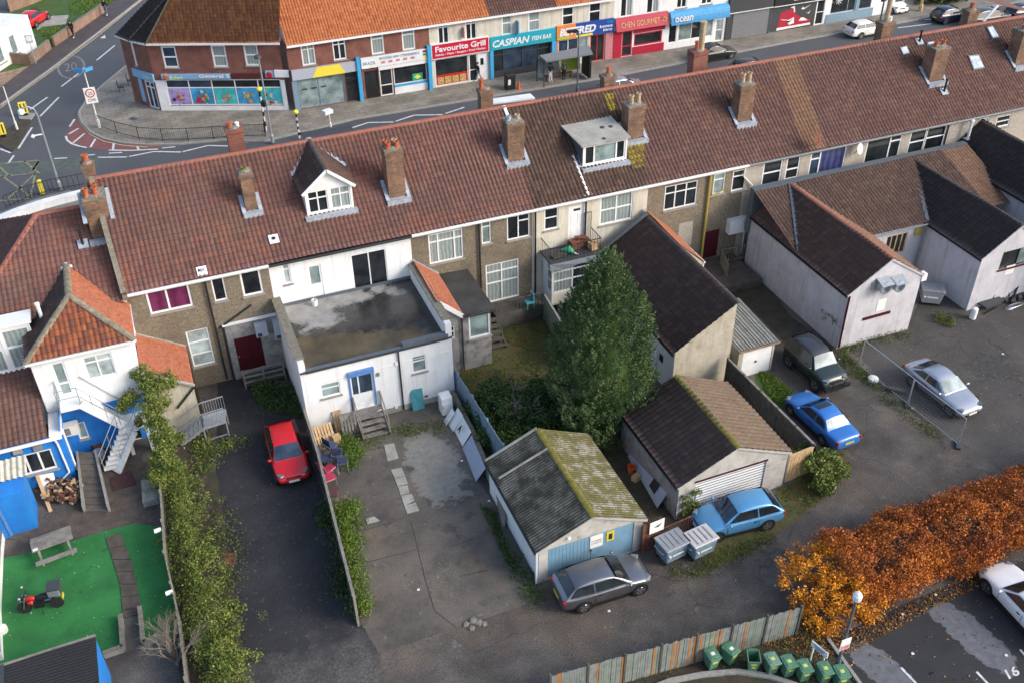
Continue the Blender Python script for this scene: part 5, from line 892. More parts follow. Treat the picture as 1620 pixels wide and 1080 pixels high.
p_ = PP(('E', 255, 900), Vector((xl, 0, ze)), Vector((-k_, 0, 1))); m = MB(); m.tube([p_, p_+Vector((0, 0, .75))], .09, 8); m.lathe(tuple(p_+Vector((0, 0, .75))), [(.12, 0), (.12, .12), (.04, .15)], 8); m.build('flue', 'upvc', t)
# outside stairs
st = thing('outside_stairs', 'white concrete outside stairs with thin grey handrails against white extension', 'stairs', (-5, 42, 0)); gp = P('I', 845, 785); zm_ = 1.75
lx0, lx1 = dxa-.1, dxb+.25; m = MB(); m.bb(lx0, lx1, yf-1.0, yf-.02, dzl-.22, dzl-.02); m.build('landing', 'white_paint', st)
mx0 = gp.x-.25; mx1 = mx0+1.15; m = MB(); m.bb(mx0, mx1, yf-1.15, yf-.02, zm_-.18, zm_); m.build('landing', 'white_paint', st)
m = MB(); m.bar((lx1, yf-.5, dzl-.15), (mx0+.05, yf-.5, zm_-.1), .9, .18); n = 8
m.bar((lx1, yf-.97, dzl+.05), (mx0+.05, yf-.97, zm_+.1), .07, .5)
m.build('flight', 'white_paint', st); fe = P('I', 650, 838); sy = yf-1.15; m = MB()
A0, B0 = Vector((mx0+.3, sy+.02, zm_-.1)), Vector((fe.x+.35, fe.y, .05)); m.bar(A0, B0, .95, .16); n = 8
for k in range(n): p_ = A0.lerp(B0, (k+.5)/n); m.box((p_.x, p_.y, p_.z+.1), (.95, .3, .1))
m.build('flight', 'timber_white', st)
for px_ in (mx0+.1, mx1-.1): m = MB(); m.bar((px_, sy+.1, 0), (px_, sy+.1, zm_-.19), .16); m.build('post', 'white_paint', st)
m = MB(); R1 = [(lx0, yf-.05), (lx0, yf-.96), (lx1, yf-.96)]
for h_ in (.5, 1.0):
    m.tube([(p[0], p[1], dzl+h_) for p in R1]+[(mx0+.1, yf-1.0, zm_+h_)], .022, 6); m.tube([(mx1, yf-.1, zm_+h_), (mx1, sy, zm_+h_)], .022, 6); off = Vector((.45, 0, h_+.1)); m.tube([A0+off, B0+off], .022, 6); off = Vector((-.45, 0, h_+.1)); m.tube([A0+off, B0+off], .022, 6)
m.tube([(lx1+.2, yf-.06, dzl+.95), (mx0+.2, yf-.06, zm_+.95)], .025, 6)
for p in R1: m.tube([(p[0], p[1], dzl), (p[0], p[1], dzl+1)], .022, 6)
for f_ in (.3, .6, .9): q_ = Vector((lx1, yf-.98, dzl)).lerp(Vector((mx0+.1, yf-1.0, zm_)), f_); m.tube([q_, q_+Vector((0, 0, 1))], .022, 6)
for f_ in (.05, .5, .95):
    for sx in (-.45, .45): q_ = A0.lerp(B0, f_)+Vector((sx, 0, .1)); m.tube([q_, q_+Vector((0, 0, 1))], .022, 6)
m.build('handrail', 'grey_steel', st)
# --- blue single storey building
t = thing('blue_outbuilding', 'bright blue single storey building with dark red lean-to tile roof', 'outbuilding', (-9, 43, 0)); xw = -6.9; yf = 40.9; ze = 2.85
fw = Wall(t, (-13, yf), (xw, yf), 0, ze, 'blue_render', 'front_wall'); fw.win(('I', 60, 750), ('I', 355, 805), (.34, .66), None, 'glass_dark', fw=.09); fw.build(); Wall(t, (xw, yf), (xw, 42.55), 0, ze+.4, 'blue_render', 'side_wall').build()
tile_roof('roof', [(-13, yf-.15, ze+.02), (xl-.05, yf-.15, ze+.02), (xl-.05, 45.2, 4.55), (-13, 45.2, 4.55)], 'tile_dkred', t, .24, .34); m = MB(); m.bb(xl, xw+.05, yf-.1, 42.5, ze-.05, ze+.1); m.build('parapet', 'white_render', t); m = MB(); m.bb(-13, xw, yf-.24, yf-.15, ze-.16, ze); m.build('gutter', 'upvc', t); downpipe(t, [(xw-.35, yf-.2, ze-.1), (xw-.3, yf-.08, ze-.5), (xw-.25, yf-.08, .5), (xw-.6, yf-.08, .2)], 'upvc', .05)
m = MB(); m.tube([(xw+.05, yf+.3, ze), (xw+.05, yf+.3, .2)], .05, 8); m.build('downpipe', 'upvc', t)
for (k, x0_, y0_, mt) in (('I', 105, 700, 'pebble_pale'), ('I', 230, 680, 'mid_grey')): u_, z_ = fw.uz(k, x0_, y0_); q = MB(); fw.box(q, u_-.2, u_+.2, z_-.17, z_+.17, 0, .1); o = q.build('vent_grille', mt, t)
u_, z_ = PP(('I', 420, 555), Vector((0, 42.3, 0)), Vector((0, 1, 0))).xz; m = MB(); m.bb(u_-.45, u_+.45, 41.9, 42.3, z_-.3, z_+.3); o = thing('air_conditioner', 'cream air conditioning unit on blue wall under white stairs', 'air conditioner', (u_, 42.3, z_-.3)); m.build('casing', 'beige_metal', o); m = MB()
for k in range(7): m.bb(u_-.35, u_+.05, 41.88, 41.9, z_-.2+k*.06, z_-.17+k*.06)
m.build('grille', 'dark_grey', o)
# --- blue shed with cream corrugated roof
t = thing('shed', 'bright blue shed with ragged cream corrugated roof', 'shed', (-10, 39, 0)); m = MB(); xs = -8.75; m.bb(-13, xs, 38.05, 39.7, 0, 2.25); m.build('wall', 'blue_render', t); tile_roof('roof', [(-13, 38.9, 2.45), (-8.5, 38.9, 2.45), (-8.55, 40.2, 2.62), (-13, 40.2, 2.62)], 'corr_cream', t, roll=.26, cor=True, amp=.08); m = MB(); m.bar((-9.95, 37.95, 2.3), (-9.85, 37.9, .1), .1, .12); m.build('corner_post', 'blue_door', t); m = MB(); m.face([(-13, 37.9, 0), (-9.9, 37.9, 0), (-9.9, 37.9, 1.9), (-13, 37.9, 1.9)]); m.build('front_panel', 'blue_render', t); m = MB(); m.slab([(-13, 38.03, 2.26), (xs, 38.03, 2.26), (xs, 38.95, 2.4), (-13, 38.95, 2.4)], (0, 0, .05)); m.build('front_roof', 'blue_render', t)
# --- black corrugated shed bottom left
t = thing('shed', 'black corrugated roofed blue shed at the foot of the lawn', 'shed', (-8, 27, 0)); rp_ = [P('M', 585, 795, z=2.35), P('M', 250, 850, z=2.4), P('M', 0, 950, z=2.3)]
xr_ = rp_[0].x; yb = rp_[0].y; tile_roof('roof', [(-12.5, 23.5, 2.1), (xr_, 23.5, 2.1), (xr_, yb, 2.4), (-12.5, yb-.6, 2.4)], 'corr_black', t, roll=.14, cor=True, amp=.045, per=6) if 0 else None
tile_roof('roof', [(xr_, 22.5, 2.36), (xr_, yb, 2.36), (-9.6, yb-.12, 2.42), (-9.6, 22.5, 2.42)], 'corr_black', t, roll=.14, cor=True, amp=.05, per=6); tile_roof('roof', [(-9.6, 22.5, 2.42), (-9.6, yb-.12, 2.42), (-13, yb-.5, 2.1), (-13, 22.5, 2.1)], 'corr_black', t, roll=.14, cor=True, amp=.05, per=6)
m = MB(); m.bar((xr_, yb+.03, 2.36), (-9.6, yb-.1, 2.42), .1, .12); m.bar((-9.6, yb-.1, 2.42), (-13, yb-.5, 2.1), .1, .12); m.build('roof_edge', 'wood_grey', t); m = MB(); m.bb(-13, xr_-.05, 22.5, yb-.6, 0, 2.08); m.bb(xr_-.2, xr_-.02, 22.5, yb-.05, 0, 2.3); m.build('wall', 'blue_render', t); m = MB(); m.bar((-9.6, 22.5, 2.48), (-9.6, yb-.1, 2.48), .35, .03); m.build('ridge_flashing', 'dark_grey', t)
# --- brick-tiled lean-to
t = thing('lean_to', 'grey rendered lean-to with brick red plain tile roof beside white extension', 'lean-to', (-1.7, 44, 0)); m = MB(); x0, x1, y0, y1, zh, zl_ = -2.84, -.66, 42.35, 45.68, 4.25, 2.8
tile_roof('roof', [(x1+.08, y0-.1, zl_), (x1+.08, y1, zl_), (x0, y1, zh), (x0, y0-.1, zh)], 'brick_tile', t, .17, .16, .012, .02); fw = Wall(t, (x0, y0), (x1, y0), 0, zl_-.05, 'tan_render', 'front_wall'); fw.build([(0, zl_-.05), (x1-x0, zl_-.05), (0, zh-.08)]); Wall(t, (x1, y0), (x1, y1), 0, zl_-.05, 'tan_render', 'side_wall').build(); m = MB(); m.bar((x1+.1, y0-.12, zl_-.02), (x0, y0-.12, zh-.02), .12, .1); m.build('verge', 'cement', t); m = MB(); m.tube([(x1+.12, y0-.1, zl_-.05), (x1+.12, y1, zl_-.05)], .055, 8); m.tube([(x1+.1, y0-.1, zl_-.1), (x0+1.2, y0-.1, 1.6)], .05, 8); m.build('gutter', 'black_plastic', t); m = MB(); m.bar((x1+.1, y1-.05, zl_+.08), (x0, y1-.05, zh+.08), .1, .08); m.build('rear_flashing', 'cement', t)
# ================================================================ VEHICLES
for nm, c, mt in (('paint_red', (.55, .008, .012), 0), ('paint_grey', (.2, .205, .22), .8), ('paint_silver', (.5, .51, .54), .8), ('paint_sky', (.1, .31, .55), .25), ('paint_blue', (.03, .17, .5), .1), ('paint_green', (.02, .035, .033), .2), ('paint_black', (.012, .013, .015), 0), ('paint_white', (.78, .78, .77), 0), ('paint_navy', (.012, .02, .05), .2), ('paint_dark', (.05, .053, .06), .4)): paint(nm, c, metal=mt)
CT = dict(  # L W H wb cowl rf rr tail zbelt zhood ztail wheel
 hatch=dict(L=4.0, W=1.72, H=1.47, wb=2.5, cowl=.25, rf=.43, rr=.84, tail=.97, zb=.93, zh=.86, zt=.95, r=.31), coupe=dict(L=4.35, W=1.8, H=1.38, wb=2.65, cowl=.30, rf=.47, rr=.72, tail=.9, zb=.9, zh=.82, zt=.95, r=.32), sedan=dict(L=4.3, W=1.7, H=1.38, wb=2.55, cowl=.27, rf=.42, rr=.68, tail=.80, zb=.88, zh=.82, zt=.9, r=.29), suv=dict(L=4.0, W=1.75, H=1.85, wb=2.3, cowl=.28, rf=.40, rr=.93, tail=.985, zb=1.15, zh=1.1, zt=1.15, r=.39), estate=dict(L=4.9, W=1.85, H=1.7, wb=2.8, cowl=.25, rf=.4, rr=.9, tail=.97, zb=1.05, zh=1.0, zt=1.08, r=.35))
def car(label, kind, mat, plate='front', roofmat=None, glassm=None, sunroof=False, extra=None, **ov):
    c = dict(CT[kind]); c.update(ov); L, W, H = c['L'], c['W'], c['H']; hw = W/2; zb0 = .2 if kind != 'suv' else .38
    t = thing('car', label, 'car'); X = lambda f: L/2-f*L
    # body
    st = [(0.0, .38, .5, .70), (.012, .30, .60, .80), (.05, .24, c['zh']-.16, .90), (.12, zb0, c['zh']-.06, .965), (c['cowl']-.02, zb0, c['zh']+.03, 1.0), (c['cowl']+.05, zb0, c['zb'], 1.0), (.5, zb0, c['zb']+.01, 1.0), (.72, zb0, c['zb']+.02, 1.0), (.88, zb0, c['zt'], .97), (.955, .24, c['zt']-.01, .92), (.988, .3, c['zt']-.1, .86), (1.0, .38, .56, .78)]
    m = MB(); nr = 0
    for f, z0, z1, wf in st:
        w_ = hw*wf; zm = z0+(z1-z0)*.55; half = [(0, z0), (w_*.8, z0), (w_*.96, z0+.08), (w_, zm), (w_*.985, z1-.12), (w_*.93, z1-.02), (w_*.6, z1+.02), (0, z1+.03)]
        ring = half+[(-y, z) for y, z in half[-2:0:-1]]; nr = len(ring); m.v += [(X(f), y, z) for y, z in ring]
    for i in range(len(st)-1):
        for j in range(nr): a, b = i*nr+j, i*nr+(j+1) % nr; m.f.append((a, b, b+nr, a+nr)); m.mi.append(0)
    m.f.append(tuple(range(nr))[::-1]); m.f.append(tuple(range((len(st)-1)*nr, len(st)*nr))); m.mi += [0, 0]
    b = m.build('body', mat, t, True); sm = b.modifiers.new('s', 'SUBSURF'); sm.levels = sm.render_levels = 2
    # cabin surface
    wb_, wr = hw*.94, hw*.69
    cs = [(c['cowl'], c['zb']-.03, .0), (c['rf'], H-.045, 1), ((c['rf']+c['rr'])/2, H, 1), (c['rr'], H-.06, 1), (c['tail'], c['zt']-.02, 0)]
    def sec(i):
        f, z, op = cs[i]; zbelt = c['zb']-.03 if i < 4 else c['zt']-.04
        if op: wr_ = wr*(1 if i < 3 else .95); p = [(wb_, zbelt), (wb_+(wr_-wb_)*.5, zbelt+(z-.10-zbelt)*.5), (wr_, z-.10), (wr_*.94, z-.035), (wr_*.7, z-.005), (wr_*.35, z+.012)]
        else: ww = wb_*.95; p = [(ww, z), (ww*.985, z+.002), (ww*.97, z+.004), (ww*.92, z+.006), (ww*.7, z+.01), (ww*.35, z+.015)]
        full = p+[(0, p[-1][1]+.005)]+[(-y, q) for y, q in p[::-1]]; return [Vector((X(f), y, q)) for y, q in full]
    S = [sec(i) for i in range(5)]; n = len(S[0]); m = MB()
    for r in S: m.v += [tuple(q) for q in r]
    for i in range(4):
        for j in range(n-1): a = i*n+j; m.f.append((a, a+1, a+1+n, a+n)); m.mi.append(1 if (roofmat and i in (1, 2) and 3 <= j <= n-5) else 0)
    cb = m.build('cabin', [mat, roofmat or mat], t, True); sm = cb.modifiers.new('s', 'SUBSURF'); sm.levels = sm.render_levels = 2
    def patch(i, t0, t1, j0, j1, name, gm, off=.012):
        q = MB(); g = []
        for tt in (t0, (t0+t1)/2, t1):
            row = []
            for j in range(j0, j1+1):
                a, b2 = S[i][j], S[i+1][j]; p = a.lerp(b2, tt); d1 = (b2-a); d2 = S[i][min(j+1, n-1)].lerp(S[i+1][min(j+1, n-1)], tt)-S[i][max(j-1, 0)].lerp(S[i+1][max(j-1, 0)], tt); nn = d1.cross(d2).normalized()
                if nn.z < 0: nn = -nn
                row.append(p+nn*off)
            g.append(row)
        for a in range(2):
            for k in range(j1-j0): q.face([g[a][k], g[a][k+1], g[a+1][k+1], g[a+1][k]])
        return q.build(name, gm, t, True)
    gm = glassm or ('carglass', 'carglass')
    patch(0, .07, .9, 3, n-4, 'windscreen', gm[0]); patch(3, .12, .80, 3, n-4, 'rear_window', gm[1])
    if sunroof: patch(1, .2, .85, 4, n-5, 'sunroof', 'carglass', .008)
    xc, xrf, xrr, xt = X(c['cowl']), X(c['rf']), X(c['rr']), X(c['tail']); xb = (xrf+xrr)/2-.02*L
    for s in (1, -1):
        def sp(x, z): f = (z-(c['zb']-.03))/(H-.1-(c['zb']-.03)); return Vector((x, s*(wb_+(wr-wb_)*f+.012), z))
        zl, zt = c['zb']+.04, H-.13
        for pts in ([(xc-.2*(xc-xrf)-.06, zl), (xrf-.04, zt), (xb+.035, zt), (xb+.035, zl)], [(xb-.035, zl), (xb-.035, zt), (xrr+.03, zt-.02), (xrr+(xt-xrr)*.62, zl+.03)]):
            q = MB(); q.face([sp(*p) for p in (pts if s > 0 else pts[::-1])]); q.build('side_window', 'carglass', t)
        q = MB(); mx = xc-.18; q.lathe((0, 0, 0), [(.02, -.06), (.06, -.035), (.062, .025), (.03, .055)], 8); q.xf(Matrix.Translation((mx, s*(hw+.07), c['zb']+.05)) @ Matrix.Scale(1.5, 4, (0, 1, 0))); q.bar((mx, s*(hw-.06), c['zb']), (mx, s*(hw+.06), c['zb']+.04), .05); q.build('wing_mirror', mat, t)
        for xw, nm in ((c['wb']/2+ (.03*L if kind != 'suv' else 0), 'f'), (-c['wb']/2+(.03*L if kind != 'suv' else 0), 'r')):
            r = c['r']; q = MB(); q.lathe((0, 0, 0), [(r+.07, -.01), (r+.07, .0), (r+.055, .008)], 24); Mx = Matrix.Translation((xw, s*(hw*.995), r+.01)) @ Matrix.Rotation(-s*rad(90), 4, 'X'); q.xf(Mx); q.build('wheel_arch', 'black', t)
            q = MB(); q.lathe((0, 0, 0), [(r*.5, -.2), (r*.93, -.2), (r, -.16), (r, -.03), (r*.93, .005), (r*.66, .005), (r*.64, -.03)], 24); q.xf(Matrix.Translation((xw, s*(hw*.995+.012), r)) @ Matrix.Rotation(-s*rad(90), 4, 'X')); wo = q.build('wheel', 'rubber', t)
            q = MB(); q.lathe((0, 0, 0), [(r*.64, -.03), (r*.64, .0), (r*.58, .0), (r*.56, -.02), (r*.2, -.025)], 20)
            for k in range(5): a = k*2*math.pi/5; q.bar((r*.1*math.cos(a), r*.1*math.sin(a), -.012), (r*.6*math.cos(a), r*.6*math.sin(a), -.004), .07, .02)
            q.xf(Matrix.Translation((xw, s*(hw*.995+.012), r)) @ Matrix.Rotation(-s*rad(90), 4, 'X')); q.build('rim', 'chrome', wo)
        q = MB(); q.box((X(.065), s*hw*.69, c['zh']-.17), (.34, .24, .1), -s*.5); h = q.build('headlight', 'lens', t); bv = h.modifiers.new('b', 'BEVEL'); bv.width = .04; bv.segments = 3
        q = MB(); q.box((X(.972), s*hw*.74, c['zt']-.19), (.16, .26, .17), s*.35); h = q.build('tail_light', 'tail_lens', t); bv = h.modifiers.new('b', 'BEVEL'); bv.width = .04; bv.segments = 2
        q = MB(); q.bb(xc-.12, xc-.11, s*(hw+.001)-.004, s*(hw+.001)+.004, .35, c['zb']-.05); q.bb(xb-.02, xb-.01, s*(hw+.001)-.004, s*(hw+.001)+.004, .35, c['zb']-.05); q.bb(xb+.1, xb+.26, s*hw-.01, s*hw+.03, c['zb']-.16, c['zb']-.13); q.bb(-c['wb']/2+.45, c['wb']/2-.4, s*(hw-.03)-.02, s*(hw-.03)+.02, zb0-.02, zb0+.07); q.build('door_trim', 'black', t)
    q = MB(); q.box((L/2-.02, 0, .36), (.06, W*.5, .16)); q.box((L/2-.055, 0, c['zh']-.28), (.06, W*.42, .09)); q.build('grille', 'black', t); q = MB(); q.box((L/2+.018, 0, .42), (.02, .52, .11)); q.build('number_plate', 'plate_white', t); q = MB(); q.box((-L/2-.004, 0, .62), (.02, .52, .11)); q.build('number_plate', 'plate_yellow', t)
    if extra: extra(t, c, X)
    return t, c
def place(tc, pf, pr, side, centre=False):
    t, c = tc; d = (pf-pr); d.z = 0; d.normalize(); left = Vector((-d.y, d.x, 0)); mid = (pf+pr)/2
    if not centre: mid = mid-left*(side*c['W']/2)
    t.location = (mid.x, mid.y, 0); t.rotation_euler = (0, 0, math.atan2(d.y, d.x)); return t
place(car('bright red hatchback parked nose-out on the dark driveway', 'hatch', 'paint_red', glassm=('glass_blue', 'carglass')), P(463, 748, z=.5), P(441, 663, z=1.4), 0, True)
place(car('metallic grey three-door hatchback parked against pale blue garage doors', 'hatch', 'paint_grey', L=4.2, W=1.78, wb=2.58), P(1008.7, 942), P(919.8, 970), -1)
place(car('light sky blue hatchback parked before ribbed roller door', 'hatch', 'paint_sky', glassm=('glass_blue', 'carglass'), L=4.1), P(1139.6, 857), P(1215.6, 838), 1)
place(car('old bright blue saloon with sunroof parked along dark panel fence', 'sedan', 'paint_blue', sunroof=True, glassm=('carglass', 'carglass_pale')), P(1248, 655), P(1303.7, 708), 1)
def spare(t, c, X):
    q = MB(); q.lathe((0, 0, 0), [(.1, -.1), (.36, -.1), (.38, 0), (.34, .1), (.1, .1)], 20); q.xf(Matrix.Translation((-c['L']/2-.1, 0, 1.0)) @ Matrix.Rotation(rad(90), 4, 'Y')); q.build('spare_wheel', 'rubber', t); q = MB(); q.bb(c['L']/2-.02, c['L']/2+.14, -.8, .8, .45, .62); q.tube([(c['L']/2+.12, -.35, .5), (c['L']/2+.12, -.35, .95), (c['L']/2+.12, .35, .95), (c['L']/2+.12, .35, .5)], .03, 8); q.build('bull_bar', 'black', t)
place(car('dark green short off-road car with pale windscreen and black bull bar', 'suv', 'paint_green', roofmat='paint_dark', glassm=('carglass_pale', 'carglass'), extra=spare, L=3.75), P(1287, 619), P(1244, 579), -1)
place(car('dark silver coupe with pale roof parked on tarmac behind mesh fence', 'coupe', 'paint_silver', glassm=('carglass_pale', 'carglass')), P(1496, 656), P(1437, 609), -1)
pf = P(1559, 940); d_ = (P(1654, 1045)-pf).normalized(); place(car('white coupe cut off by the right edge near orange hedge', 'coupe', 'paint_white', W=1.84, L=4.5), pf, pf+d_*2.65, 1)
place(car('bright red hatchback parked on grass beside white house', 'hatch', 'paint_red', L=3.9), P(79, 31), P(57, 46), -1)
def ctr(px, py, z, dx, dy): c = P(px, py, z=z); return c+Vector((dx, dy, 0)), c-Vector((dx, dy, 0))
place(car('black saloon parked by kerb outside estate agent with blue canopy', 'sedan', 'paint_black', L=4.6, W=1.8, wb=2.8, H=1.44), P(1155.2, 94), P(1155.2, 94)-Vector((2.8, .1, 0)), -1)
place(car('dark grey car mostly hidden by roof ridge, ahead of black saloon', 'hatch', 'paint_dark'), *ctr(1190, 93, 1.4, 1, 0), 0, True)
place(car('silver car half hidden behind ridge chimney near bus shelter', 'hatch', 'paint_silver'), *ctr(985, 123, 1.35, 1, 0), 0, True)
place(car('white five-door hatchback parked by grey-blue shopfront', 'hatch', 'paint_white', L=4.3, W=1.78), P(1359.5, 63)+Vector((2.6, .05, 0)), P(1359.5, 63), -1)
place(car('navy hatchback parked in marked bay at upper right', 'hatch', 'paint_navy', L=3.8), P(1494.8, 40)+Vector((2.4, .05, 0)), P(1494.8, 40), -1)
place(car('white car parked end-on beside wooden pole at top edge', 'estate', 'paint_white', L=4.3, H=1.6), P(1419, 22)+Vector((0, -.2, 0)), P(1419, 22)+Vector((0, 3, 0)), 0, True)
place(car('black estate car with pale windows behind front gable at upper right', 'estate', 'paint_black', glassm=('carglass_pale', 'carglass_pale')), *ctr(1566, 15, 1.5, 1, 0), 0, True)
place(car('dark navy car cut off at the top right corner', 'hatch', 'paint_navy'), *ctr(1622, 12, 1.0, 1, 0), 0, True)
# delivery motorbike
def motorbike():
    f, r = P('M', 150, 650), P('M', 370, 612); d = (f-r).normalized(); L = 1.3; t = thing('motorbike', 'red and black delivery motorbike with grey top box on fake lawn', 'motorbike')
    for x in (L/2, -L/2): q = MB(); q.lathe((0, 0, 0), [(.2, -.05), (.28, -.05), (.3, 0), (.28, .05), (.2, .05)], 20); q.bar((-.22, 0, 0), (.22, 0, 0), .03); q.bar((0, -.22, 0), (0, .22, 0), .03); q.xf(Matrix.Translation((x, 0, .3)) @ Matrix.Rotation(rad(90), 4, 'X')); q.build('wheel', 'rubber', t)
    q = MB(); q.tube([(L/2, .09, .3), (L/2-.2, .09, .95)], .03, 8); q.tube([(L/2, -.09, .3), (L/2-.2, -.09, .95)], .03, 8); q.build('fork', 'chrome', t)
    q = MB(); q.tube([(L/2-.22, 0, .85), (0, 0, .4), (-.45, 0, .42), (-.7, 0, .75)], .05, 8); q.bb(-.18, .22, -.13, .13, .28, .58); q.build('engine', 'black', t)
    q = MB(); q.tube([(L/2-.05, 0, .8), (.25, 0, .82), (-.05, 0, .72)], [.07, .12, .08], 10); q.bb(.2, .42, -.15, .15, .55, .7); o = q.build('tank', 'red', t, True)
    q = MB(); q.tube([(.1, 0, .76), (-.2, 0, .8), (-.6, 0, .82)], [.1, .16, .14], 10); q.build('seat', 'black', t, True); q = MB(); q.tube([(L/2-.2, .36, 1.0), (L/2-.15, 0, .95), (L/2-.2, -.36, 1.0)], .02, 8)
    for s in (1, -1): q.tube([(L/2-.18, s*.25, 1), (L/2-.1, s*.32, 1.2)], .01, 6)
    q.build('handlebar', 'black', t)
    for s in (1, -1): q = MB(); q.lathe((L/2-.1, s*.32, 1.22), [(.02, -.05), (.06, 0), (.02, .05)], 8); q.build('mirror', 'chrome', t)
    q = MB(); q.slab([(L/2+.02, -.14, .85), (L/2+.02, .14, .85), (L/2-.14, .11, 1.15), (L/2-.14, -.11, 1.15)], (.02, 0, .01)); q.build('windshield', 'glass_blue', t); q = MB(); q.lathe((L/2+.05, 0, .78), [(.05, -.08), (.1, 0), (.05, .08)], 10); q.build('headlight', 'lens', t)
    q = MB(); q.bb(-1.0, -.52, -.27, .27, .92, 1.34); b = q.build('top_box', 'mid_grey', t); v = b.modifiers.new('b', 'BEVEL'); v.width = .03; q = MB(); q.bb(-1.02, -.5, -.285, .285, 1.3, 1.36); q.bb(-1.015, -.98, -.2, .2, 1.0, 1.28); q.build('box_lid', 'dark_grey', b)
    q = MB(); q.bb(-1.0, -.98, -.13, .13, .55, .74); q.build('number_plate', 'plate_yellow', t); q = MB(); q.tube([(.1, -.16, .3), (-.6, -.17, .38)], [.03, .06], 8); q.build('exhaust', 'chrome', t); q = MB(); q.tube([(-.05, .12, .35), (-.1, .3, .02)], .015, 6); q.build('side_stand', 'black', t)
    c = (f+r)/2; t.location = (c.x, c.y, 0); t.rotation_euler = (0, 0, math.atan2(d.y, d.x))
motorbike()
# ================================================================ PEOPLE
def skin(name, pts, edges, radii, mat, parent, lv=1):
    me = bpy.data.meshes.new(name); me.from_pydata(pts, edges, []); o = bpy.data.objects.new(name, me); COL.objects.link(o); s = o.modifiers.new('sk', 'SKIN'); sb = o.modifiers.new('sb', 'SUBSURF'); sb.levels = sb.render_levels = lv
    for v, r in zip(me.skin_vertices[0].data, radii): v.radius = (r, r) if not isinstance(r, tuple) else r
    me.skin_vertices[0].data[0].use_root = True; dg = bpy.context.evaluated_depsgraph_get(); dg.update(); m2 = bpy.data.meshes.new_from_object(o.evaluated_get(dg)); bpy.data.objects.remove(o); m2.materials.clear(); return finish(m2, name, mat, parent, True)
def person(label, loc, face, H=1.72, top='cloth_black', legs='denim', hair='hair_dark', stride=.0, shoe='black', armL=(.05, -.02), armR=(.05, -.02), lean=0, hood=False):
    """faces +X locally; stride = leg swing; arms = forward reach of elbow and hand"""
    t = thing('person', label, 'person'); k = H/1.72; V = lambda x, y, z: (x*k, y*k, z*k); s = stride; ln = lean
    hip, chest, neck, head = V(0, 0, .92), V(ln*.6, 0, 1.28), V(ln, 0, 1.47), V(ln+.02, 0, 1.6)
    P_, E_, R_ = [hip, V(ln*.3, 0, 1.1), chest, neck, head, V(ln+.02, 0, 1.67)], [(0, 1), (1, 2), (2, 3), (3, 4), (4, 5)], [.12*k, .115*k, .125*k, .055*k, .095*k, .06*k]
    def add(prev, p, r): P_.append(p); E_.append((prev, len(P_)-1)); R_.append(r); return len(P_)-1
    legp = {}; armp = {}
    for sg in (1, -1):
        a = add(0, V(0, sg*.09, .86), .085*k); kn = V(.02+sg*s*.5, sg*.1, .48); b = add(a, kn, .06*k); ft = V(sg*s-.01, sg*.1, .09+(.05 if sg*s < 0 else 0)); c = add(b, ft, .042*k); d = add(c, V(sg*s+.14, sg*.11, .035), .035*k); legp[sg] = [V(0, sg*.09, .88), kn, ft, V(sg*s+.14, sg*.11, .035)]
        e, h = armL if sg > 0 else armR; sh = V(ln*.9, sg*.19, 1.4); a = add(2, sh, .058*k); el = V(ln*.6+e, sg*.24, 1.12+abs(h)*.1); b = add(a, el, .042*k); wr = V(ln*.5+e+h+.03, sg*.22, .88+max(h, 0)*.75); c = add(b, wr, .03*k); armp[sg] = [chest, sh, el, wr]
        w_ = Vector(wr); dd = (w_-Vector(el)).normalized(); pm = add(c, tuple(w_+dd*.07*k), .032*k); x = Vector((0, 1, 0)); x = (x-dd*x.dot(dd)).normalized(); y = dd.cross(x)
        for i, (oo, ll) in enumerate(((-.03, .065), (-.01, .078), (.01, .072), (.028, .055))): q = add(pm, tuple(w_+dd*.1*k+y*oo*k), .009*k); add(q, tuple(w_+dd*(.1+ll)*k+y*oo*1.1*k-x*sg*.02*k), .008*k)
        q = add(c, tuple(w_+dd*.035*k+y*.035*k), .011*k); add(q, tuple(w_+dd*.075*k+y*.055*k), .009*k)
    body = skin('body', P_, E_, R_, 'skin', t); hx = Vector(head)
    m = MB(); m.lathe(tuple(hx+Vector((-.012, 0, -.04))*k), [(.1*k, 0), (.112*k, .05*k), (.1*k, .1*k), (.06*k, .135*k)], 12); m.xf(Matrix.Translation((-.018*k, 0, 0))); m.build('hair', hair if not hood else top, body, True)
    m = MB()
    for sg in (1, -1): m.lathe(tuple(hx+Vector((.088, sg*.032, .01))*k), [(.008, -.006), (.012, 0), (.008, .006)], 6)
    m.build('eyes', 'black', body); m = MB(); m.tube([hx+Vector((.09, 0, .01))*k, hx+Vector((.115, 0, -.025))*k, hx+Vector((.09, 0, -.03))*k], .013*k, 6); m.build('nose', 'skin', body); m = MB(); m.box(tuple(hx+Vector((.088, 0, -.055))*k), (.015, .05, .012)); m.build('mouth', 'maroon', body)
    for sg in (1, -1): m = MB(); m.lathe(tuple(hx+Vector((0, sg*.092, -.01))*k), [(.015, -.03), (.025, 0), (.015, .03)], 6); m.build('ear', 'skin', body)
    jp = [V(0, 0, .86), V(ln*.3, 0, 1.1), chest, V(ln*.95, 0, 1.42)]; je = [(0, 1), (1, 2), (2, 3)]; jr = [.15*k, .14*k, .15*k, .08*k]
    for sg in (1, -1):
        pr = 2
        for p, r in zip(armp[sg][1:], (.075, .058, .046)): jp.append(p); je.append((pr, len(jp)-1)); jr.append(r*k); pr = len(jp)-1
    skin('jacket', jp, je, jr, top, t)
    lp = [V(0, 0, .93)]; le = []; lr = [.135*k]
    for sg in (1, -1):
        pr = 0
        for p, r in zip(legp[sg][:3], (.1, .075, .06)): lp.append(p); le.append((pr, len(lp)-1)); lr.append(r*k); pr = len(lp)-1
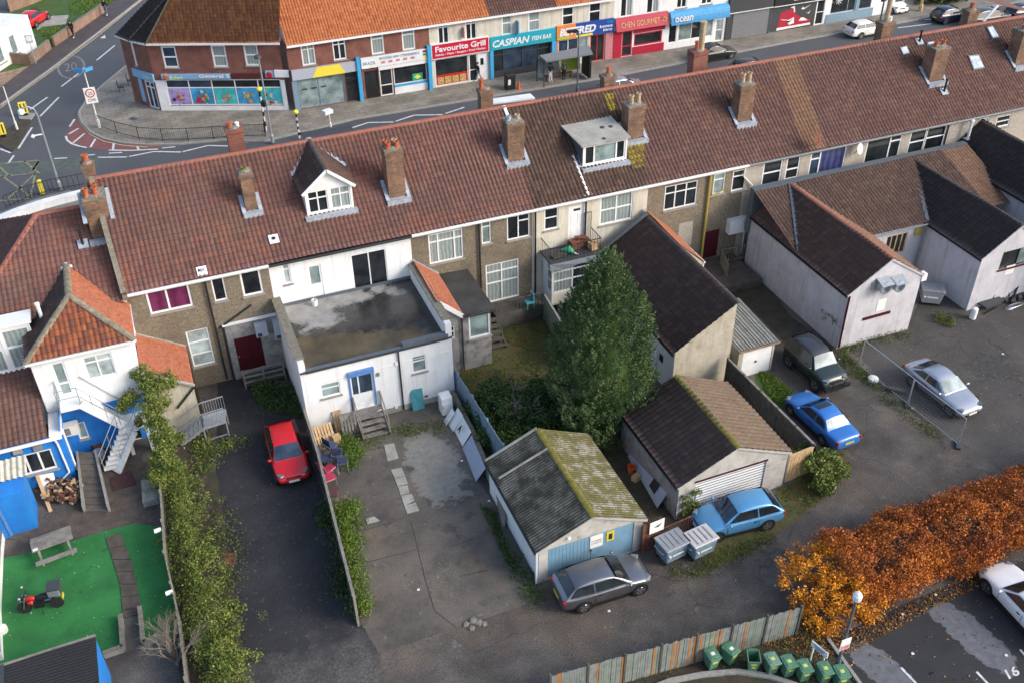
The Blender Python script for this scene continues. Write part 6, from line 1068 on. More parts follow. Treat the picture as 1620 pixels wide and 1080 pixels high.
    skin('trousers', lp, le, lr, legs, t)
    for sg in (1, -1): f_ = Vector(legp[sg][2]); m = MB(); m.tube([f_+Vector((-.06, 0, -.045)), f_+Vector((.05, 0, -.045)), f_+Vector((.17, 0, -.06))], [.05, .055, .035], 8); m.build('shoe', shoe, t, True)
    t.location = loc; t.rotation_euler = (0, 0, face)
hd = math.atan2(*(P('A', 600, 205)-P('A', 300, 435)).yx)
person('pedestrian in black hooded coat walking past low brick wall', P(117, 59, z=.11), hd+math.pi, stride=.22, legs='cloth_black', shoe='cloth_white', hood=True, lean=.06)
person('pedestrian in dark jacket with pale trainers near the top of side street', P(169, 25, z=.11), hd, stride=.2, legs='denim', shoe='cloth_white', H=1.75)
person('man in black jacket and grey trousers stepping towards grill shop door', P(757, 128, z=.12), rad(170), stride=.3, legs='cloth_grey', shoe='cloth_white', lean=.05, armL=(-.1, .1), armR=(.12, .1))
person('person in black top and white trousers waiting under bus shelter', P(870.5, 129.6, z=.12), rad(-70), stride=.04, legs='cloth_white', shoe='cloth_white', armR=(.1, .2), armL=(.08, .22))
person('person in long grey coat waiting under bus shelter', P(892, 126, z=.12), rad(60), stride=.05, top='cloth_grey', legs='cloth_black', hair='hair_grey', H=1.68)
# ================================================================ SHOPS ACROSS THE STREET
flat('chair_brown', (.07, .03, .03), .9, var=.2); flat('teal_sign', (.02, .36, .46), .4, var=.03); flat('red_sign', (.55, .012, .04), .4, var=.05); flat('orange_sign', (.75, .25, .06), .4, var=.05); flat('royal_blue', (.02, .07, .32), .4, var=.05); flat('sky_sign', (.22, .42, .62), .5, var=.08); flat('cyan_paint', (.05, .38, .66), .5, var=.06); flat('lime', (.4, .55, .06), .5, var=.1); flat('grey_sign', (.42, .44, .5), .5, var=.04); flat('yellow_sign', (.85, .68, .06), .5, var=.05); flat('poster_blue', (.05, .34, .6), .3, var=.4, scale=1.2); flat('poster_teal', (.06, .5, .5), .3, var=.3, scale=1.2); flat('poster_lilac', (.4, .32, .62), .3, var=.3, scale=1.2); flat('food', (.55, .38, .14), .6, var=.5, scale=7); flat('canopy_blue', (.05, .3, .6), .6, var=.15); flat('grey_blue', (.2, .3, .38), .5, var=.1); flat('crimson', (.42, .015, .045), .45, var=.08); flat('flag_green', (.02, .4, .2), .5); flat('dark_navy', (.012, .025, .08), .35, var=.3); flat('pale_green_letters', (.6, .72, .4), .5, var=.03); flat('brown_sign', (.1, .02, .02), .5); flat('gold', (.6, .35, .15), .5); flat('pink_wood', (.55, .22, .24), .6, var=.2)
YS = 80.1
def shop(label, pa, pb, wallmat, roofmat, ze=5.75, ridge_h=4.4, gutter='upvc', roofk=dict()):
    xa, xb = P(*pa).x, P(*pb).x; t = thing('shop_building', label, 'shop', ((xa+xb)/2, YS, 0), 'shops along the far pavement'); f = Wall(t, (xa, YS), (xb, YS), .12, ze, wallmat)
    tile_roof('roof', [(xa, YS-.35, ze), (xb, YS-.35, ze), (xb, YS+5.4, ze+ridge_h), (xa, YS+5.4, ze+ridge_h)], roofmat, t, **roofk); m = MB(); m.bb(xa, xb, YS-.42, YS-.34, ze-.16, ze+.02); m.build('gutter', gutter, t); m = MB(); m.face([(xa, YS, .12), (xa, YS, ze), (xa, YS+10, ze), (xa, YS+10, .12)]); m.face([(xb, YS, ze), (xb, YS, .12), (xb, YS+10, .12), (xb, YS+10, ze)]); m.slab([(xa, YS+11, ze), (xb, YS+11, ze), (xb, YS+5.4, ze+ridge_h-.02), (xa, YS+5.4, ze+ridge_h-.02)], (0, 0, -.1)); m.build('side_wall', wallmat, t)
    return t, f
def fasc(t, f, tl, br, mat, d=.22, name='fascia'):
    r = f.rect(tl, br); m = MB(); f.box(m, *([r[0], r[2], r[1], r[3]]), 0, d); return m.build(name, mat, t), r
def put(o, f, s, tl, br, mat, d=.225, shear=0, off=.0, th=.03): r = f.rect(tl, br); return text(o, s, f.pt(r[0], r[1], d), f.u, (0, 0, 1), r[2]-r[0], r[3]-r[1], mat, shear=shear, off=off, depth=th)
def blk(t, f, name, mat, tl, br, d0=0, d1=.03, parent=None): return f.solid(mat, name, tl, br, d0, d1, parent)
# corner shop
ca, cb, cc = P('A', 990, 683), P('B', 222, 680), P('A', 908, 658); ze = 5.9; ce = P('A', 725, 215, z=5.9)
t = thing('shop_building', 'red brick corner shop with blue picture windows and hipped tiled roof', 'shop', (ca.x+4, ca.y, 0), 'shops along the far pavement')
f = Wall(t, (ca.x, ca.y), (cb.x, cb.y), .12, ze, 'brick_red', 'front_wall'); g = Wall(t, (cc.x, cc.y), (ca.x, ca.y), .12, ze, 'brick_red', 'corner_wall'); sd_ = Wall(t, (ce.x, ce.y), (cc.x, cc.y), .12, ze, 'brick_red', 'side_wall')
for tl, br, pn in ((('A', 978, 285), ('A', 1095, 415), 'glass_blue'), (('A', 1282, 278), ('A', 1395, 410), 'curtain'), (('A', 1480, 272), ('A', 1588, 402), 'curtain')): f.win(tl, br, (), .5, pn, fw=.12)
r = f.rect(('A', 1003, 488), ('B', 192, 645)); w_ = f.win((r[0], .55, r[2], r[3]), None, (.2, .4, .6, .8), .68, ['glass_blue', 'glass_blue', 'glass_dark', 'glass_dark', 'glass_dark'], fw=.09, name='shop_window', sill=None)
for i, pm in enumerate(('poster_lilac', 'poster_blue', 'poster_teal', 'poster_blue', 'poster_teal')):
    W_ = (r[2]-r[0])/5; u0 = r[0]+W_*i+.08; m = MB(); f.box(m, u0, u0+W_-.16, .66, .55+(r[3]-.55)*.66, -.07, -.05); o = m.build('poster', pm, t); m = MB(); c = f.pt(u0+W_*.45, 1.15, -.04)
    M = Matrix((f.u, Vector((0, 0, 1)), f.n)).transposed().to_4x4(); M.translation = c; 
    for k in range(16): rr_ = random.uniform(.06, .2); m.lathe((random.gauss(0, .24), random.gauss(.1, .3), .004*k), [(rr_, 0), (rr_*.8, .003)], random.choice((5, 7, 9)), random.randint(0, 3))
    m.xf(M); m.build('picture', [('red', 'skin', 'chair_brown', 'food'), ('food', 'red_sign', 'lime', 'cream_render'), ('food', 'cream_render', 'grey_blue', 'orange_sign'), ('cream_render', 'food', 'lime', 'orange_sign'), ('red', 'cream_render', 'cyan_paint', 'crimson')][i], o)
f.build(); f2 = f
for tl, br, mt, nm in ((('A', 985, 452), ('A', 1412, 478), 'sky_sign', 'fascia'), (('A', 1412, 448), ('B', 76, 468), 'brown_sign', 'fascia'), (('B', 76, 432), ('B', 131, 468), 'sky_sign', 'logo_panel'), (('B', 131, 428), ('B', 225, 468), 'white_paint', 'fascia')):
    o, rr = fasc(t, f, tl, br, mt)
    if mt == 'sky_sign' and nm == 'fascia': put(o, f, 'Eden', ('A', 1035, 458), ('A', 1120, 480), 'pale_green_letters', off=.02); put(o, f, 'General S', ('A', 1215, 450), ('A', 1405, 470), 'white_lamp', off=.02); m = MB(); m.lathe((0, 0, 0), [(.22, 0), (.15, .04)], 14); M = Matrix((f.u, Vector((0, 0, 1)), f.n)).transposed().to_4x4(); M.translation = f.pt(f.uz('A', 1013, 468)[0], (rr[1]+rr[3])/2, .22); m.xf(M); m.build('logo', 'orange_plastic', o)
    if nm == 'logo_panel': m = MB(); m.lathe((0, 0, 0), [(.26, 0), (.2, .04)], 14); M.translation = f.pt((rr[0]+rr[2])/2, rr[1]+.2, .22); m.xf(M); m.build('logo', 'red', o)
m = MB(); f.box(m, 0, r[0], .12, 2.75, 0, .06); f.box(m, r[2], f.L, .12, 2.75, 0, .06); f.box(m, r[0], r[2], .12, .5, .0, .05); m.build('stall_riser', 'white_paint', t)
g.win((.25, .14, g.L-.25, 2.5), None, (.5,), .78, 'glass_blue', name='door', sill=None, fw=.1); g.build(); m = MB(); g.box(m, 0, g.L, 2.62, 3.3, 0, .15); o = m.build('fascia', 'sky_sign', t); text(o, 'Eden', g.pt(g.L*.3, 2.8, .155), g.u, (0, 0, 1), g.L*.5, .3, 'pale_green_letters')
sd_.win((sd_.L*.75, 3.6, sd_.L*.93, 5.6), None, (), .5, 'curtain', fw=.12); sd_.build(); m = MB(); sd_.box(m, sd_.L*.45, sd_.L, 2.62, 3.3, 0, .12); sd_.box(m, sd_.L*.7, sd_.L*.95, .5, 2.5, 0, .05); m.build('side_fascia', 'sky_sign', t)
hp = P('A', 1065, -70, z=10.2); ea, eb, ec = (Vector((*p.xy, ze)) for p in (ca+Vector((-.1, -.35, 0)), cb+Vector((0, -.35, 0)), cc+Vector((-.3, -.2, 0)))); nn = (eb-ea).cross(hp-ea).normalized(); rb = PP(('B', 165, -70), ea, nn); eb2 = PP(('B', 200, 255), ea, nn)
tile_roof('roof', [ea, eb, rb, hp], 'tile_plain', t, .3, .3, .02, .03); ee = Vector((ce.x-.3, ce.y, ze)); tile_roof('roof', [ec, ea, hp], 'tile_black', t, .3, .3); tile_roof('roof', [ee, ec, hp, hp+(ee-ec)*.7], 'tile_black', t, .3, .3); ridge('hip_tiles', ea, hp, 'ridge_lichen', t, .14); ridge('hip_tiles', ec, hp, 'ridge_dark', t, .14); m = MB(); m.bar(ea, eb, .12, .16); m.bar(ea, ec, .12, .16); m.bar(ec, ee, .12, .16); m.build('gutter', 'upvc', t)
m = MB(); q = Vector((cb.x, cb.y+.3, ze)); m.bar(q, q+Vector((0, 5.2, 4.2)), .5, .12); m.build('party_flashing', 'timber_white', t); q = PY('B', 140, 55, Y=84); m = MB(); m.bb(q.x-.7, q.x+.7, 84, 85, 8.0, 11.5); o = m.build('chimney', 'brick_red', t); m = MB(); m.bb(q.x-.9, q.x+.9, 83.6, 83.97, 8.2, 8.7); m.build('flashing', 'lead', o)
# yellow and grey shop
t, f = shop('red brick shop with grey fascia and yellow panel over frosted glass', (468, 178), (575, 160), 'brick_red', 'tile_orange'); 
for tl, br, pn in ((('B', 287, 268), ('B', 388, 392), 'curtain'), (('B', 480, 238), ('B', 574, 360), 'glass_dark')): f.win(tl, br, (.5,), [.7, .7], pn, fw=.1)
r = f.rect(('B', 240, 490), ('B', 655, 625)); f.win((.5, .2, f.L-1.5, 2.7), None, (.45,), None, 'frosted', 'grey_blue', fw=.07, name='shop_window', sill=None); f.win((f.L-1.4, .14, f.L-.3, 2.7), None, (), .8, 'glass_dark', 'dark_grey', fw=.08, name='door', sill=None); f.build(); o, rr = fasc(t, f, ('B', 238, 420), ('B', 655, 425), 'grey_sign'); m = MB(); zA, zB = 2.78, 3.62; f.box(m, .1, f.L-.1, zA, zB, .0, .23); 
bpy.data.objects.remove(o); o = m.build('fascia', 'grey_sign', t); m = MB(); q = [f.pt(u, z, .232) for u, z in ((f.L*.3, zA+.003), (f.L*.78, zA+.003), (f.L*.7, zB-.003), (f.L*.38, zB-.003))]; m.slab(q, f.n*.012); m.build('panel', 'yellow_sign', o); m = MB(); f.box(m, f.L-.32, f.L-.02, .12, 3.9, 0, .35); m.build('pilaster', 'cyan_paint', t); m = MB(); f.box(m, .02, .45, .12, 2.7, .0, .1); m.build('pilaster', 'grey_blue', t)
for k in range(3): m = MB(); f.box(m, .8+k*.8, 1.25+k*.8, 1.75, 1.87, -.06, -.04); m.build('window_label', 'dark_grey', t)
# butcher
t, f = shop('red brick butcher shop with white fascia and green flag in window', (575, 160), (685, 143), 'brick_red', 'tile_orange')
for tl, br in ((('B', 715, 205), ('B', 805, 325)), (('B', 905, 178), ('B', 993, 300))): f.win(tl, br, (), .7, 'curtain', fw=.12)
f.win((.3, .14, 1.5, 2.55), None, (), None, 'glass_dark', 'black', fw=.1, name='door', sill=None, panel=.4, panelmat='black'); f.win((1.6, .14, 2.75, 2.5), None, (), .4, 'glass_dark', 'white_paint', fw=.09, name='door', sill=None); f.win((2.85, .95, f.L-.4, 2.5), None, (), None, 'glass_dark', 'white_paint', fw=.07, name='shop_window', sill=None); f.build()
m = MB(); f.box(m, .1, f.L-.35, 2.85, 3.75, 0, .2); o = m.build('fascia', 'white_paint', t); flat('pale_blue_letters', (.25, .4, .5), .6); text(o, 'BUTCHER AND CONVENIENCE', f.pt(1.7, 3.42, .205), f.u, (0, 0, 1), 3.5, .22, 'pale_blue_letters', off=.01); text(o, 'BRAZIL', f.pt(.25, 3.15, .205), f.u, (0, 0, 1), 1.1, .25, 'pale_blue_letters')
for k in range(5): m = MB(); f.box(m, 1.8+k*.65, 2.15+k*.65, 3.08, 3.28, .2, .21); m.build('picture', 'pink_wood', o)
for k, mt in enumerate(('crimson', 'flag_green', 'yellow_sign')): m = MB(); f.box(m, f.L-.72, f.L-.4, 2.95+.26*(2-k), 3.15+.26*(2-k), .2, .21); m.build('flag_panel', mt, o)
m = MB(); f.box(m, 1.55, f.L-.35, 2.5, 2.82, .0, .14); m.build('blind_box', 'upvc', t); m = MB(); f.box(m, 2.85, f.L-.4, .75, .95, 0, .04); m.build('sill_band', 'cyan_paint', t); m = MB(); f.box(m, 2.85, f.L-.4, .12, .745, 0, .03); m.build('stall_riser', 'white_paint', t); m = MB(); f.box(m, f.L-.33, f.L-.02, .12, 4.0, 0, .35); m.build('pilaster', 'cyan_paint', t); m = MB(); f.box(m, f.L-1.7, f.L-.8, 1.05, 1.65, -.07, -.04); o = m.build('flag', 'flag_green', t); m = MB(); c = f.pt(f.L-1.25, 1.35, -.035); m.face([c-f.u*.33, c-Vector((0, 0, .2)), c+f.u*.33, c+Vector((0, 0, .2))]); m.build('flag_emblem', 'yellow_sign', o)
# grill
t, f = shop('cream takeaway with large crimson sign and red food pictures in window', (685, 143), (773, 125), 'cream_render', 'tile_orange')
for tl, br in ((('B', 1125, 145), ('B', 1200, 265)), (('B', 1295, 122), ('B', 1368, 242))): f.win(tl, br, (.5,), [.78, .78], 'glass_dark', fw=.1)
f.win((.35, .2, 3.4, 2.6), None, (), None, 'glass_dark', 'white_paint', fw=.07, name='shop_window', sill=None); f.win((3.5, .14, 4.25, 2.6), None, (), .42, 'glass_dark', 'white_paint', name='door', sill=None, panel=.0); f.h.append((4.3, .14, f.L-.15, 2.6)); f.build(); m = MB(); f.box(m, 4.3, f.L-.15, .14, 2.6, -.08, -.02); o = m.build('door', 'white_paint', t); m = MB(); f.box(m, 4.55, 4.85, 1.5, 2.1, -.02, -.01); m.build('pane', 'glass_dark', o)
m = MB(); f.box(m, .4, 3.35, .25, 1.15, -.07, -.045); o = m.build('picture_panel', 'red', t)
for k in range(4): m = MB(); f.box(m, .55+k*.68, 1.12+k*.68, .32, .95, -.045, -.035); m.build('picture', 'food', o)
m = MB(); f.box(m, .05, f.L-.05, 2.7, 4.02, 0, .2); o = m.build('sign_border', 'white_paint', t); m = MB(); f.box(m, .12, f.L-.12, 2.77, 3.95, .2, .215); s_ = m.build('sign_board', 'red_sign', o); text(o, 'Favourite Grill', f.pt(.4, 3.3, .217), f.u, (0, 0, 1), f.L-.8, .5, 'white_lamp', off=.025); text(o, 'Kebabs \u2022 Pizzas \u2022 Burgers \u2022 Fried Chicken', f.pt(.4, 2.92, .217), f.u, (0, 0, 1), f.L-.8, .24, 'white_lamp', off=.012); m = MB(); f.box(m, 3.0, 3.08, 4.2, 5.1, 0, .35); m.build('projecting_sign', 'pink_wood', t)
# fish bar
t, f = shop('white fish bar with turquoise sign and dark shuttered front', (773, 125), (880, 112), 'cream_render', 'tile_dkred')
for tl, br in ((('C', -25+0, 75), ('C', 40, 210)), (('C', 138, 65), ('C', 210, 188))): f.win(tl, br, (), .5, 'curtain', fw=.12)
f.win((.35, .2, f.L-.4, 2.62), None, (.18, .5, .78), [.8, .8, .8, .8], ['glass_dark', 'glass_blue', 'glass_blue', 'glass_dark'], 'dark_grey', fw=.07, name='shop_window', sill=None); f.build(); m = MB(); f.box(m, .05, f.L-.05, 2.72, 3.85, 0, .22); o = m.build('fascia', 'teal_sign', t); text(o, 'CASPIAN', f.pt(.25, 2.95, .225), f.u, (0, 0, 1), 3.5, .62, 'white_lamp', shear=.25, off=.03); text(o, 'FISH BAR', f.pt(3.95, 3.05, .225), f.u, (0, 0, 1), 1.9, .4, 'white_lamp', shear=.2, off=.02)
m = MB(); f.box(m, .02, .33, .12, 2.72, 0, .2); m.build('pilaster', 'cyan_paint', t); m = MB(); f.box(m, f.L-.38, f.L-.02, .12, 2.72, 0, .2); m.build('pilaster', 'cyan_paint', t); m = MB(); f.box(m, .35, f.L-.4, .14, .75, .0, .03); m.build('stall_riser', 'dark_grey', t); m = MB(); f.box(m, 2.6, 2.68, 3.9, 5.0, 0, .5); m.build('projecting_sign', 'sky_sign', t)
# bookmaker
t, f = shop('cream betting shop with orange and navy sign beside bus shelter', (880, 112), (965, 93), 'cream_render', 'tile_orange')
for tl, br in ((('C', 345, 40), ('C', 415, 152)), (('C', 510, 12), ('C', 580, 130))): f.win(tl, br, (), .5, 'glass_dark', fw=.12)
f.win((.3, .6, 3.3, 2.6), None, (.33, .66), None, ['glass_blue', 'glass_blue', 'frosted'], 'white_paint', fw=.08, name='shop_window', sill=None); f.win((3.5, .14, 4.9, 2.6), None, (.5,), None, 'glass_dark', 'red', fw=.08, name='door', sill=None); f.build(); m = MB(); f.box(m, .05, 1.9, 2.7, 3.95, 0, .22); o = m.build('fascia', 'orange_sign', t); m = MB(); f.box(m, 1.903, f.L-.05, 2.7, 3.95, 0, .22); o2 = m.build('fascia', 'royal_blue', t); m = MB(); f.box(m, .1, 1.3, 2.73, 2.92, .22, .228); m.build('stripe', 'lime', o); m = MB(); f.box(m, 1.91, 3.6, 2.73, 2.92, .22, .228); m.build('stripe', 'yellow_sign', o2)
text(o, 'BETFRED', f.pt(.3, 3.02, .225), f.u, (0, 0, 1), 3.6, .68, 'white_lamp', shear=.2, off=.04); text(o2, 'the', f.pt(5.0, 3.62, .225), f.u, (0, 0, 1), .55, .24, 'teal_sign', off=.01); text(o2, 'bonus', f.pt(4.3, 3.25, .225), f.u, (0, 0, 1), 1.25, .26, 'white_lamp', off=.02); text(o2, 'king', f.pt(4.65, 2.85, .225), f.u, (0, 0, 1), .9, .3, 'white_lamp', off=.02)
m = MB(); f.box(m, 5.0, f.L-.05, .12, 2.7, 0, .1); m.build('pilaster', 'pink_wood', t); m = MB(); f.box(m, .05, .28, .12, 2.7, 0, .1); m.build('pilaster', 'pink_wood', t)
# crimson restaurant
t, f = shop('white shop with all crimson front and gold lettering', (965, 93), (1050, 80), 'white_render', 'tile_dkred', 6.6)
for tl, br in ((('C', 705, -40), ('C', 772, 98)), (('C', 865, -40), ('C', 932, 75))): f.win(tl, br, (.5,), None, ['glass_dark', 'curtain'], fw=.1)
f.win((.95, .14, 2.0, 2.5), None, (), .4, 'glass_dark', 'crimson', fw=.12, name='door', sill=None); f.win((2.2, .95, f.L-.45, 2.1), None, (), None, 'glass_dark', 'crimson', fw=.12, name='shop_window', sill=None); f.build(); m = MB(); f.box(m, 2.1, f.L-.2, .12, .9, 0, .06); f.box(m, 2.1, f.L-.2, 2.15, 2.65, 0, .04); f.box(m, .05, .9, .12, 2.65, 0, .06); m.build('shopfront_panel', 'crimson', t)
m = MB(); q = [f.pt(u, z, d) for u, z, d in ((.1, 2.72, .55), (f.L-.1, 2.72, .55), (f.L-.1, 3.85, .15), (.1, 3.85, .15))]; m.slab(q, f.n*-.12); o = m.build('sign_board', 'crimson', t); text(o, 'CHEN GOURMET', f.pt(.6, 2.98, .47), f.u, (q[3]-q[0]), f.L-1.6, .5, 'gold', off=.0)
m = MB(); M = Matrix((f.u, Vector((0, 0, 1)), f.n)).transposed().to_4x4(); M.translation = f.pt(f.L-.55, 3.25, .42); 
for k in range(4): m.bar((-.25*math.cos(k*.785), -.25*math.sin(k*.785), 0), (.25*math.cos(k*.785), .25*math.sin(k*.785), 0), .09, .03)
m.xf(M); m.build('emblem', 'gold', o)
# blue canopy estate agent
t, f = shop('white shop with pale blue curved canopy sign and white-framed windows', (1050, 80), (1145, 66), 'white_render', 'tile_dkred', 6.6)
for tl, br in ((('C', 1048, -40), ('C', 1103, 45)), (('C', 1200, -60), ('C', 1258, 22))): f.win(tl, br, (.5,), None, 'glass_dark', fw=.1)
f.win((.25, .7, 1.1, 2.55), None, (), None, 'glass_dark', 'white_paint', fw=.06, name='side_light', sill=None); f.win((1.3, .75, 5.0, 2.55), None, (.38, .7), None, ['frosted', 'glass_dark', 'frosted'], 'white_paint', fw=.07, name='shop_window', sill=None); f.win((f.L-1.05, .14, f.L-.25, 2.8), None, (), [(.4, .78)], 'frosted', 'white_paint', name='door', sill=None); f.build()
m = MB(); L = f.L
for k in range(6):
    a0, a1 = k*math.pi/12, (k+1)*math.pi/12; p0 = (2.6+1.15*math.sin(a0), .12+.6*math.cos(a0)); p1 = (2.6+1.15*math.sin(a1), .12+.6*math.cos(a1)); m.face([f.pt(.05, p0[0], p0[1]), f.pt(L-.1, p0[0], p0[1]), f.pt(L-.1, p1[0], p1[1]), f.pt(.05, p1[0], p1[1])])
o = m.build('canopy', 'canopy_blue', t); text(o, 'ocean', f.pt(.4, 2.85, .735), f.u, (0, 0, 1), 1.9, .48, 'white_lamp', off=.02)
# charcoal shops
t, f = shop('charcoal painted shop with grey roller shutter', (1145, 66), (1215, 54), 'white_render', 'tile_dkred', 6.6); f.build(); m = MB(); f.box(m, .02, f.L-.05, .12, 4.2, 0, .1); m.build('painted_front', 'dark_grey', t); m = MB(); f.box(m, .05, f.L-.08, 2.75, 4.0, .1, .3); m.build('fascia', 'dark_grey', t); m = MB()
for k in range(22): f.box(m, .7, f.L-.35, .15+k*.115, .25+k*.115, .1, .125)
m.build('roller_shutter', 'mid_grey', t); m = MB(); f.box(m, .05, f.L-.05, 2.7, 2.76, .1, .36); m.build('shutter_trim', 'upvc', t)
t, f = shop('black painted shop with mural of a red and white trainer', (1215, 54), (1300, 38), 'white_render', 'tile_dkred', 6.6); f.win((f.L-1.2, .14, f.L-.25, 2.6), None, (), .5, 'glass_dark', 'white_paint', name='door', sill=None); f.build(); m = MB(); f.box(m, .05, f.L-.05, 2.72, 4.2, 0, .3); o = m.build('fascia', 'black', t); m = MB(); f.box(m, 2.2, 3.9, 3.05, 3.4, .3, .32); m.build('sign_plate', 'white_paint', o); m = MB(); f.box(m, .05, f.L-.05, 2.66, 2.72, 0, .34); m.build('shutter_trim', 'upvc', t); m = MB(); f.box(m, .05, f.L-1.3, .14, 2.64, 0, .03); o = m.build('mural', 'dark_grey', t)
def flatpoly(name, mat, pts, d): m = MB(); m.slab([f.pt(u, z, d) for u, z in pts], f.n*.01); return m.build(name, mat, o)
flatpoly('painted_trainer', 'crimson', [(.9, .45), (4.6, .45), (4.7, .8), (3.6, 1.15), (2.7, 1.7), (2.5, 2.2), (1.1, 1.9), (1.0, 1.2)], .03); flatpoly('painted_sole', 'white_paint', [(.85, .22), (4.75, .3), (4.75, .5), (.85, .46)], .042); flatpoly('painted_toe', 'white_paint', [(3.3, .85), (4.4, .78), (3.9, 1.1), (3.55, 1.15)], .042); flatpoly('painted_panel', 'white_paint', [(1.1, 1.3), (2.1, 1.1), (2.7, 1.3), (2.8, .7), (2.2, .62), (2.0, .95)], .042); flatpoly('painted_tick', 'black', [(1.5, 1.2), (2.2, .82), (2.6, 1.2), (2.2, .98)], .054); flatpoly('painted_collar', 'white_paint', [(2.1, 2.3), (2.6, 2.42), (2.75, 1.8), (2.62, 1.75), (2.5, 2.2)], .042)
for q in (((3.4, 2.0), (3.6, 2.2), (3.75, 2.05), (4.5, 2.3), (3.7, 1.92)), ((4.0, 1.6), (4.3, 1.5), (4.55, 1.75), (4.4, 1.4))): flatpoly('painted_trainer', 'white_paint', q, .042)
t, f = shop('grey-blue shop with white star in dark window', (1300, 38), (1380, 25), 'white_render', 'tile_dkred', 6.6); f.win((.5, 1.0, 3.4, 3.0), None, (.7,), None, 'glass_dark', 'grey_blue', name='shop_window', sill=None); f.win((3.9, 1.0, 5.4, 3.0), None, (), None, 'glass_dark', 'grey_blue', name='shop_window', sill=None); f.build(); m = MB(); f.box(m, .05, f.L-.4, .12, .98, 0, .06); f.box(m, .05, f.L-.1, 3.05, 4.2, 0, .2); f.box(m, 3.45, 3.85, .98, 3.0, 0, .08); m.build('shopfront_panel', 'grey_blue', t); m = MB(); M = Matrix((f.u, Vector((0, 0, 1)), f.n)).transposed().to_4x4(); M.translation = f.pt(1.4, 2.2, -.05)
for k in range(4): m.bar((-.4*math.cos(k*.785), -.4*math.sin(k*.785), 0), (.4*math.cos(k*.785), .4*math.sin(k*.785), 0), .06, .02)
m.xf(M); m.build('star', 'white_lamp', t)
t, f = shop('last white fronted shop at top right behind the white hatchback', (1380, 25), (1408, 20), 'white_render', 'tile_dkred', 6.6); f.win((.4, 1.3, 1.2, 2.6), None, (), None, 'glass_dark', 'white_paint', name='shop_window', sill=None); f.build()
# white house and walls, top left
a, b_ = P('A', 228, 292), P('A', -60, 475); d = (b_-a).normalized(); bk = Vector((-d.y, d.x, 0)); bk = bk if bk.y > 0 else -bk; hh = PY('A', 182, 97, Y=a.y).z
t = thing('house', 'plain white house with two pale windows at top left', 'house', (*a.xy, 0)); w_ = Wall(t, (b_.x, b_.y), (a.x, a.y), 0, hh, 'white_render', 'front_wall'); w_.win(('A', 45, 225), ('A', 120, 318), (), None, 'frosted', fw=.12); w_.win(('A', -45, 275), ('A', 38, 372), (), None, 'frosted', fw=.12); w_.build(); c_ = a+bk*8; Wall(t, (a.x, a.y), (c_.x, c_.y), 0, hh, 'white_render', 'side_wall').build(); m = MB(); m.slab([Vector((*p.xy, hh)) for p in (a, b_, b_+bk*8, a+bk*8)], (0, 0, .12)); m.build('flat_roof', 'white_render', t); m = MB(); q = [a+d*5.5, b_, b_+bk*8, a+d*5.5+bk*8]; m.prism(q, hh, hh+4); m.build('upper_storey', 'white_render', t)
def wall_run(name, label, pts, h, mat, th=.22, cat='wall', cap=None):
    t = thing(name, label, cat, pts[0]); m = MB()
    for p, q in zip(pts, pts[1:]): m.bar(p+Vector((0, 0, h/2)), q+Vector((0, 0, h/2)), th, h)
    m.build('wall', mat, t); m = MB()
    for p, q in zip(pts, pts[1:]): m.bar(p+Vector((0, 0, h+.03)), q+Vector((0, 0, h+.03)), th+.06, .06)
    m.build('coping', cap or 'coping', t); return t
wall_run('garden_wall', 'long low brick garden wall beside side street footpath', pp('A 335 290, 640 80'), .95, 'brick_garden'); wall_run('garden_wall', 'short low brick garden wall around white house forecourt', pp('A 65 385, 200 398, 310 305'), .95, 'brick_garden'); wall_run('garden_wall', 'tall brick garden wall behind the red car on grass', pp('A 60 75, 175 35, 330 -30'), 1.5, 'brick_garden')
# ================================================================ STREET FURNITURE
def pole(name, label, cat, base, h, mat, r=.06, parts=None, group=None): t = thing(name, label, cat, base, group); m = MB(); m.tube([base, base+Vector((0, 0, h))], [r, r*.7], 10); m.lathe(tuple(base), [(r*1.7, 0), (r*1.7, .6), (r, .75)], 10); m.build('pole', mat, t); return t
def hz(base, *px): return PY(*px, Y=base.y).z
b = P('E', 370, 115, z=.12); h = hz(b, 'A', 205, 720); t = pole('lamp_post', 'tall grey street lamp at left with curved arm above road', 'street lamp', b, h, 'galv', .09); m = MB(); q = b+Vector((0, 0, h)); m.tube([q, q+Vector((-.1, 0, .5)), q+Vector((-.5, 0, .75)), q+Vector((-.9, 0, .6))], .06, 8); m.build('arm', 'galv', t); m = MB(); m.lathe(tuple(q+Vector((-.95, 0, .2))), [(.1, 0), (.22, .1), (.2, .35), (.06, .45)], 10); m.build('lamp_head', 'white_lamp', t); m = MB(); m.tube([q+Vector((0, 0, -1.4)), q+Vector((-.7, 0, -1.4))], .05, 6); m.lathe(tuple(q+Vector((-.7, 0, -1.6))), [(.05, 0), (.16, .15), (.05, .3)], 8); m.build('camera', 'white_lamp', t)
b = P('A', 105, 790, z=.1); t = pole('signal_pole', 'thin white pole on traffic island at left', 'pole', b, hz(b, 'A', 5, 540), 'timber_white', .06)
b = P('A', 607, 778, z=.12); h = hz(b, 'A', 512, 425); t = pole('sign_post', 'white zone sign post with blue direction fingers at pavement corner', 'sign', b, h, 'timber_white', .07); z1 = hz(b, 'A', 545, 575)
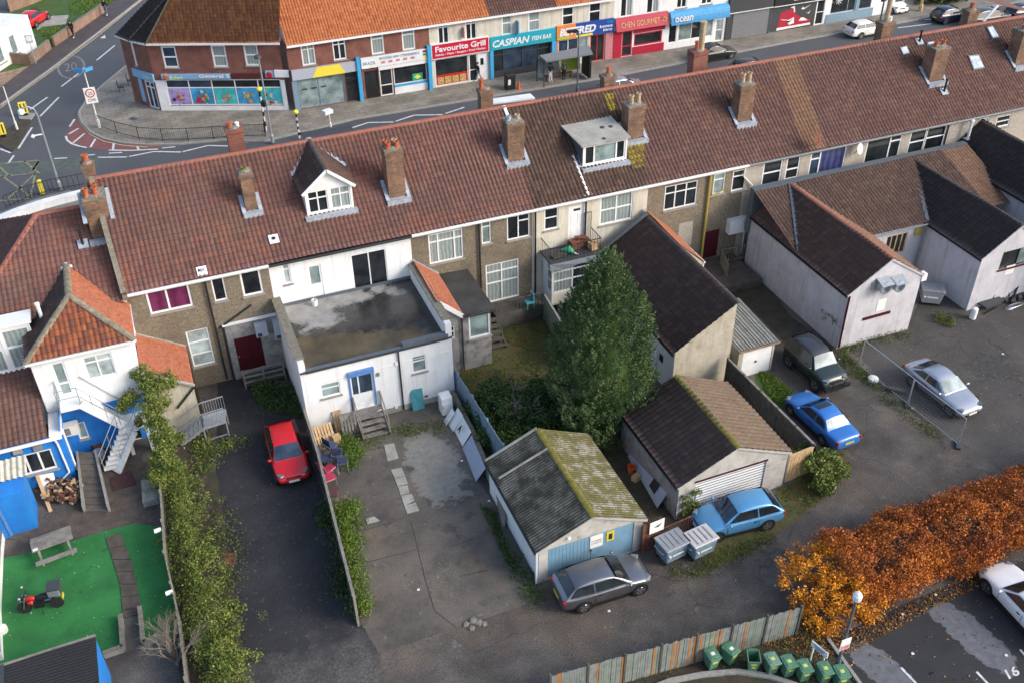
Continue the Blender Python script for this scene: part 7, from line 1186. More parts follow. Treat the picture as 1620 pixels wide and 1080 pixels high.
m = MB(); m.bb(b.x-.45, b.x+.45, b.y-.12, b.y-.07, z1-.75, z1+.55); s_ = m.build('sign_board', 'plate_white', t); m = MB(); m.lathe((0, 0, 0), [(.36, 0), (.36, .02)], 20); m.xf(Matrix.Translation((b.x, b.y-.12, z1+.1)) @ Matrix.Rotation(rad(90), 4, 'X')); m.build('ring', 'red', s_); m = MB(); m.lathe((0, 0, 0), [(.27, 0), (.27, .03)], 20); m.xf(Matrix.Translation((b.x, b.y-.125, z1+.1)) @ Matrix.Rotation(rad(90), 4, 'X')); m.build('disc', 'plate_white', s_); text(s_, '20', (b.x-.17, b.y-.158, z1-.05), (1, 0, 0), (0, 0, 1), .34, .28, 'black', depth=.005); text(s_, 'ZONE', (b.x-.3, b.y-.123, z1-.58), (1, 0, 0), (0, 0, 1), .6, .22, 'black', depth=.005)
for a_, l_ in ((.5, .75), (3.5, .75)): m = MB(); m.box((b.x+(.38 if a_ < 1 else -.38), b.y, b.z+h-.15), (.7, .06, .3), .5 if a_ < 1 else -.6); m.build('direction_finger', 'canopy_blue', t)
b = P('A', 222, 395, z=.0); h = hz(b, 'A', 165, 215); t = pole('sign_post', 'thin speed limit sign post by short brick wall', 'sign', b, h, 'galv', .04); m = MB(); m.bb(b.x-.32, b.x+.32, b.y-.08, b.y-.05, h-.75, h); s_ = m.build('sign_board', 'grey_sign', t); m = MB(); m.lathe((0, 0, 0), [(.27, 0), (.2, .02)], 16); m.xf(Matrix.Translation((b.x, b.y-.08, h-.35)) @ Matrix.Rotation(rad(90), 4, 'X')); m.build('disc', 'plate_white', s_)
for lab, px_ in (('yellow and black keep-left bollard on small refuge', ('A', 155, 705)), ('yellow keep-left bollard at left edge on grassy island', ('A', 20, 835))):
    b = P(*px_, z=.12); t = thing('bollard', lab, 'bollard', b, 'keep left bollards'); m = MB(); m.bb(b.x-.22, b.x+.22, b.y-.12, b.y+.12, .12, .35); m.build('base', 'black', t); m = MB(); m.bb(b.x-.3, b.x+.3, b.y-.15, b.y+.15, .35, 1.25); o = m.build('body', 'yellow_sign', t); m = MB(); m.bb(b.x-.2, b.x-.1, b.y-.16, b.y-.15, .45, 1.2); m.bb(b.x+.1, b.x+.2, b.y-.16, b.y-.15, .45, 1.2); m.build('stripe', 'black', o)
b = P('E', 262, 140, z=.12); m = MB(); m.bb(b.x-.15, b.x+.15, b.y-.1, b.y+.1, .12, 1.15); m.lathe((b.x, b.y, 1.15), [(.16, 0), (.05, .08)], 8); tag(m.build('grit_bin', 'yellow_sign'), 'small yellow post box on near pavement left of terrace', 'bollard')
b = P('B', 122, 872, z=.1); h = hz(b, 'A', 1548, 360); t = pole('lamp_post', 'slim dark-headed street lamp before the corner shop', 'street lamp', b, h, 'galv', .08); m = MB(); m.lathe(tuple(b+Vector((-.1, -.2, h))), [(.05, -.1), (.28, 0), (.22, .18), (.05, .22)], 10); m.build('lamp_head', 'dark_grey', t); m = MB(); m.lathe(tuple(b+Vector((-.2, -.1, h*.48))), [(.05, -.3), (.2, -.2), (.2, .2), (.05, .3)], 8); m.build('signal_head', 'black', t)
def zebra(label, b, h, group='zebra crossing beacons'):
    t = thing('belisha_beacon', label, 'beacon', b, group)
    for k in range(8): m = MB(); m.tube([b+Vector((0, 0, h*k/8)), b+Vector((0, 0, h*(k+1)/8))], .07, 8); m.build('pole', 'black' if k % 2 else 'timber_white', t)
    m = MB(); m.lathe(tuple(b+Vector((0, 0, h))), [(.05, 0), (.22, .12), (.22, .26), (.05, .38)], 10); m.build('globe', 'yellow_sign', t)
zebra('striped crossing beacon in front of picture windows', P('B', 82, 800, z=.12), hz(P('B', 82, 800), 'B', 45, 560)); zebra('crossing beacon with pale globe before frosted shopfront', P('B', 285, 845, z=.12), hz(P('B', 285, 845), 'B', 258, 700))
b = P('B', 478, 800, z=.12); h = hz(b, 'B', 465, 690); t = pole('camera_post', 'short post with square white head on far pavement', 'pole', b, h, 'timber_white', .06); m = MB(); m.box((b.x-.1, b.y, b.z+h), (.75, .5, .3), .4); m.build('head', 'white_lamp', t)
b = P('C', 436, 575, z=.1); h = hz(b, 'C', 432, 215); t = pole('lamp_post', 'dark street lamp rising in front of betting shop', 'street lamp', b, h, 'dark_lead', .08); m = MB(); m.tube([b+Vector((0, 0, h)), b+Vector((-.7, 0, h+.25))], .06, 8); m.box(tuple(b+Vector((-.6, 0, h+.28))), (.9, .35, .16)); m.build('lamp_head', 'black', t)
b = Vector((PY(1386, 64, Y=61.5).x, 61.5, .12)); t = pole('lamp_post', 'grey street lamp behind the ridge beside white hatchback', 'street lamp', b, 9.5, 'dark_lead', .09); m = MB(); m.box(tuple(b+Vector((0, .4, 9.5))), (.35, .9, .16)); m.build('lamp_head', 'black', t)
b = P('D', 985, 70, z=.1); pole('telegraph_pole', 'pale wooden pole at top right behind parked cars', 'pole', b, 8, 'wood_new', .14)
# railings
rp = pp('A 605 778, 715 818, 850 852, 995 864, 1150 860, 1305 851, 1460 842, 1620 835', .12)+pp('B 78 803', .12); t = thing('guard_railing', 'long black pedestrian guard railing curving round far pavement corner', 'railing', rp[0]); m = MB()
for p in rp: m = MB(); m.bar(p, p+Vector((0, 0, 1.1)), .06); m.build('post', 'black', t)
m = MB()
for p, q in zip(rp, rp[1:]):
    for z_ in (.15, 1.05): m.bar(p+Vector((0, 0, z_)), q+Vector((0, 0, z_)), .035)
    n = int((q-p).length/.16)
    for k in range(1, n): s_ = p.lerp(q, k/n); m.bar(s_+Vector((0, 0, .15)), s_+Vector((0, 0, 1.05)), .012)
m.build('bars', 'black', t)
rp = pp('E 40 235, 190 170, 330 130, 520 95', .12); t = thing('guard_railing', 'black railing along near pavement above terrace roof at left', 'railing', rp[0]); m = MB()
for p, q in zip(rp, rp[1:]):
    for z_ in (.2, 1.0): m.bar(p+Vector((0, 0, z_)), q+Vector((0, 0, z_)), .035)
    for k in range(6): s_ = p.lerp(q, k/6); m.bar(s_, s_+Vector((0, 0, 1.0)), .03)
m.build('bars', 'black', t); wall_run('parapet_wall', 'low curved white parapet along near pavement at left', pp('E -20 335, 120 275, 270 225, 420 185, 540 155', 2.6), .4, 'white_render', .5, cap='white_paint')
# bus shelter, bins
q = [P('C', x, y, z=2.55) for x, y in ((205, 345), (240, 375), (525, 328), (500, 297))]; t = thing('bus_shelter', 'grey bus shelter with glass sides and black advert panel', 'bus shelter', Vector((q[1].x, q[1].y, .12))); m = MB(); m.slab([Vector((*p.xy, 2.5)) for p in (q[0], q[1]+Vector((0, -.2, 0)), q[2]+Vector((0, -.2, 0)), q[3]+Vector((.3, .4, 0)))], (0, 0, .14)); m.build('roof', 'mid_grey', t); x0, x1, y0, y1 = q[1].x, q[2].x, q[1].y+.2, q[0].y+.5
for px_, py_ in ((x0, y0), (x0, y1), ((x0+x1)/2, y1), (x1, y1)): m = MB(); m.bar((px_, py_, .12), (px_, py_, 2.5), .08); m.build('post', 'dark_grey', t)
m = MB(); m.bb(x1-.15, x1+.05, y0-.1, y1-.1, .3, 2.4); m.build('advert_panel', 'black', t); m = MB(); m.bb(x0+.1, (x0+x1)/2-.1, y1-.02, y1, .4, 2.3); m.build('glass_panel', 'frosted', t); m = MB(); m.bb((x0+x1)/2+.1, x1-.3, y1-.02, y1, .6, 2.2); m.build('timetable', 'lime', t); m = MB(); m.bb(x0+.6, x1-1.2, y1-.5, y1-.15, .55, .62); m.bb(x0+.7, x0+.8, y1-.4, y1-.3, .12, .55); m.bb(x1-1.4, x1-1.3, y1-.4, y1-.3, .12, .55); m.build('bench', 'rust', t)
b = P('C', 35, 552, z=.12); t = thing('litter_bin', 'black litter bin on far pavement left of bus shelter', 'bin', b); m = MB(); m.bb(b.x-.42, b.x+.42, b.y, b.y+.7, .12, 1.35); o = m.build('body', 'black', t); o.modifiers.new('b', 'BEVEL').width = .06; m = MB(); m.bb(b.x-.47, b.x+.47, b.y-.05, b.y+.75, 1.36, 1.5); o = m.build('lid', 'black', t); o.modifiers.new('b', 'BEVEL').width = .06; m = MB(); m.bb(b.x-.3, b.x-.05, b.y-.012, b.y, .6, 1.1); m.build('notice', 'plate_white', t)
b = P('C', 80, 545, z=.12); m = MB(); m.lathe(tuple(b), [(.22, 0), (.22, .04), (.16, .05), (.04, .75)], 10); tag(m.build('traffic_cone', 'orange_plastic'), 'orange traffic cone beside black litter bin', 'cone')
t = thing('bus_shelter', 'dark curved shelter roof just behind terrace ridge before yellow shop', 'bus shelter', P('B', 450, 790)); c = P('B', 450, 800, z=2.5); m = MB()
for k in range(6): a0, a1 = k*math.pi/6, (k+1)*math.pi/6; m.face([(c.x-1.9, c.y-math.cos(a0)*.8, 2.2+.4*math.sin(a0)), (c.x+1.9, c.y-math.cos(a0)*.8, 2.2+.4*math.sin(a0)), (c.x+1.9, c.y-math.cos(a1)*.8, 2.2+.4*math.sin(a1)), (c.x-1.9, c.y-math.cos(a1)*.8, 2.2+.4*math.sin(a1))])
m.build('roof', 'dark_grey', t)
for sx in (-1.7, 1.7): m = MB(); m.bar((c.x+sx, c.y+.6, .1), (c.x+sx, c.y+.6, 2.3), .08); m.build('post', 'dark_grey', t)
t = thing('bus_shelter', 'flat white shelter roof behind terrace ridge near litter bin', 'bus shelter', P('C', 60, 600)); q = [P('C', x, y, z=2.5) for x, y in ((-150, 650), (-110, 615), (150, 580), (180, 608))]; m = MB(); m.slab(q, (0, 0, .12)); m.build('roof', 'white_paint', t)
for p in (q[0].lerp(q[2], .1), q[0].lerp(q[2], .9)): m = MB(); m.bar((p.x, p.y, .1), (p.x, p.y, 2.5), .08); m.build('post', 'dark_grey', t)
for x_, y_ in ((745, 560), (800, 520)):
    b = P('A', x_, y_, z=.12); t = thing('cafe_chair', 'black cafe chair stacked beside corner shop side wall', 'chair', b, 'black chairs by the corner shop'); m = MB(); m.box((b.x, b.y, .55), (.5, .5, .06)); m.build('seat', 'black', t); m = MB(); m.box((b.x-.24, b.y, .85), (.06, .5, .55)); m.build('backrest', 'black', t)
    for sx in (-.2, .2):
        for sy in (-.2, .2): m = MB(); m.bar((b.x+sx, b.y+sy, .12), (b.x+sx, b.y+sy, .55), .04); m.build('leg', 'black', t)
# ================================================================ VEGETATION
leafmat('leaf_conifer', [(0, (.03, .06, .024)), (.45, (.078, .13, .05)), (.75, (.15, .195, .07)), (1, (.27, .27, .11))], .6, .5)
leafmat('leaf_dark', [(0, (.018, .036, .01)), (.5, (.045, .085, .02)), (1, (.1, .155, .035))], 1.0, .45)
leafmat('leaf_bright', [(0, (.035, .065, .01)), (.4, (.085, .15, .02)), (.75, (.15, .23, .03)), (1, (.28, .28, .05))], 1.1, .45)
leafmat('leaf_ivy', [(0, (.03, .05, .012)), (.35, (.085, .13, .024)), (.7, (.2, .23, .05)), (.92, (.32, .33, .09)), (1, (.5, .36, .03))], .9, .4)
leafmat('leaf_rust', [(0, (.1, .03, .016)), (.35, (.3, .085, .024)), (.7, (.52, .16, .028)), (1, (.72, .3, .04))], .7, .45)
leafmat('leaf_gold', [(0, (.16, .05, .012)), (.35, (.5, .17, .015)), (.7, (.75, .31, .02)), (1, (.85, .46, .035))], .9, .4)
leafmat('leaf_litter', [(0, (.12, .05, .02)), (.5, (.32, .14, .04)), (1, (.5, .3, .08))], 2, .2)
leafmat('leaf_weed', [(0, (.04, .05, .012)), (.5, (.09, .12, .022)), (.85, (.17, .2, .035)), (1, (.3, .24, .08))], 1.4, .4)
leafmat('twig', [(0, (.1, .08, .06)), (1, (.3, .26, .2))], 1, .3); leafmat('twig_dark', [(0, (.05, .022, .015)), (1, (.16, .07, .04))], 1, .3)
def clump(C, R, n, squash=1.0, shell=.55):
    d = rng.normal(size=(n, 3)); d /= np.linalg.norm(d, axis=1)[:, None]; r = R*(shell+(1-shell)*rng.random(n)**.7); d[:, 2] *= squash
    return np.asarray(C)+d*r[:, None]
def inpoly(p, poly):
    x, y = p[:, 0], p[:, 1]; c = np.zeros(len(p), bool); n = len(poly)
    for i in range(n):
        x1, y1 = poly[i]; x2, y2 = poly[(i+1) % n]; t_ = ((y1 > y) != (y2 > y)) & (x < (x2-x1)*(y-y1)/(y2-y1+1e-12)+x1); c ^= t_
    return c
def scatter(poly, n):
    poly = [(p[0], p[1]) for p in poly]; a = np.array(poly); lo, hi = a.min(0), a.max(0); out = []
    k = 0
    while sum(map(len, out)) < n and k < 60: q = lo+(hi-lo)*rng.random((n, 2)); out.append(q[inpoly(q, poly)]); k += 1
    return np.concatenate(out)[:n]
def weeds(poly, n, h, size, mat, name='weeds', clus=0, up=.8):
    q = scatter(poly, n)
    if clus: c = scatter(poly, clus); i = rng.integers(0, len(c), n); q = c[i[:len(q)]]+rng.normal(0, .22, (len(q), 2))
    z = .02+h*rng.random(len(q))**1.6; C = np.column_stack([q, z]); o = quadmesh(name, cards(C, size, .45, up), mat); tag(o, kind='stuff'); return o
def trunk(t, base, h, r, mat='wood_dark'): m = MB(); b = Vector(base); m.tube([b, b+Vector((.05, .03, h*.5)), b+Vector((0, .06, h))], [r, r*.7, r*.25], 8); return m.build('trunk', mat, t)
def branches(m, p, d, L, r, lv, spread=.6, gravity=0.0):
    q = p+d*L; m.tube([p, p.lerp(q, .5)+Vector((random.gauss(0, .03*L), random.gauss(0, .03*L), 0)), q], [r, r*.8, r*.55], 5, cap=False)
    if lv == 0: return
    for k in range(random.choice((2, 3, 3))): nd = (d+Vector((random.gauss(0, spread), random.gauss(0, spread), random.gauss(.1, spread*.5)))).normalized(); branches(m, p.lerp(q, random.uniform(.5, 1)), nd, L*random.uniform(.55, .85), r*.55, lv-1, spread)
# conifer
cx, cy, ch = 18.3, 34.45, 10.4
t = thing('conifer_tree', 'tall dense green conifer between balcony bay and brown workshop', 'tree', (cx, cy, 0)); trunk(t, (cx, cy, 0), 7, .22); prof_h = [.1, .9, 2.6, 4.8, 6.4, 8, 9.4, 10.4]; prof_r = [1.85, 2.3, 2.5, 2.42, 2.1, 1.5, .8, .05]
V = []
for k in range(1900):
    h = .15+10.1*(1-random.random()**.75); h = min(h, 10.2); R = np.interp(h, prof_h, prof_r); a = random.uniform(0, 2*math.pi); rr = R*(.82+.22*random.random())*(1+.12*math.sin(3*a+h*1.3)+.1*math.sin(7*a-h*2)); b = np.array([cx+rr*math.cos(a), cy+rr*math.sin(a), h]); dr = np.array([math.cos(a)*.55, math.sin(a)*.55, .75+.3*h/9]); L = random.uniform(.35, .85); n = 66; s = rng.random(n); C = b+dr*L*(s[:, None]-.55)+rng.normal(0, .11, (n, 3))*(1.15-s[:, None]); V.append(cards(C, .1, .45, dirs=dr*1.1))
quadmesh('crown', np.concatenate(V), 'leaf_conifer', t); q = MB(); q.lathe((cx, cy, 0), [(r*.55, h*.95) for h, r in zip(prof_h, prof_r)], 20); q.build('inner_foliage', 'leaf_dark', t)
# garden shrub
c = P(815, 640, z=1.2); t = thing('shrub', 'large dark green garden shrub left of conifer with bare twigs', 'shrub', (c.x, c.y, 0)); m = MB()
for k in range(7): branches(m, Vector((c.x, c.y, 0)), Vector((random.gauss(0, .5), random.gauss(0, .5), 1)).normalized(), 1.1, .05, 3)
m.build('stems', 'wood_grey', t); V = []
for dx, dy, z, R in ((0, 0, 1.2, 1.25), (-1.2, -.2, .9, .95), (1.2, .5, 1.1, 1.1), (.6, -1.3, .8, .9), (-.7, 1.0, 1.0, .9), (1.5, -.9, .7, .85), (-.9, -1.5, .6, .8), (2.1, .9, .9, .9), (-1.7, .9, .8, .9), (-.2, 1.9, .9, 1.0), (.9, -2.0, .6, .8), (1.9, -.2, 1.0, 1.0), (-1.9, -1.0, .5, .7)):
    for k in range(30): p = clump((c.x+dx, c.y+dy, z), R, 1, .75)[0]; V.append(cards(clump(p, .36, 48, .8, .1), .13, .55))
quadmesh('crown', np.concatenate(V), 'leaf_dark', t)
# orange hedge
t = thing('hedge', 'long rust-brown beech hedge between lane and car park', 'hedge', (28, 21, 0)); m = MB()
for k in range(70): x = random.uniform(23, 38); y = 20.9+random.uniform(-.7, .7); branches(m, Vector((x, y, 0)), Vector((random.gauss(0, .3), random.gauss(0, .3), 1)).normalized(), .9, .025, 3, .5)
m.build('stems', 'twig_dark', t); V = []
for k in range(1900): x = random.uniform(22.6, 40); a = random.uniform(-.5, math.pi+.5); R = random.uniform(.72, 1.08); p = (x, 20.95+math.cos(a)*R*1.65+.15*math.sin(x*1.7), max(.2, 1.1+math.sin(a)*R*1.35+.15*math.sin(x*2))); V.append(cards(clump(p, .33, 60, .8, .1), random.choice((.07, .09, .11)), .6))
quadmesh('foliage', np.concatenate(V), 'leaf_rust', t)
c = P(1290, 925, z=1.3); t = thing('beech_tree', 'bright golden orange beech bush at left end of rusty hedge', 'tree', (c.x, c.y, 0)); m = MB()
for k in range(8): branches(m, Vector((c.x, c.y, 0)), Vector((random.gauss(0, .5), random.gauss(0, .5), 1)).normalized(), .9, .04, 3)
m.build('trunk', 'twig_dark', t); V = []
for dx, dy, z, R in ((-.3, .3, 1.5, 1.3), (.7, -.7, 1.2, 1.25), (-.1, -1.0, .8, 1.0), (1.5, .4, 1.5, 1.25), (.4, .9, 1.5, 1.1), (1.7, -1.2, .8, .9)):
    for k in range(42): p = clump((c.x+dx, c.y+dy, z), R, 1, .85)[0]; V.append(cards(clump(p, .28, 46, .8, .1), .095, .65))
quadmesh('crown', np.concatenate(V), 'leaf_gold', t)
# ivy and hedge along the left fence
t = thing('ivy', 'bright climbing ivy covering corner of white extension and fence', 'ivy', (-2.5, 42, 0)); V = []
for px, py, z, r in ((225, 590, 4.1, .5), (240, 605, 3.8, .65), (250, 625, 3.4, .7), (240, 640, 3.3, .6), (265, 600, 3.5, .45), (236, 660, 2.6, .55), (252, 680, 2.2, .6), (262, 700, 1.8, .6), (258, 725, 1.5, .6), (268, 740, 1.2, .55), (205, 630, 3.2, .4), (196, 640, 3.0, .3), (250, 755, 1.0, .55), (275, 690, 1.3, .5)):
    for k in range(int(26*r/.5)): V.append(cards(clump(clump(P(px, py, z=z), r, 1, .9)[0], .26, 60, .8, .1), random.choice((.06, .08, .1)), .7))
quadmesh('foliage', np.concatenate(V), 'leaf_ivy', t); m = MB(); m.tube([(-2.5, 42.2, 0), (-2.6, 42.3, 2), (-2.4, 42.2, 4)], [.08, .06, .03], 6); m.build('stem', 'wood_dark', t)
t = thing('hedge', 'overgrown yellow-green hedge along left edge of the driveway', 'hedge', P(320, 900)); V = []
path = pp('265 745, 285 790, 300 840, 312 890, 325 940, 335 990, 348 1040, 358 1090, 365 1140')
for i in range(len(path)-1):
    for k in range(62): p = path[i].lerp(path[i+1], random.random()); o = random.gauss(0, .55); V.append(cards(clump((p.x+o, p.y, .3+.75*random.random()*max(.2, 1-abs(o)/1.3)), .36, 75, .8, .1), random.choice((.05, .07, .095)), .65))
quadmesh('foliage', np.concatenate(V), 'leaf_ivy', t)
b = P('M', 1085, 965); t = thing('bare_tree', 'leafless grey tree leaning over fence beside fake lawn', 'tree', b); m = MB()
for k in range(9): branches(m, b+Vector((0, 0, .1)), Vector((-.15+random.gauss(0, .3), random.gauss(.1, .3), 1)).normalized(), 1.0, .04, 4, .42)
m.build('branches', 'twig', t); m = MB(); m.tube([b, b+Vector((0, .05, .3))], [.09, .07], 8); m.build('trunk', 'wood_grey', t)
c = P(1300, 745, z=.6); t = thing('shrub', 'leafy green shrub with yellowing side beside wooden gate and blue saloon', 'shrub', (c.x, c.y, 0)); V = []
for dx, dy, z, R in ((0, 0, .9, .85), (-.2, 1.0, .9, .7), (.5, -.6, .6, .7), (.7, .5, .6, .7), (-.5, -.7, .5, .5)):
    for k in range(22): V.append(cards(clump(clump((c.x+dx, c.y+dy, z), R, 1, .85)[0], .26, 36, .8, .1), .14, .6))
quadmesh('crown', np.concatenate(V), 'leaf_ivy', t); trunk(t, (c.x, c.y, 0), 1, .06)
b = P('K', 1085, 1000); t = thing('climber', 'green climbing stems on front corner of pebbled garage', 'climber', b); V = [cards(clump((18.75+random.random()*.9, 27.0, .2+1.5*random.random()), .16, 30, 1, .1), .1, .5) for k in range(34)]; quadmesh('foliage', np.concatenate(V), 'leaf_weed', t); m = MB(); m.tube([(18.9, 27.05, 0), (18.8, 27.05, 1.6)], .03, 6); m.tube([(19.5, 27.05, 0), (19.45, 27.05, 1.5)], .03, 6); m.build('stem', 'wood_dark', t)
V = []; t = thing('hedge', 'green roadside hedge behind parked navy hatchback at top right', 'hedge', P('D', 1120, 40))
for k in range(150): p = P('D', random.uniform(990, 1280), random.uniform(10, 50)); V.append(cards(clump((p.x, p.y+random.random(), .4+1.2*random.random()), .5, 22, .8, .1), .25, .7))
quadmesh('foliage', np.concatenate(V), 'leaf_dark', t)
# ground cover
weeds(pp('J 530 640, 600 640, 640 700, 660 790, 560 820'), 3200, .45, .1, 'leaf_bright', 'weeds', 26); weeds(pp('N 470 0, 640 0, 660 130, 640 250, 670 400, 690 640, 640 720, 610 500, 540 200'), 7500, .55, .1, 'leaf_bright', 'weeds', 75); weeds(pp('N 380 0, 470 0, 600 520, 560 560, 500 520, 500 300'), 1500, .4, .12, 'leaf_dark', 'weeds', 30)
weeds(pp('J 560 600, 900 570, 1180 530, 1180 590, 880 620, 640 720'), 1800, .22, .09, 'leaf_weed', 'weeds', 50); weeds(pp('J 0 300, 300 330, 330 480, 300 520, 60 460, 0 380'), 2600, .6, .14, 'leaf_dark', 'undergrowth'); weeds(pp('J 20 480, 80 470, 80 720, 330 830, 420 930, 430 1000, 350 900'), 500, .3, .1, 'leaf_dark', 'weeds', 20)
weeds(pp('I 1180 650, 1380 640, 1560 640, 1390 720, 1250 860, 1150 760'), 1500, .35, .12, 'leaf_ivy', 'weeds', 40); weeds(pp('M 1250 60, 1450 30, 1500 420, 1420 560, 1480 1000, 1380 900, 1330 400'), 1500, .18, .1, 'leaf_weed', 'weeds', 60)
weeds(pp('N 1380 0, 1480 40, 1600 380, 1620 430, 1540 330'), 1400, .3, .1, 'leaf_dark', 'weeds'); weeds(pp('O 20 250, 110 380, 230 560, 160 620, 60 420, 0 330'), 1300, .3, .1, 'leaf_dark', 'weeds', 40)
weeds(pp('L 500 470, 640 590, 760 740, 900 830, 1060 960, 1090 1020, 900 900, 700 720, 480 560'), 2800, .16, .09, 'leaf_weed', 'weeds', 90); weeds(pp('L 480 460, 700 390, 920 370, 900 400, 660 460, 520 500'), 1100, .25, .1, 'leaf_weed', 'weeds', 40); weeds(pp('L 1060 260, 1200 290, 1190 350, 1070 310'), 500, .35, .12, 'leaf_weed'); weeds(pp('L 0 610, 70 620, 215 735, 150 820, 60 770'), 3200, .14, .09, 'leaf_bright', 'grass')
weeds(pp('O 950 420, 1180 360, 1500 200, 1620 160, 1620 230, 1400 330, 1180 430, 960 450'), 2400, .12, .08, 'leaf_weed', 'weeds', 80); weeds(pp('1230 770, 1330 715, 1350 740, 1300 785, 1250 825'), 1300, .14, .09, 'leaf_weed', 'weeds', 40); weeds(pp('705 590, 783 560, 795 520, 850 490, 895 560, 880 640, 780 700, 740 690'), 5200, .16, .1, 'leaf_weed', 'grass', 160)
weeds(pp('900 1090, 1262 965, 1310 985, 1310 1010, 1360 1090, 1210 1065, 1100 1062'), 3000, .1, .08, 'leaf_weed', 'grass', 110); weeds(pp('1200 985, 1262 962, 1340 985, 1345 1030, 1290 1040, 1210 1020'), 1800, .05, .1, 'leaf_litter', 'fallen_leaves', up=0); weeds(pp('1310 1010, 1400 975, 1500 925, 1570 890, 1590 910, 1480 960, 1370 1020, 1330 1040'), 1900, .05, .1, 'leaf_litter', 'fallen_leaves', up=0); weeds(pp('1280 1000, 1600 900, 1620 1080, 1360 1080'), 140, .02, .12, 'leaf_litter', 'fallen_leaves', up=0)
weeds(pp('880 960, 1240 820, 1600 740, 1600 770, 1240 900, 900 1060'), 260, .02, .1, 'leaf_litter', 'fallen_leaves', up=0); weeds(pp('1380 620, 1530 720, 1620 700, 1620 520, 1450 520'), 90, .02, .1, 'leaf_litter', 'fallen_leaves', up=0); weeds(pp('0 890, 190 835, 262 900, 250 1000, 0 1030'), 60, .02, .07, 'mark_white', 'fallen_petals', up=0); weeds(pp('590 720, 700 680, 820 890, 620 990'), 60, .02, .09, 'leaf_litter', 'fallen_leaves', up=0)
weeds(pp('E 1290 1060, 1290 1060, 0 0')[:1]*3, 0, .1, .1, 'leaf_weed') if 0 else None
weeds(pp('G 1200 600, 1420 640, 1500 900, 1620 1060, 1400 900'), 1400, .18, .1, 'leaf_dark', 'undergrowth', 60); weeds(pp('A 430 100, 640 60, 760 -40, 560 -30, 420 20'), 2200, .12, .16, 'leaf_bright', 'grass'); weeds(pp('A 225 190, 420 150, 600 100, 330 290'), 1600, .12, .16, 'leaf_bright', 'grass')
# ================================================================ YARD THINGS
flat('bin_green', (.085, .21, .13), .5, var=.15); flat('bin_green_pale', (.15, .27, .19), .5, var=.15); flat('bin_blue_grey', (.2, .28, .34), .5, var=.15); flat('bin_lid_pale', (.5, .48, .45), .5, var=.1); flat('bin_lid_grey', (.26, .27, .28), .5, var=.1); flat('chair_blue', (.045, .065, .12), .9, var=.2); flat('chair_pink', (.42, .04, .09), .9, var=.15); flat('turquoise', (.06, .26, .3), .5, var=.1); flat('board_grey', (.36, .4, .48), .5, var=.08); flat('label_yellow', (.55, .6, .12), .5, var=.05)
multi('board_weather', [(3, [(.3, (.14, .16, .145)), (.7, (.27, .29, .27))])], bump=(25, .4, .01)); multi('board_orange', [(3, [(.3, (.3, .13, .04)), (.7, (.42, .2, .07))])], bump=(25, .4, .01)); multi('board_green', [(3, [(.3, (.16, .2, .15)), (.7, (.25, .3, .24))])], bump=(25, .4, .01)); multi('conc_panel', [(2, [(.3, (.2, .2, .18)), (.7, (.33, .32, .29))]), (2.5, .55, .7, (.1, .11, .07), .5)], bump=(25, .4, .01)); multi('fence_dark', [(2, [(.3, (.04, .038, .035)), (.7, (.1, .095, .088))]), (3, .58, .7, (.16, .155, .15), .5)], bump=(25, .5, .02)); flat('palisade', (.22, .3, .38), .5, var=.15)
def fence(name, label, pts, h, mat, bays, post='wood_grey', rail=None, th=.05, cat='fence', postw=.1, boards=0, mats=None):
    t = thing(name, label, cat, pts[0]); tot = sum((b-a).length for a, b in zip(pts, pts[1:])); seg = []
    for a, b in zip(pts, pts[1:]):
        n = max(1, round(bays*(b-a).length/tot)); seg += [(a.lerp(b, i/n), a.lerp(b, (i+1)/n)) for i in range(n)]
    for a, b in seg:
        d = (b-a).normalized(); m = MB(); a2, b2 = a+d*postw*.5, b-d*postw*.5
        if boards:
            for k in range(boards): p, q = a2.lerp(b2, (k+.06)/boards), a2.lerp(b2, (k+.94)/boards); hh = h*random.uniform(.96, 1.0); o = Vector((-d.y, d.x, 0))*random.uniform(-.012, .012); mi = 0 if not mats else random.choices(range(len(mats)), [.68, .16, .16][:len(mats)])[0]; m.bar(p+o+Vector((0, 0, hh/2)), q+o+Vector((0, 0, hh/2)), th, hh, mi)
        else: m.bar(a2+Vector((0, 0, h/2)), b2+Vector((0, 0, h/2)), th, h)
        m.build('panel', mats or mat, t)
        if rail: m = MB(); m.bar(a2+Vector((0, 0, h+.03)), b2+Vector((0, 0, h+.03)), th+.07, .06); m.build('rail', rail, t)
    for p in [s[0] for s in seg]+[pts[-1]]: m = MB(); m.bar(p, p+Vector((0, 0, h+.08)), postw); m.build('post', post, t)
    return t
fence('fence', 'long grey plank fence between dark driveway and concrete yard', [Vector((4.25, 39.4, 0)), Vector((4.15, 36, 0)), Vector((3.55, 27.0, 0))], 1.75, 'wood_dark', 7, 'wood_grey', 'wood_grey', boards=12)
fence('fence', 'weathered thin slatted fence between fake lawn and overgrown hedge', pp('258 760, 268 900, 290 1000, 302 1100'), 1.15, 'wood_grey', 7, 'wood_grey', boards=18, th=.03)
fence('fence', 'long vertical board fence with odd orange planks beside back lane', [P(987, 1079)*2-P(1100, 1047.5), P(1258, 1003)], 1.75, 'board_weather', 7, 'wood_dark', boards=14, mats=['board_weather', 'board_orange', 'board_green'], th=.03)
fence('fence', 'blue-grey metal palisade fence behind leaning white signboards', [Vector((12.28, 41.2, 0)), Vector((12.5, 33.2, 0))], 1.75, 'palisade', 4, 'palisade', boards=16, th=.03)
wall_run('boundary_wall', 'low grey concrete wall under blue-grey metal fence', [Vector((12.0, 39.3, 0)), Vector((11.9, 36, 0)), Vector((11.5, 31.5, 0)), Vector((11.15, 29.8, 0))], .6, 'conc_panel', .15)
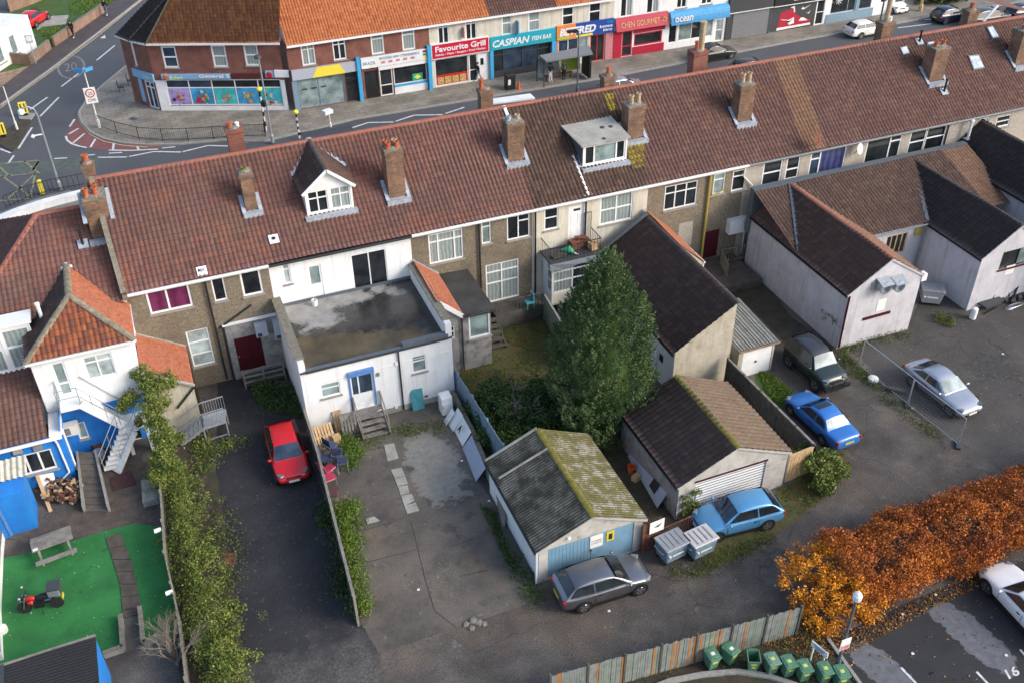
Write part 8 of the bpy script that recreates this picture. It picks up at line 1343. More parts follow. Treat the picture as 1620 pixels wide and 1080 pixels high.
fence('fence', 'green stained concrete panel fence beside cream bay', [Vector((19.45, 44.2, 0)), Vector((19.0, 39.0, 0))], 1.7, 'wood_green', 3, 'conc_panel', 'conc_panel')
e1, e0 = P(1289, 704, z=1.75), P(1152, 568, z=1.75); e1.z = e0.z = 0
fence('fence', 'dark boarded panel fence between tan-roofed garage and blue saloon', [e0, e1], 1.75, 'fence_dark', 5, 'fence_dark', 'wood_grey', boards=10); fence('fence', 'pale wooden gate panel closing gap beside pebbled garage', [e1, Vector((24.6, 27.3, 0))], 1.65, 'wood_new', 1, 'wood_grey', 'wood_new', boards=9, cat='gate')
g0, g1 = P('O', 828, 285), P('O', 925, 245); t = fence('gate', 'rusty brown metal gate with white sign between the two garages', [g0, g1], 1.75, 'rust', 1, 'rust', boards=8, cat='gate'); d = (g1-g0).normalized(); n_ = Vector((d.y, -d.x, 0)); a = g0+d*.25+n_*.09; m = MB(); m.slab([a+Vector((0, 0, 1.15)), a+d*.75+Vector((0, 0, 1.15)), a+d*.75+Vector((0, 0, 1.85)), a+Vector((0, 0, 1.85))], n_*.02); s_ = m.build('sign_board', 'plate_white', t); m = MB(); c = a+d*.4+n_*.025+Vector((0, 0, 1.5)); m.slab([c-d*.2, c+d*.2+Vector((0, 0, .12)), c+d*.05+Vector((0, 0, -.05))], n_*.006); m.build('arrow', 'black', s_)
r0, r1 = P('O', 930, 235), P('O', 1120, 150); t = thing('railing', 'low rusty red bar railing between gate and sky blue car', 'railing', r0); m = MB()
for k in range(14): p = r0.lerp(r1, k/13); m.bar(p, p+Vector((0, 0, .95)), .025)
m.bar(r0+Vector((0, 0, .95)), r1+Vector((0, 0, .95)), .05); m.build('bars', 'rust', t)
# mesh fence panels
for lab, a, b in (('mesh fence panel on blocks nearest pale rendered gable', P('L', 612, 575), P('L', 905, 810)), ('mesh fence panel alongside front of dark silver coupe', P('L', 908, 815), P('L', 1215, 1058))):
    t = thing('mesh_fence', lab, 'fence', a, 'temporary mesh fence panels'); h = 1.75; m = MB(); m.tube([a, a+Vector((0, 0, h)), b+Vector((0, 0, h)), b, ], .03, 8); m.tube([a+Vector((0, 0, .12)), b+Vector((0, 0, .12))], .022, 8); m.build('frame', 'galv', t); m = MB()
    for k in range(1, 40): p = a.lerp(b, k/40); m.bar(p+Vector((0, 0, .12)), p+Vector((0, 0, h)), .0025)
    for k in range(1, 8): z_ = .12+k*(h-.12)/8; m.bar(a+Vector((0, 0, z_)), b+Vector((0, 0, z_)), .0025)
    m.build('mesh', 'galv', t); m = MB(); m.box(tuple(b+Vector((0, 0, .06))), (.65, .22, .12), .9); m.build('foot', 'dark_grey', t)
m = MB(); m.box(tuple(P('L', 840, 730)+Vector((0, 0, .12))), (.95, .28, .22), -.72); tag(m.build('timber_block', 'wood_dark'), 'brown timber block on tarmac inside mesh fence', 'block'); m = MB(); m.lathe(tuple(P('L', 698, 658)), [(.3, 0), (.28, .15), (.1, .22)], 10); tag(m.build('sandbag', 'white_paint'), 'white sack lying under mesh fence', 'sack')
# bins
def eurobin(label, c, rot, lidmat, mat='bin_blue_grey', sc=1.0, mark=True):
    t = thing('wheeled_container', label, 'bin'); m = MB(); W, D, H = 1.26, .95, 1.0
    i = len(m.v); m.v += [(sx*W*.5*f, sy*D*.5*f, z) for z, f in ((.18, .84), (1.05, 1.0)) for sy in (-1, 1) for sx in (-1, 1)]
    for q in ((0, 2, 3, 1), (4, 5, 7, 6), (0, 1, 5, 4), (2, 6, 7, 3), (0, 4, 6, 2), (1, 3, 7, 5)): m.f.append(q); m.mi.append(0)
    o = m.build('body', mat, t); o.modifiers.new('b', 'BEVEL').width = .05
    if mark: m = MB(); m.slab([(-.3, -.475, .62), (.3, -.475, .62), (.3, -.478, .72), (-.3, -.478, .72)], (0, -.012, 0)); m.lathe((-.42, -.47, .67), [(.06, -.04), (.06, .04)], 8); m.build('marking', 'plate_white', o)
    m = MB(); m.bb(-W*.53, W*.53, -D*.54, D*.54, 1.06, 1.13); o = m.build('lid', lidmat, t); o.modifiers.new('b', 'BEVEL').width = .03
    for k in range(4): m = MB(); m.bb(-.42+k*.26, -.36+k*.26, -D*.4, D*.4, 1.131, 1.155); m.build('lid_rib', 'bin_lid_grey', o)
    for sx in (-.45, .45):
        for sy in (-.3, .3): m = MB(); m.lathe((0, 0, 0), [(.09, -.03), (.1, 0), (.09, .03)], 12); m.xf(Matrix.Translation((sx, sy, .1)) @ Matrix.Rotation(rad(90), 4, 'X')); m.build('castor', 'rubber', t)
    for sx in (-1, 1): m = MB(); m.tube([(sx*W*.52, -.3, .85), (sx*W*.58, -.3, .85), (sx*W*.58, .3, .85), (sx*W*.52, .3, .85)], .025, 6); m.build('handle', 'galv', t)
    t.location = (c.x, c.y, 0); t.rotation_euler = (0, 0, rot); return t
c = P('O', 1030, 355); eurobin('blue-grey wheeled container with dark grey lid, nearest the rusty gate', c+Vector((.05, .45, 0)), .12, 'bin_lid_grey'); c = P('O', 1200, 330); eurobin('blue-grey wheeled container with pale lid, nearest the sky blue car', c+Vector((.05, .45, 0)), .12, 'bin_lid_pale'); eurobin('dark grey wheeled container standing between the two gabled outbuildings', P('L', 1075, 215)+Vector((0, .5, 0)), -.6, 'bin_lid_grey', 'grey_plastic')
def wheelie(label, px, rot, lid='bin_green', openlid=False, sticker=True):
    t = thing('wheelie_bin', label, 'wheelie bin', (0, 0, 0), 'green wheelie bins along the fence'); m = MB(); v = [(sx*w_, sy*d_+o, z) for z, w_, d_, o in ((.08, .21, .24, .02), (.98, .29, .35, 0)) for sy in (-1, 1) for sx in (-1, 1)]; m.v += v
    for q in ((0, 2, 3, 1), (0, 1, 5, 4), (2, 6, 7, 3), (0, 4, 6, 2), (1, 3, 7, 5)): m.f.append(q); m.mi.append(0)
    o = m.build('body', 'bin_green', t); sd2 = o.modifiers.new('s', 'SOLIDIFY'); sd2.thickness = .03; sd2.offset = -1; m = MB()
    for a, b in (((-.3, -.36), (.3, -.36)), ((.3, -.36), (.3, .36)), ((.3, .36), (-.3, .36)), ((-.3, .36), (-.3, -.36))): m.bar((*a, .98), (*b, .98), .05, .05)
    m.build('rim', lid, t); m = MB()
    if openlid: m.slab([(-.3, .4, .98), (.3, .4, .98), (.28, .52, .3), (-.28, .52, .3)], (0, .05, 0))
    else: m.bb(-.31, .31, -.4, .37, 1.01, 1.06); m.bb(-.22, .22, -.28, .24, 1.061, 1.09)
    b = m.build('lid', lid, t); b.modifiers.new('b', 'BEVEL').width = .025; m = MB(); m.tube([(-.2, .42, 1.0), (.2, .42, 1.0)], .025, 8); m.build('handle', 'bin_green', t)
    if sticker: m = MB(); m.slab([(-.14, -.3, .62), (.14, -.3, .62), (.14, -.322, .8), (-.14, -.322, .8)], (0, -.012, 0)); m.build('sticker', 'label_yellow', t); m = MB(); m.bb(-.1, .1, -.12, .06, 1.091, 1.095) if not openlid else m.bb(-.1, .1, -.36, -.35, .5, .6); m.build('lid_label', 'plate_white' if lid == 'bin_green' and rot > 0 else 'label_yellow', t)
    for sx in (-.24, .24): m = MB(); m.lathe((0, 0, 0), [(.1, -.03), (.1, .03)], 12); m.xf(Matrix.Translation((sx, .27, .1)) @ Matrix.Rotation(rad(90), 4, 'Y')); m.build('wheel', 'rubber', t)
    c = P(*px); t.location = (c.x, c.y+.2, 0); t.rotation_euler = (0, 0, rot); t.scale = (.8,)*3
for lab, px, r_, kw in (('leftmost green wheelie bin, lid shut, near weathered board fence', (1128, 1060), .02, {}), ('green wheelie bin turned slightly, second from left near fence', (1157, 1052), .3, {}), ('open green wheelie bin with its dark inside showing', (1193, 1063), -.45, dict(openlid=True)), ('green wheelie bin with pale faded lid beside the open one', (1222, 1068), -.1, dict(lid='bin_green_pale')), ('green wheelie bin between pale-lidded bin and slanting white sign', (1248, 1072), -.12, {}), ('green wheelie bin just left of slanting white sign', (1273, 1079), -.15, {}), ('green wheelie bin under lower end of slanting white sign', (1305, 1083), -.15, {}), ('rightmost green wheelie bin at foot of car park lamp post', (1331, 1088), -.15, {})): wheelie(lab, px, r_, **kw)
a, b = P('Q', 300, 930), P('Q', 395, 1010); t = thing('name_board', 'slanting white name board on short posts behind green bins', 'sign', a); m = MB(); d = (b-a); m.bar(a+Vector((0, 0, 1.0)), b+Vector((0, 0, 1.0)), .05, .3); s_ = m.build('board', 'plate_white', t)
for f_ in (.15, .85): p = a.lerp(b, f_); m = MB(); m.bar(p, p+Vector((0, 0, .95)), .06); m.build('post', 'upvc', t)
m = MB(); nn = Vector((d.y, -d.x, 0)).normalized(); c = a.lerp(b, .5)+nn*.03; dd = d.normalized()
for k in range(3): L_ = d.length*(.36-.08*k); m.bar(c-dd*L_+Vector((0, 0, 1.08-.08*k)), c+dd*L_+Vector((0, 0, 1.08-.08*k)), .006, .03)
m.build('lettering', 'royal_blue', s_)
b = P(1322, 1060); t = pole('lamp_post', 'car park lamp post with white top and small pink and white sign', 'street lamp', b, 4.3, 'dark_lead', .07); m = MB(); m.lathe(tuple(b+Vector((0, 0, 4.25))), [(.08, 0), (.17, .08), (.18, .3), (.1, .42), (.02, .45)], 12); m.build('lamp_head', 'white_lamp', t); m = MB(); m.bb(b.x-.23, b.x+.23, b.y-.1, b.y-.07, 1.45, 2.1); s_ = m.build('sign_board', 'plate_white', t); m = MB(); m.bb(b.x-.2, b.x+.2, b.y-.106, b.y-.1, 1.48, 1.72); m.build('panel', 'pink_wood', s_)
# chairs, pallets, boards by the white extension
def office_chair(label, px, rot, mat, z=0, tilt=0):
    t = thing('office_chair', label, 'chair', (0, 0, 0), 'discarded office chairs by the yard fence'); m = MB(); m.box((0, 0, .46), (.48, .46, .07)); o = m.build('seat', mat, t); bv = o.modifiers.new('b', 'BEVEL'); bv.width = .1; bv.segments = 3; m = MB(); m.box(None, (.06, .44, .42), 0, 0, Matrix.Translation((-.26, 0, .8)) @ Matrix.Rotation(-.2, 4, 'Y')); o = m.build('backrest', mat, t); bv = o.modifiers.new('b', 'BEVEL'); bv.width = .1; bv.segments = 3
    for sy in (-.2, .2): m = MB(); m.tube([(.22, sy, .02), (.2, sy, .42), (-.22, sy, .42), (-.25, sy, .75)], .014, 6); m.tube([(-.2, sy, .42), (-.26, sy, .02)], .014, 6); m.build('leg', 'galv', t)
    c = P(*px, z=.4); t.location = (c.x, c.y, z); t.rotation_euler = (tilt, tilt*.6, rot); t.scale = (1.2,)*3
for lab, px, r_, mt, z, tl in (('dark blue office chair nearest the pallets', (521, 707), .6, 'chair_blue', 0, .1), ('dark blue office chair against plank fence, left of others', (517, 728), -.3, 'chair_blue', 0, 0), ('dark blue office chair in middle of the blue group', (530, 723), 1.3, 'chair_blue', .05, .15), ('dark blue office chair farthest from plank fence', (541, 732), 1.5, 'chair_blue', 0, 0), ('pink-red office chair tipped behind the nearer pink one', (524, 745), .5, 'chair_pink', .05, -.2), ('pink-red office chair nearer to the brown chair', (521, 757), .2, 'chair_pink', 0, 0), ('dark brown office chair at end of discarded row', (523, 776), -.4, 'chair_brown', 0, .3)): office_chair(lab, px, r_, mt, z, tl)
def pallet(label, base, rot, lean, mat, W=1.1, H=1.1, n=8):
    t = thing('pallet', label, 'pallet', (0, 0, 0), 'wooden pallets by the extension wall'); m = MB()
    for k in range(n): x = -W/2+W*(k+.5)/n; m.bb(x-W/n*.36, x+W/n*.36, -.075, -.055, 0, H)
    m.build('slats', mat, t); m = MB()
    for z_ in (.05, H/2, H-.05): m.bb(-W/2, W/2, -.05, .05, z_-.045, z_+.045)
    m.build('bearers', mat, t); t.location = (base.x, base.y, 0.02); t.rotation_euler = (lean, 0, rot)
pallet('new pale pallet leaning nearest the plank fence', P('J', 445, 690), .1, -.65, 'wood_new', 1.25, 1.2); pallet('narrow weathered pallet leaning upright on white wall', P('J', 545, 585)+Vector((-.1, .1, 0)), .0, -.25, 'wood_new', .45, 1.15, 3); pallet('weathered pallet leaning beside wooden steps', P('J', 600, 610)+Vector((0, .1, 0)), .0, -.25, 'wood_grey', .85, 1.2, 5); m = MB(); m.box(tuple(P('J', 515, 665)+Vector((0, 0, .3))), (.4, .3, .6), .2); tag(m.build('crate', 'wood_new'), 'orange-brown wooden box behind the pale pallet', 'box')
p = P('J', 1015, 455); m = MB(); m.slab([p+Vector((-.33, 0, .02)), p+Vector((.33, 0, .02)), p+Vector((.33, .3, 1.15)), p+Vector((-.2, .3, 1.2)), p+Vector((-.33, .28, 1.0))], (0, .04, 0)); tag(m.build('board', 'turquoise'), 'turquoise board leaning on white extension wall', 'board')
p = P('J', 1190, 485); t = thing('fridge', 'old white fridge standing at end of white extension', 'fridge', p); m = MB(); m.bb(p.x-.3, p.x+.3, p.y, p.y+.6, .02, 1.15); o = m.build('body', 'white_paint', t); o.modifiers.new('b', 'BEVEL').width = .03; m = MB(); m.bb(p.x-.29, p.x+.29, p.y-.04, p.y-.003, .05, .8); o = m.build('door', 'white_paint', t); m = MB(); m.bb(p.x-.27, p.x-.23, p.y-.07, p.y-.041, .5, .75); m.build('handle', 'galv', o)
def leaning(label, a, b, h, mat, reach=.45, lift=.0): a, b = P(*a), P(*b); d = (b-a).normalized(); n_ = Vector((-d.y, d.x, 0)); n_ = n_ if n_.x > 0 else -n_; m = MB(); m.slab([a+Vector((0, 0, .02+lift)), b+Vector((0, 0, .02+lift)), b+n_*reach+Vector((0, 0, h+lift)), a+n_*reach+Vector((0, 0, h+lift))], Vector((0, 0, .03))); o = m.build('signboard', mat); tag(o, label, 'board', 'signboards leaning on the low wall'); return o
leaning('small white signboard nearest the old fridge', ('J', 1165, 525), ('J', 1180, 555), .75, 'white_paint', .5); leaning('white signboard with black triangle, second along low wall', ('J', 1190, 540), ('J', 1222, 590), .85, 'white_paint', .6); o = leaning('white signboard with black letter A, third along low wall', ('J', 1225, 575), ('J', 1280, 680), .8, 'white_paint', .5); leaning('long grey signboard farthest along low wall', ('J', 1280, 690), ('J', 1362, 895), .75, 'board_grey', .5)
d = (P('J', 1280, 680)-P('J', 1225, 575)).normalized(); text(o, 'A', P('J', 1258, 598, z=.46)+Vector((0, 0, .03)), -d, Vector((.5, 0, .8)).normalized(), .3, .38, 'black', off=.02)
p0, p1 = P('K', 745, 745), P('K', 925, 1060); m = MB(); m.slab([p0+Vector((0, 0, .05)), p1+Vector((0, 0, .05)), p1+Vector((.55, 0, 1.0)), p0+Vector((.55, 0, 1.0))], (0, 0, .04)); o = m.build('leaning_panel', 'board_grey'); tag(o, 'long white panel with black patch leaning on pebbled garage side', 'board')
q0, q1 = p0.lerp(p1, .66), p0.lerp(p1, .82); m = MB(); m.slab([q0+Vector((.1, 0, .3)), q1+Vector((.1, 0, .3)), q1+Vector((.5, 0, 1.0)), q0+Vector((.5, 0, 1.0))], (0, 0, .05)); m.build('patch', 'black', o); p = P('K', 765, 830); m = MB(); m.lathe(tuple(p), [(.16, 0), (.2, .4), (.17, .4), (.14, .06)], 12); tag(m.build('bucket', 'orange_plastic'), 'red bucket in gap between the garages', 'bucket'); m = MB(); m.box(tuple(P('K', 795, 880)+Vector((0, 0, .15))), (.4, .3, .3), .4); tag(m.build('box', 'wood_new'), 'small brown box near red bucket between garages', 'box')
for i, (x, lab) in enumerate(((1300, 'white sheet board leaning on tall workshop wall'), (1345, 'narrow white board propped at the end of dark panel fence'))): p = P('K', x, 275); m = MB(); m.slab([p+Vector((-.35+.25*i, 0, .02)), p+Vector((.3-.2*i, 0, .02)), p+Vector((.3-.2*i, .2, 1.15+.2*i)), p+Vector((-.35+.25*i, .2, 1.15+.2*i))], (0, .03, 0)); tag(m.build('board', 'white_paint'), lab, 'board')
# picnic table
p0, p1 = P('M', 195, 280, z=.75), P('M', 445, 190, z=.75); ang = math.atan2(p1.y-p0.y, p1.x-p0.x); c = (p0+p1)/2; t = thing('picnic_table', 'grey weathered picnic table on edge of fake lawn', 'table'); L_ = (p1-p0).length
m = MB()
for k in range(5): m.bb(-L_/2, L_/2, -.05+k*.15, .08+k*.15, .72, .76)
m.build('tabletop', 'wood_grey', t)
for y_ in (-.5, 1.05): m = MB(); m.bb(-L_/2, L_/2, y_-.13, y_+.13, .41, .45); m.build('bench_seat', 'wood_grey', t)
for sx in (-L_/2+.25, L_/2-.25):
    m = MB(); m.bar((sx, -.3, 0), (sx, .1, .72), .09, .06); m.bar((sx, .9, 0), (sx, .5, .72), .09, .06); m.bar((sx, -.55, .38), (sx, 1.1, .38), .06, .1); m.build('trestle', 'wood_grey', t)
t.location = (c.x, c.y, 0); t.rotation_euler = (0, 0, ang)
m = MB(); m.box(tuple(P('M', 215, 265, z=.78)), (.22, .15, .01), ang); tag(m.build('paper_sheet', 'plate_white'), 'white paper sheet lying on corner of picnic table', 'paper')
for lab, k, x, y in (('small white notice on left slatted fence near the patio', 'M', 962, 148), ('small white notice on left slatted fence beside bare tree', 'M', 1033, 527)): p = P(k, x, y, z=1.1); m = MB(); m.slab([p+Vector((-.15, -.05, -.08)), p+Vector((.15, -.05, -.05)), p+Vector((.15, .02, .12)), p+Vector((-.15, .02, .09))], (0, .015, 0)); tag(m.build('notice', 'plate_white'), lab, 'sign')
wall_run('edging_wall', 'pale edging wall along left side of fake lawn', pp('M 12 940, -2 640, 12 300, 22 190'), .5, 'white_paint', .14); m = MB(); m.lathe(tuple(P('M', 20, 765)), [(.2, 0), (.22, .25), (.1, .4)], 8); tag(m.build('stone', 'timber_white'), 'pale stone at left edge of fake lawn', 'stone'); wall_run('edging_wall', 'low kerb walls stepping round end of garden path', pp('M 640 925, 760 885, 745 690'), .3, 'conc_panel', .12); wall_run('edging_wall', 'low concrete edging right of garden path', pp('M 862 640, 885 860, 1000 800'), .3, 'conc_panel', .12)
# steps and clutter by the blue building
t = thing('garden_steps', 'worn concrete steps with side walls beside blue building', 'steps', P('I', 560, 900)); q = pp('I 490 760, 600 760, 670 1075, 520 1080'); m = MB()
for k in range(9): a0, a1, b0, b1 = q[0].lerp(q[3], k/9), q[0].lerp(q[3], (k+1)/9), q[1].lerp(q[2], k/9), q[1].lerp(q[2], (k+1)/9); m.prism([a0, b0, b1, a1], 0, .5*(1-k/9)+.04)
m.build('treads', 'concrete_yard', t)
for a, b in ((q[0], q[3]), (q[1], q[2])): m = MB(); m.bar(a+Vector((0, 0, .35)), b+Vector((0, 0, .15)), .1, .6); m.build('side_wall', 'conc_panel', t)
m = MB(); m.prism(pp('I 670 870, 800 825, 830 910, 690 950'), 0, .05); tag(m.build('hatch', 'chair_brown'), 'dark brown cellar hatch below white stairs', 'hatch'); m = MB(); m.prism(pp('I 870 915, 990 890, 1000 1020, 880 1050'), 0, .35); tag(m.build('slab_cover', 'conc_panel'), 'grey raised slab beside ivy and white stairs', 'slab')
t = thing('log_pile', 'heap of split logs and broken timber against blue wall', 'log pile', P('I', 400, 980)); m = MB()
for k in range(150): p = P('I', random.uniform(300, 490), random.uniform(900, 1040)); a = random.uniform(0, 3.14); L_ = random.uniform(.15, .35); z_ = .08+.5*random.random()*(1-abs(k/150-.5)); m.bar(p+Vector((0, 0, z_)), p+Vector((math.cos(a)*L_, math.sin(a)*L_, z_+random.uniform(-.05, .1))), .09, .08, random.randint(0, 2))
m.build('logs', ['wood_new', 'plank_brown', 'rust'], t)
for lab, a, b, mt in (('long brown plank leaning on blue wall below window', P('I', 310, 1075), PY('I', 225, 850, Y=40.85), 'wood_new'), ('short grey plank leaning on blue wall left of log heap', P('I', 255, 1040), PY('I', 235, 940, Y=40.85), 'wood_dark')): m = MB(); m.bar(a, b, .16, .04); tag(m.build('plank', mt), lab, 'plank')
p = P('I', 310, 945); m = MB(); m.slab([p+Vector((-.35, 0, .02)), p+Vector((.3, .05, .02)), p+Vector((.3, .6, .75)), p+Vector((-.35, .55, .75))], (0, 0, .04)); tag(m.build('board', 'white_paint'), 'white board resting on log heap by blue wall', 'board')
for lab, x, y, mt, s_ in (('pale tub of junk under foot of white stairs', 610, 745, 'grey_plastic', .32), ('brown junk sack beside the pale tub', 600, 690, 'rust', .3), ('dark junk box on white stair landing', 850, 545, 'black', .22)): p = P('I', x, y, z=1.78 if x == 850 else 0); m = MB(); m.lathe(tuple(p), [(s_*.8, 0), (s_, s_), (s_*.9, s_*1.3), (s_*.5, s_*1.2)], 9); tag(m.build('junk_tub', mt), lab, 'tub')
# steel steps and timber rail of the pebbledashed house
t = thing('steel_steps', 'pale grey steel steps with balustrade at foot of brick-red lean-to', 'steps', P('I', 1260, 650)); a, b, c = P('I', 1110, 680), P('I', 1265, 655), P('I', 1400, 612); up = Vector((0, 0, 1)); dz = .95; back = Vector((.12, .95, 0)); m = MB(); m.slab([b+up*dz, c+up*dz, c+up*dz+back, b+up*dz+back], up*-.06)
for k in range(5): p = a.lerp(b, (k+.5)/5); m.slab([p+up*(dz*(k+1)/6)+Vector((-.12, 0, 0)), p+up*(dz*(k+1)/6)+Vector((.14, 0, 0)), p+back+up*(dz*(k+1)/6)+Vector((.14, 0, 0)), p+back+up*(dz*(k+1)/6)+Vector((-.12, 0, 0))], up*-.04)
m.build('treads', 'galv', t); m = MB()
for off in (Vector(), back):
    m = MB()
    for p0, p1, z0, z1 in ((a, b, .1, dz), (b, c, dz, dz)):
        m.bar(p0+off+up*(z0+.9), p1+off+up*(z1+.9), .05); m.bar(p0+off+up*z0, p1+off+up*z1, .04, .14)
        for k in range(10): f_ = k/9; q_ = p0.lerp(p1, f_)+off; zz = z0+(z1-z0)*f_; m.bar(q_+up*zz, q_+up*(zz+.9), .022)
    m.build('balustrade', 'galv', t)
for p in (b, c, b+back, c+back): m = MB(); m.bar(p, p+up*dz, .07); m.build('post', 'galv', t)
m = MB(); m.bar(b+up*.15, c+up*.15, .05); m.build('brace', 'galv', t)
t = thing('timber_railing', 'weathered timber deck rail below maroon double doors', 'railing', (2.5, 44.5, 0)); m = MB(); m.bb(1.9, 4.2, 44.6, 45.55, .1, .22); m.build('deck', 'wood_dark', t); m = MB()
for x in (1.95, 3.0, 4.1): m.bar((x, 44.55, 0), (x, 44.55, 1.25), .09)
for z_ in (.45, .8, 1.2): m.bar((1.95, 44.5, z_), (4.1, 44.5, z_), .04, .1)
m.build('rails', 'wood_grey', t)
t = thing('yellow_railing', 'faded yellow bar railing beside dark passage and white gable', 'railing', P('G', 1300, 640)); m = MB(); rp = [P('G', 1345, 690), P('G', 1300, 600), P('G', 1510, 560)]
for a, b in zip(rp, rp[1:]):
    n = 12
    for k in range(n+1): p = a.lerp(b, k/n); m.bar(p+up*.5, p+up*1.4, .025)
    m.bar(a+up*1.4, b+up*1.4, .05); m.bar(a+up*.5, b+up*.5, .04)
m.build('bars', 'mark_faded', t); m = MB(); m.bb(30.0, 33.2, 42.3, 45.6, 0, .5); m.build('platform', 'plank_brown', t)
# wall units, dishes, balcony clutter, chairs
for lab, k, tl, br in (('pale blue air conditioning unit above maroon double doors', 'F', (10, 950), (85, 1005)), ('narrow pale air conditioning unit beside white extension parapet', 'F', (118, 920), (180, 1020))):
    p, q = PY(k, *tl, Y=45.2), PY(k, *br, Y=45.2); t = thing('air_conditioner', lab, 'air conditioner', (p.x, 45.3, min(p.z, q.z))); m = MB(); m.bb(min(p.x, q.x), max(p.x, q.x)+.1, 45.15, 45.55, min(p.z, q.z), max(p.z, q.z)); m.build('casing', 'grey_sign', t); m = MB(); m.bb(min(p.x, q.x)+.08, min(p.x, q.x)+.3, 45.13, 45.148, min(p.z, q.z)+.05, min(p.z, q.z)+.25); m.build('grille', 'dark_grey', t)
def dish(label, p, r, mat): t = thing('satellite_dish', label, 'satellite dish', p); m = MB(); m.lathe((0, 0, 0), [(r, .12), (r*.7, .05), (.02, 0)], 16); m.xf(Matrix.Translation(p) @ Matrix.Rotation(rad(70), 4, 'X') @ Matrix.Rotation(.4, 4, 'Y')); m.build('dish', mat, t); m = MB(); m.tube([p+Vector((0, .02, -.1)), p+Vector((0, .35, -.5))], .03, 6); m.tube([p, p+Vector((0, -.4, -.05))], .015, 6); m.build('bracket', 'galv', t)
dish('dark brown satellite dish on pole above navy-curtained window', PY('D', 355, 855, Y=45.2), .42, 'rust'); dish('white satellite dish on pale wall right of navy-curtained window', PY('D', 610, 910, Y=45.3), .35, 'white_lamp')
p = Vector((21.1, 44.75, 3.86)); t = thing('garden_umbrella', 'folded green umbrella lying on cluttered balcony', 'umbrella', p); m = MB(); m.tube([p+Vector((-.3, .2, .2)), p+Vector((.1, 0, .25)), p+Vector((.3, -.25, .1))], [.05, .22, .06], 8); m.build('cover', 'flag_green', t); m = MB(); m.tube([p+Vector((.3, -.25, .1)), p+Vector((.5, -.4, .03))], .04, 6); m.build('handle', 'plate_white', t)
for lab, x, y, dx, dy, dz, mt in (('brown wooden cupboard on cluttered balcony by white door', 22.0, 45.2, 1.2, .5, .5, 'rust'), ('orange-brown crate at right end of balcony', 22.7, 44.7, .5, .5, .4, 'wood_new'), ('scattered brown timber on left of balcony', 20.5, 44.7, .9, .35, .1, 'plank_brown')): m = MB(); m.box((x, y, 3.86+dz/2), (dx, dy, dz), .15); m.box((x+.1, y-.05, 3.87+dz*1.1), (dx*.6, dy*.5, dz*.3), -.5); tag(m.build('balcony_clutter', mt), lab, 'clutter')
p = P('G', 145, 835, z=1.02); t = thing('garden_chair', 'pale turquoise plastic chair on dark decking', 'chair', p); m = MB(); m.box(tuple(p+Vector((0, 0, .42))), (.5, .48, .05)); m.build('seat', 'turquoise', t); m = MB(); m.box(tuple(p+Vector((.22, .1, .68))), (.06, .5, .5)); m.build('backrest', 'turquoise', t)
for sx in (-.2, .2):
    for sy in (-.2, .2): m = MB(); m.bar(p+Vector((sx, sy, 0)), p+Vector((sx, sy, .4)), .05); m.build('leg', 'turquoise', t)
# scrap by the right outbuilding and small debris
t = thing('scrap_heap', 'heap of scrap metal tray, wire coils and bars against white gable', 'scrap', P('L', 1420, 220)); p = P('L', 1410, 215); m = MB(); m.box(tuple(p+up*.35), (1.6, .6, .12), .15); m.box(tuple(p+Vector((.2, .05, .15))), (1.2, .4, .25), .1); m.build('tray', 'dark_grey', t); m = MB(); m.tube([p+Vector((.3, .2, .4)), p+Vector((.8, .4, 1.5)), p+Vector((1.5, .3, .7)), p+Vector((1.6, .1, 0))], .03, 6); m.bar(p+Vector((-.9, -.5, .05)), p+Vector((.3, -.25, .08)), .05); m.bar(p+Vector((1.4, -.2, .1)), p+Vector((2.2, .3, .8)), .12); m.build('bars', 'black', t); m = MB()
for k in range(6): m.tube([p+Vector((.9+math.cos(a)*(.3+.05*k)+.1*k, -.6+math.sin(a)*.16, .05+.02*k)) for a in np.linspace(0, 6.2, 14)], .012, 5)
m.build('wire_coil', 'galv', t); m = MB()
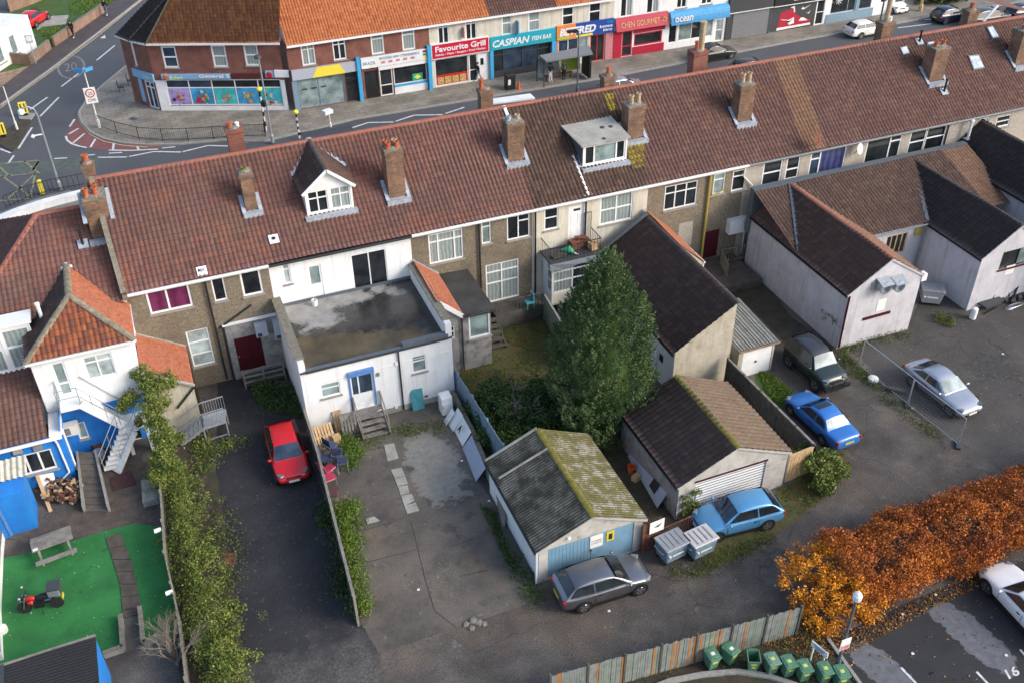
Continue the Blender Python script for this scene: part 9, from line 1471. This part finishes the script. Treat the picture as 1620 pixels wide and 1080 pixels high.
for k in range(12): q_ = p+Vector((random.uniform(1.0, 2.8), random.uniform(-.4, .6), .1)); m.box(tuple(q_), (random.uniform(.2, .6), .2, random.uniform(.15, .4)), random.uniform(0, 3))
m.build('offcuts', 'wood_dark', t)
p = P('L', 1305, 285); m = MB(); m.lathe(tuple(p), [(.17, 0), (.19, .05), (.18, .35), (.19, .38), (.18, .7), (.1, .74)], 12); tag(m.build('gas_bottle', 'white_paint'), 'white cylinder standing near corner of white gable', 'cylinder')
t = thing('trellis', 'leaning timber trellis with creeper at pale gable corner', 'trellis', P('L', 420, 420)); m = MB(); a, b = P('L', 365, 370), P('L', 480, 470)
for k in range(8): p = a.lerp(b, k/7); m.bar(p, p+up*(1.9-.07*k), .04)
for z_ in (.3, .9, 1.5): m.bar(a+up*z_, b+up*z_*.9, .04)
m.build('slats', 'wood_dark', t); quadmesh('creeper', np.concatenate([cards(clump(tuple(a.lerp(b, random.random())+up*random.uniform(.9, 1.9)), .2, 30, 1, .1), .1, .6) for k in range(14)]), 'leaf_weed', t)
for k, (x, y, s_) in enumerate(((1300, 722, .2), (1345, 700, .26), (1380, 712, .24), (1410, 718, .2), (1335, 745, .2))): p = P('N', x, y); m = MB(); m.lathe(tuple(p), [(s_*.8, 0), (s_*.7, s_*.25), (s_*.4, s_*.4)], 5); m.xf(Matrix.Translation(p) @ Matrix.Rotation(k, 4, 'Z') @ Matrix.Translation(-p)); tag(m.build('rubble_stone', 'coping'), 'broken concrete lump at front edge of concrete yard', 'stone', 'lumps of rubble at the yard edge')
for k, (kk, x, y) in enumerate((('J', 1275, 765), ('J', 1440, 1010), ('L', 1490, 500), ('L', 940, 830), ('O', 630, 640), ('Q', 880, 660), ('Q', 1080, 540), ('Q', 1510, 910), ('Q', 940, 900), ('N', 1010, 510))): p = P(kk, x, y, z=.02); m = MB(); m.slab([p+Vector((-.07, -.03, 0)), p+Vector((.05, -.06, 0)), p+Vector((.07, .04, 0)), p+Vector((-.03, .06, 0))], up*.02); tag(m.build('litter', 'plate_white'), 'scrap of white litter on the ground', 'litter', 'scraps of white litter')
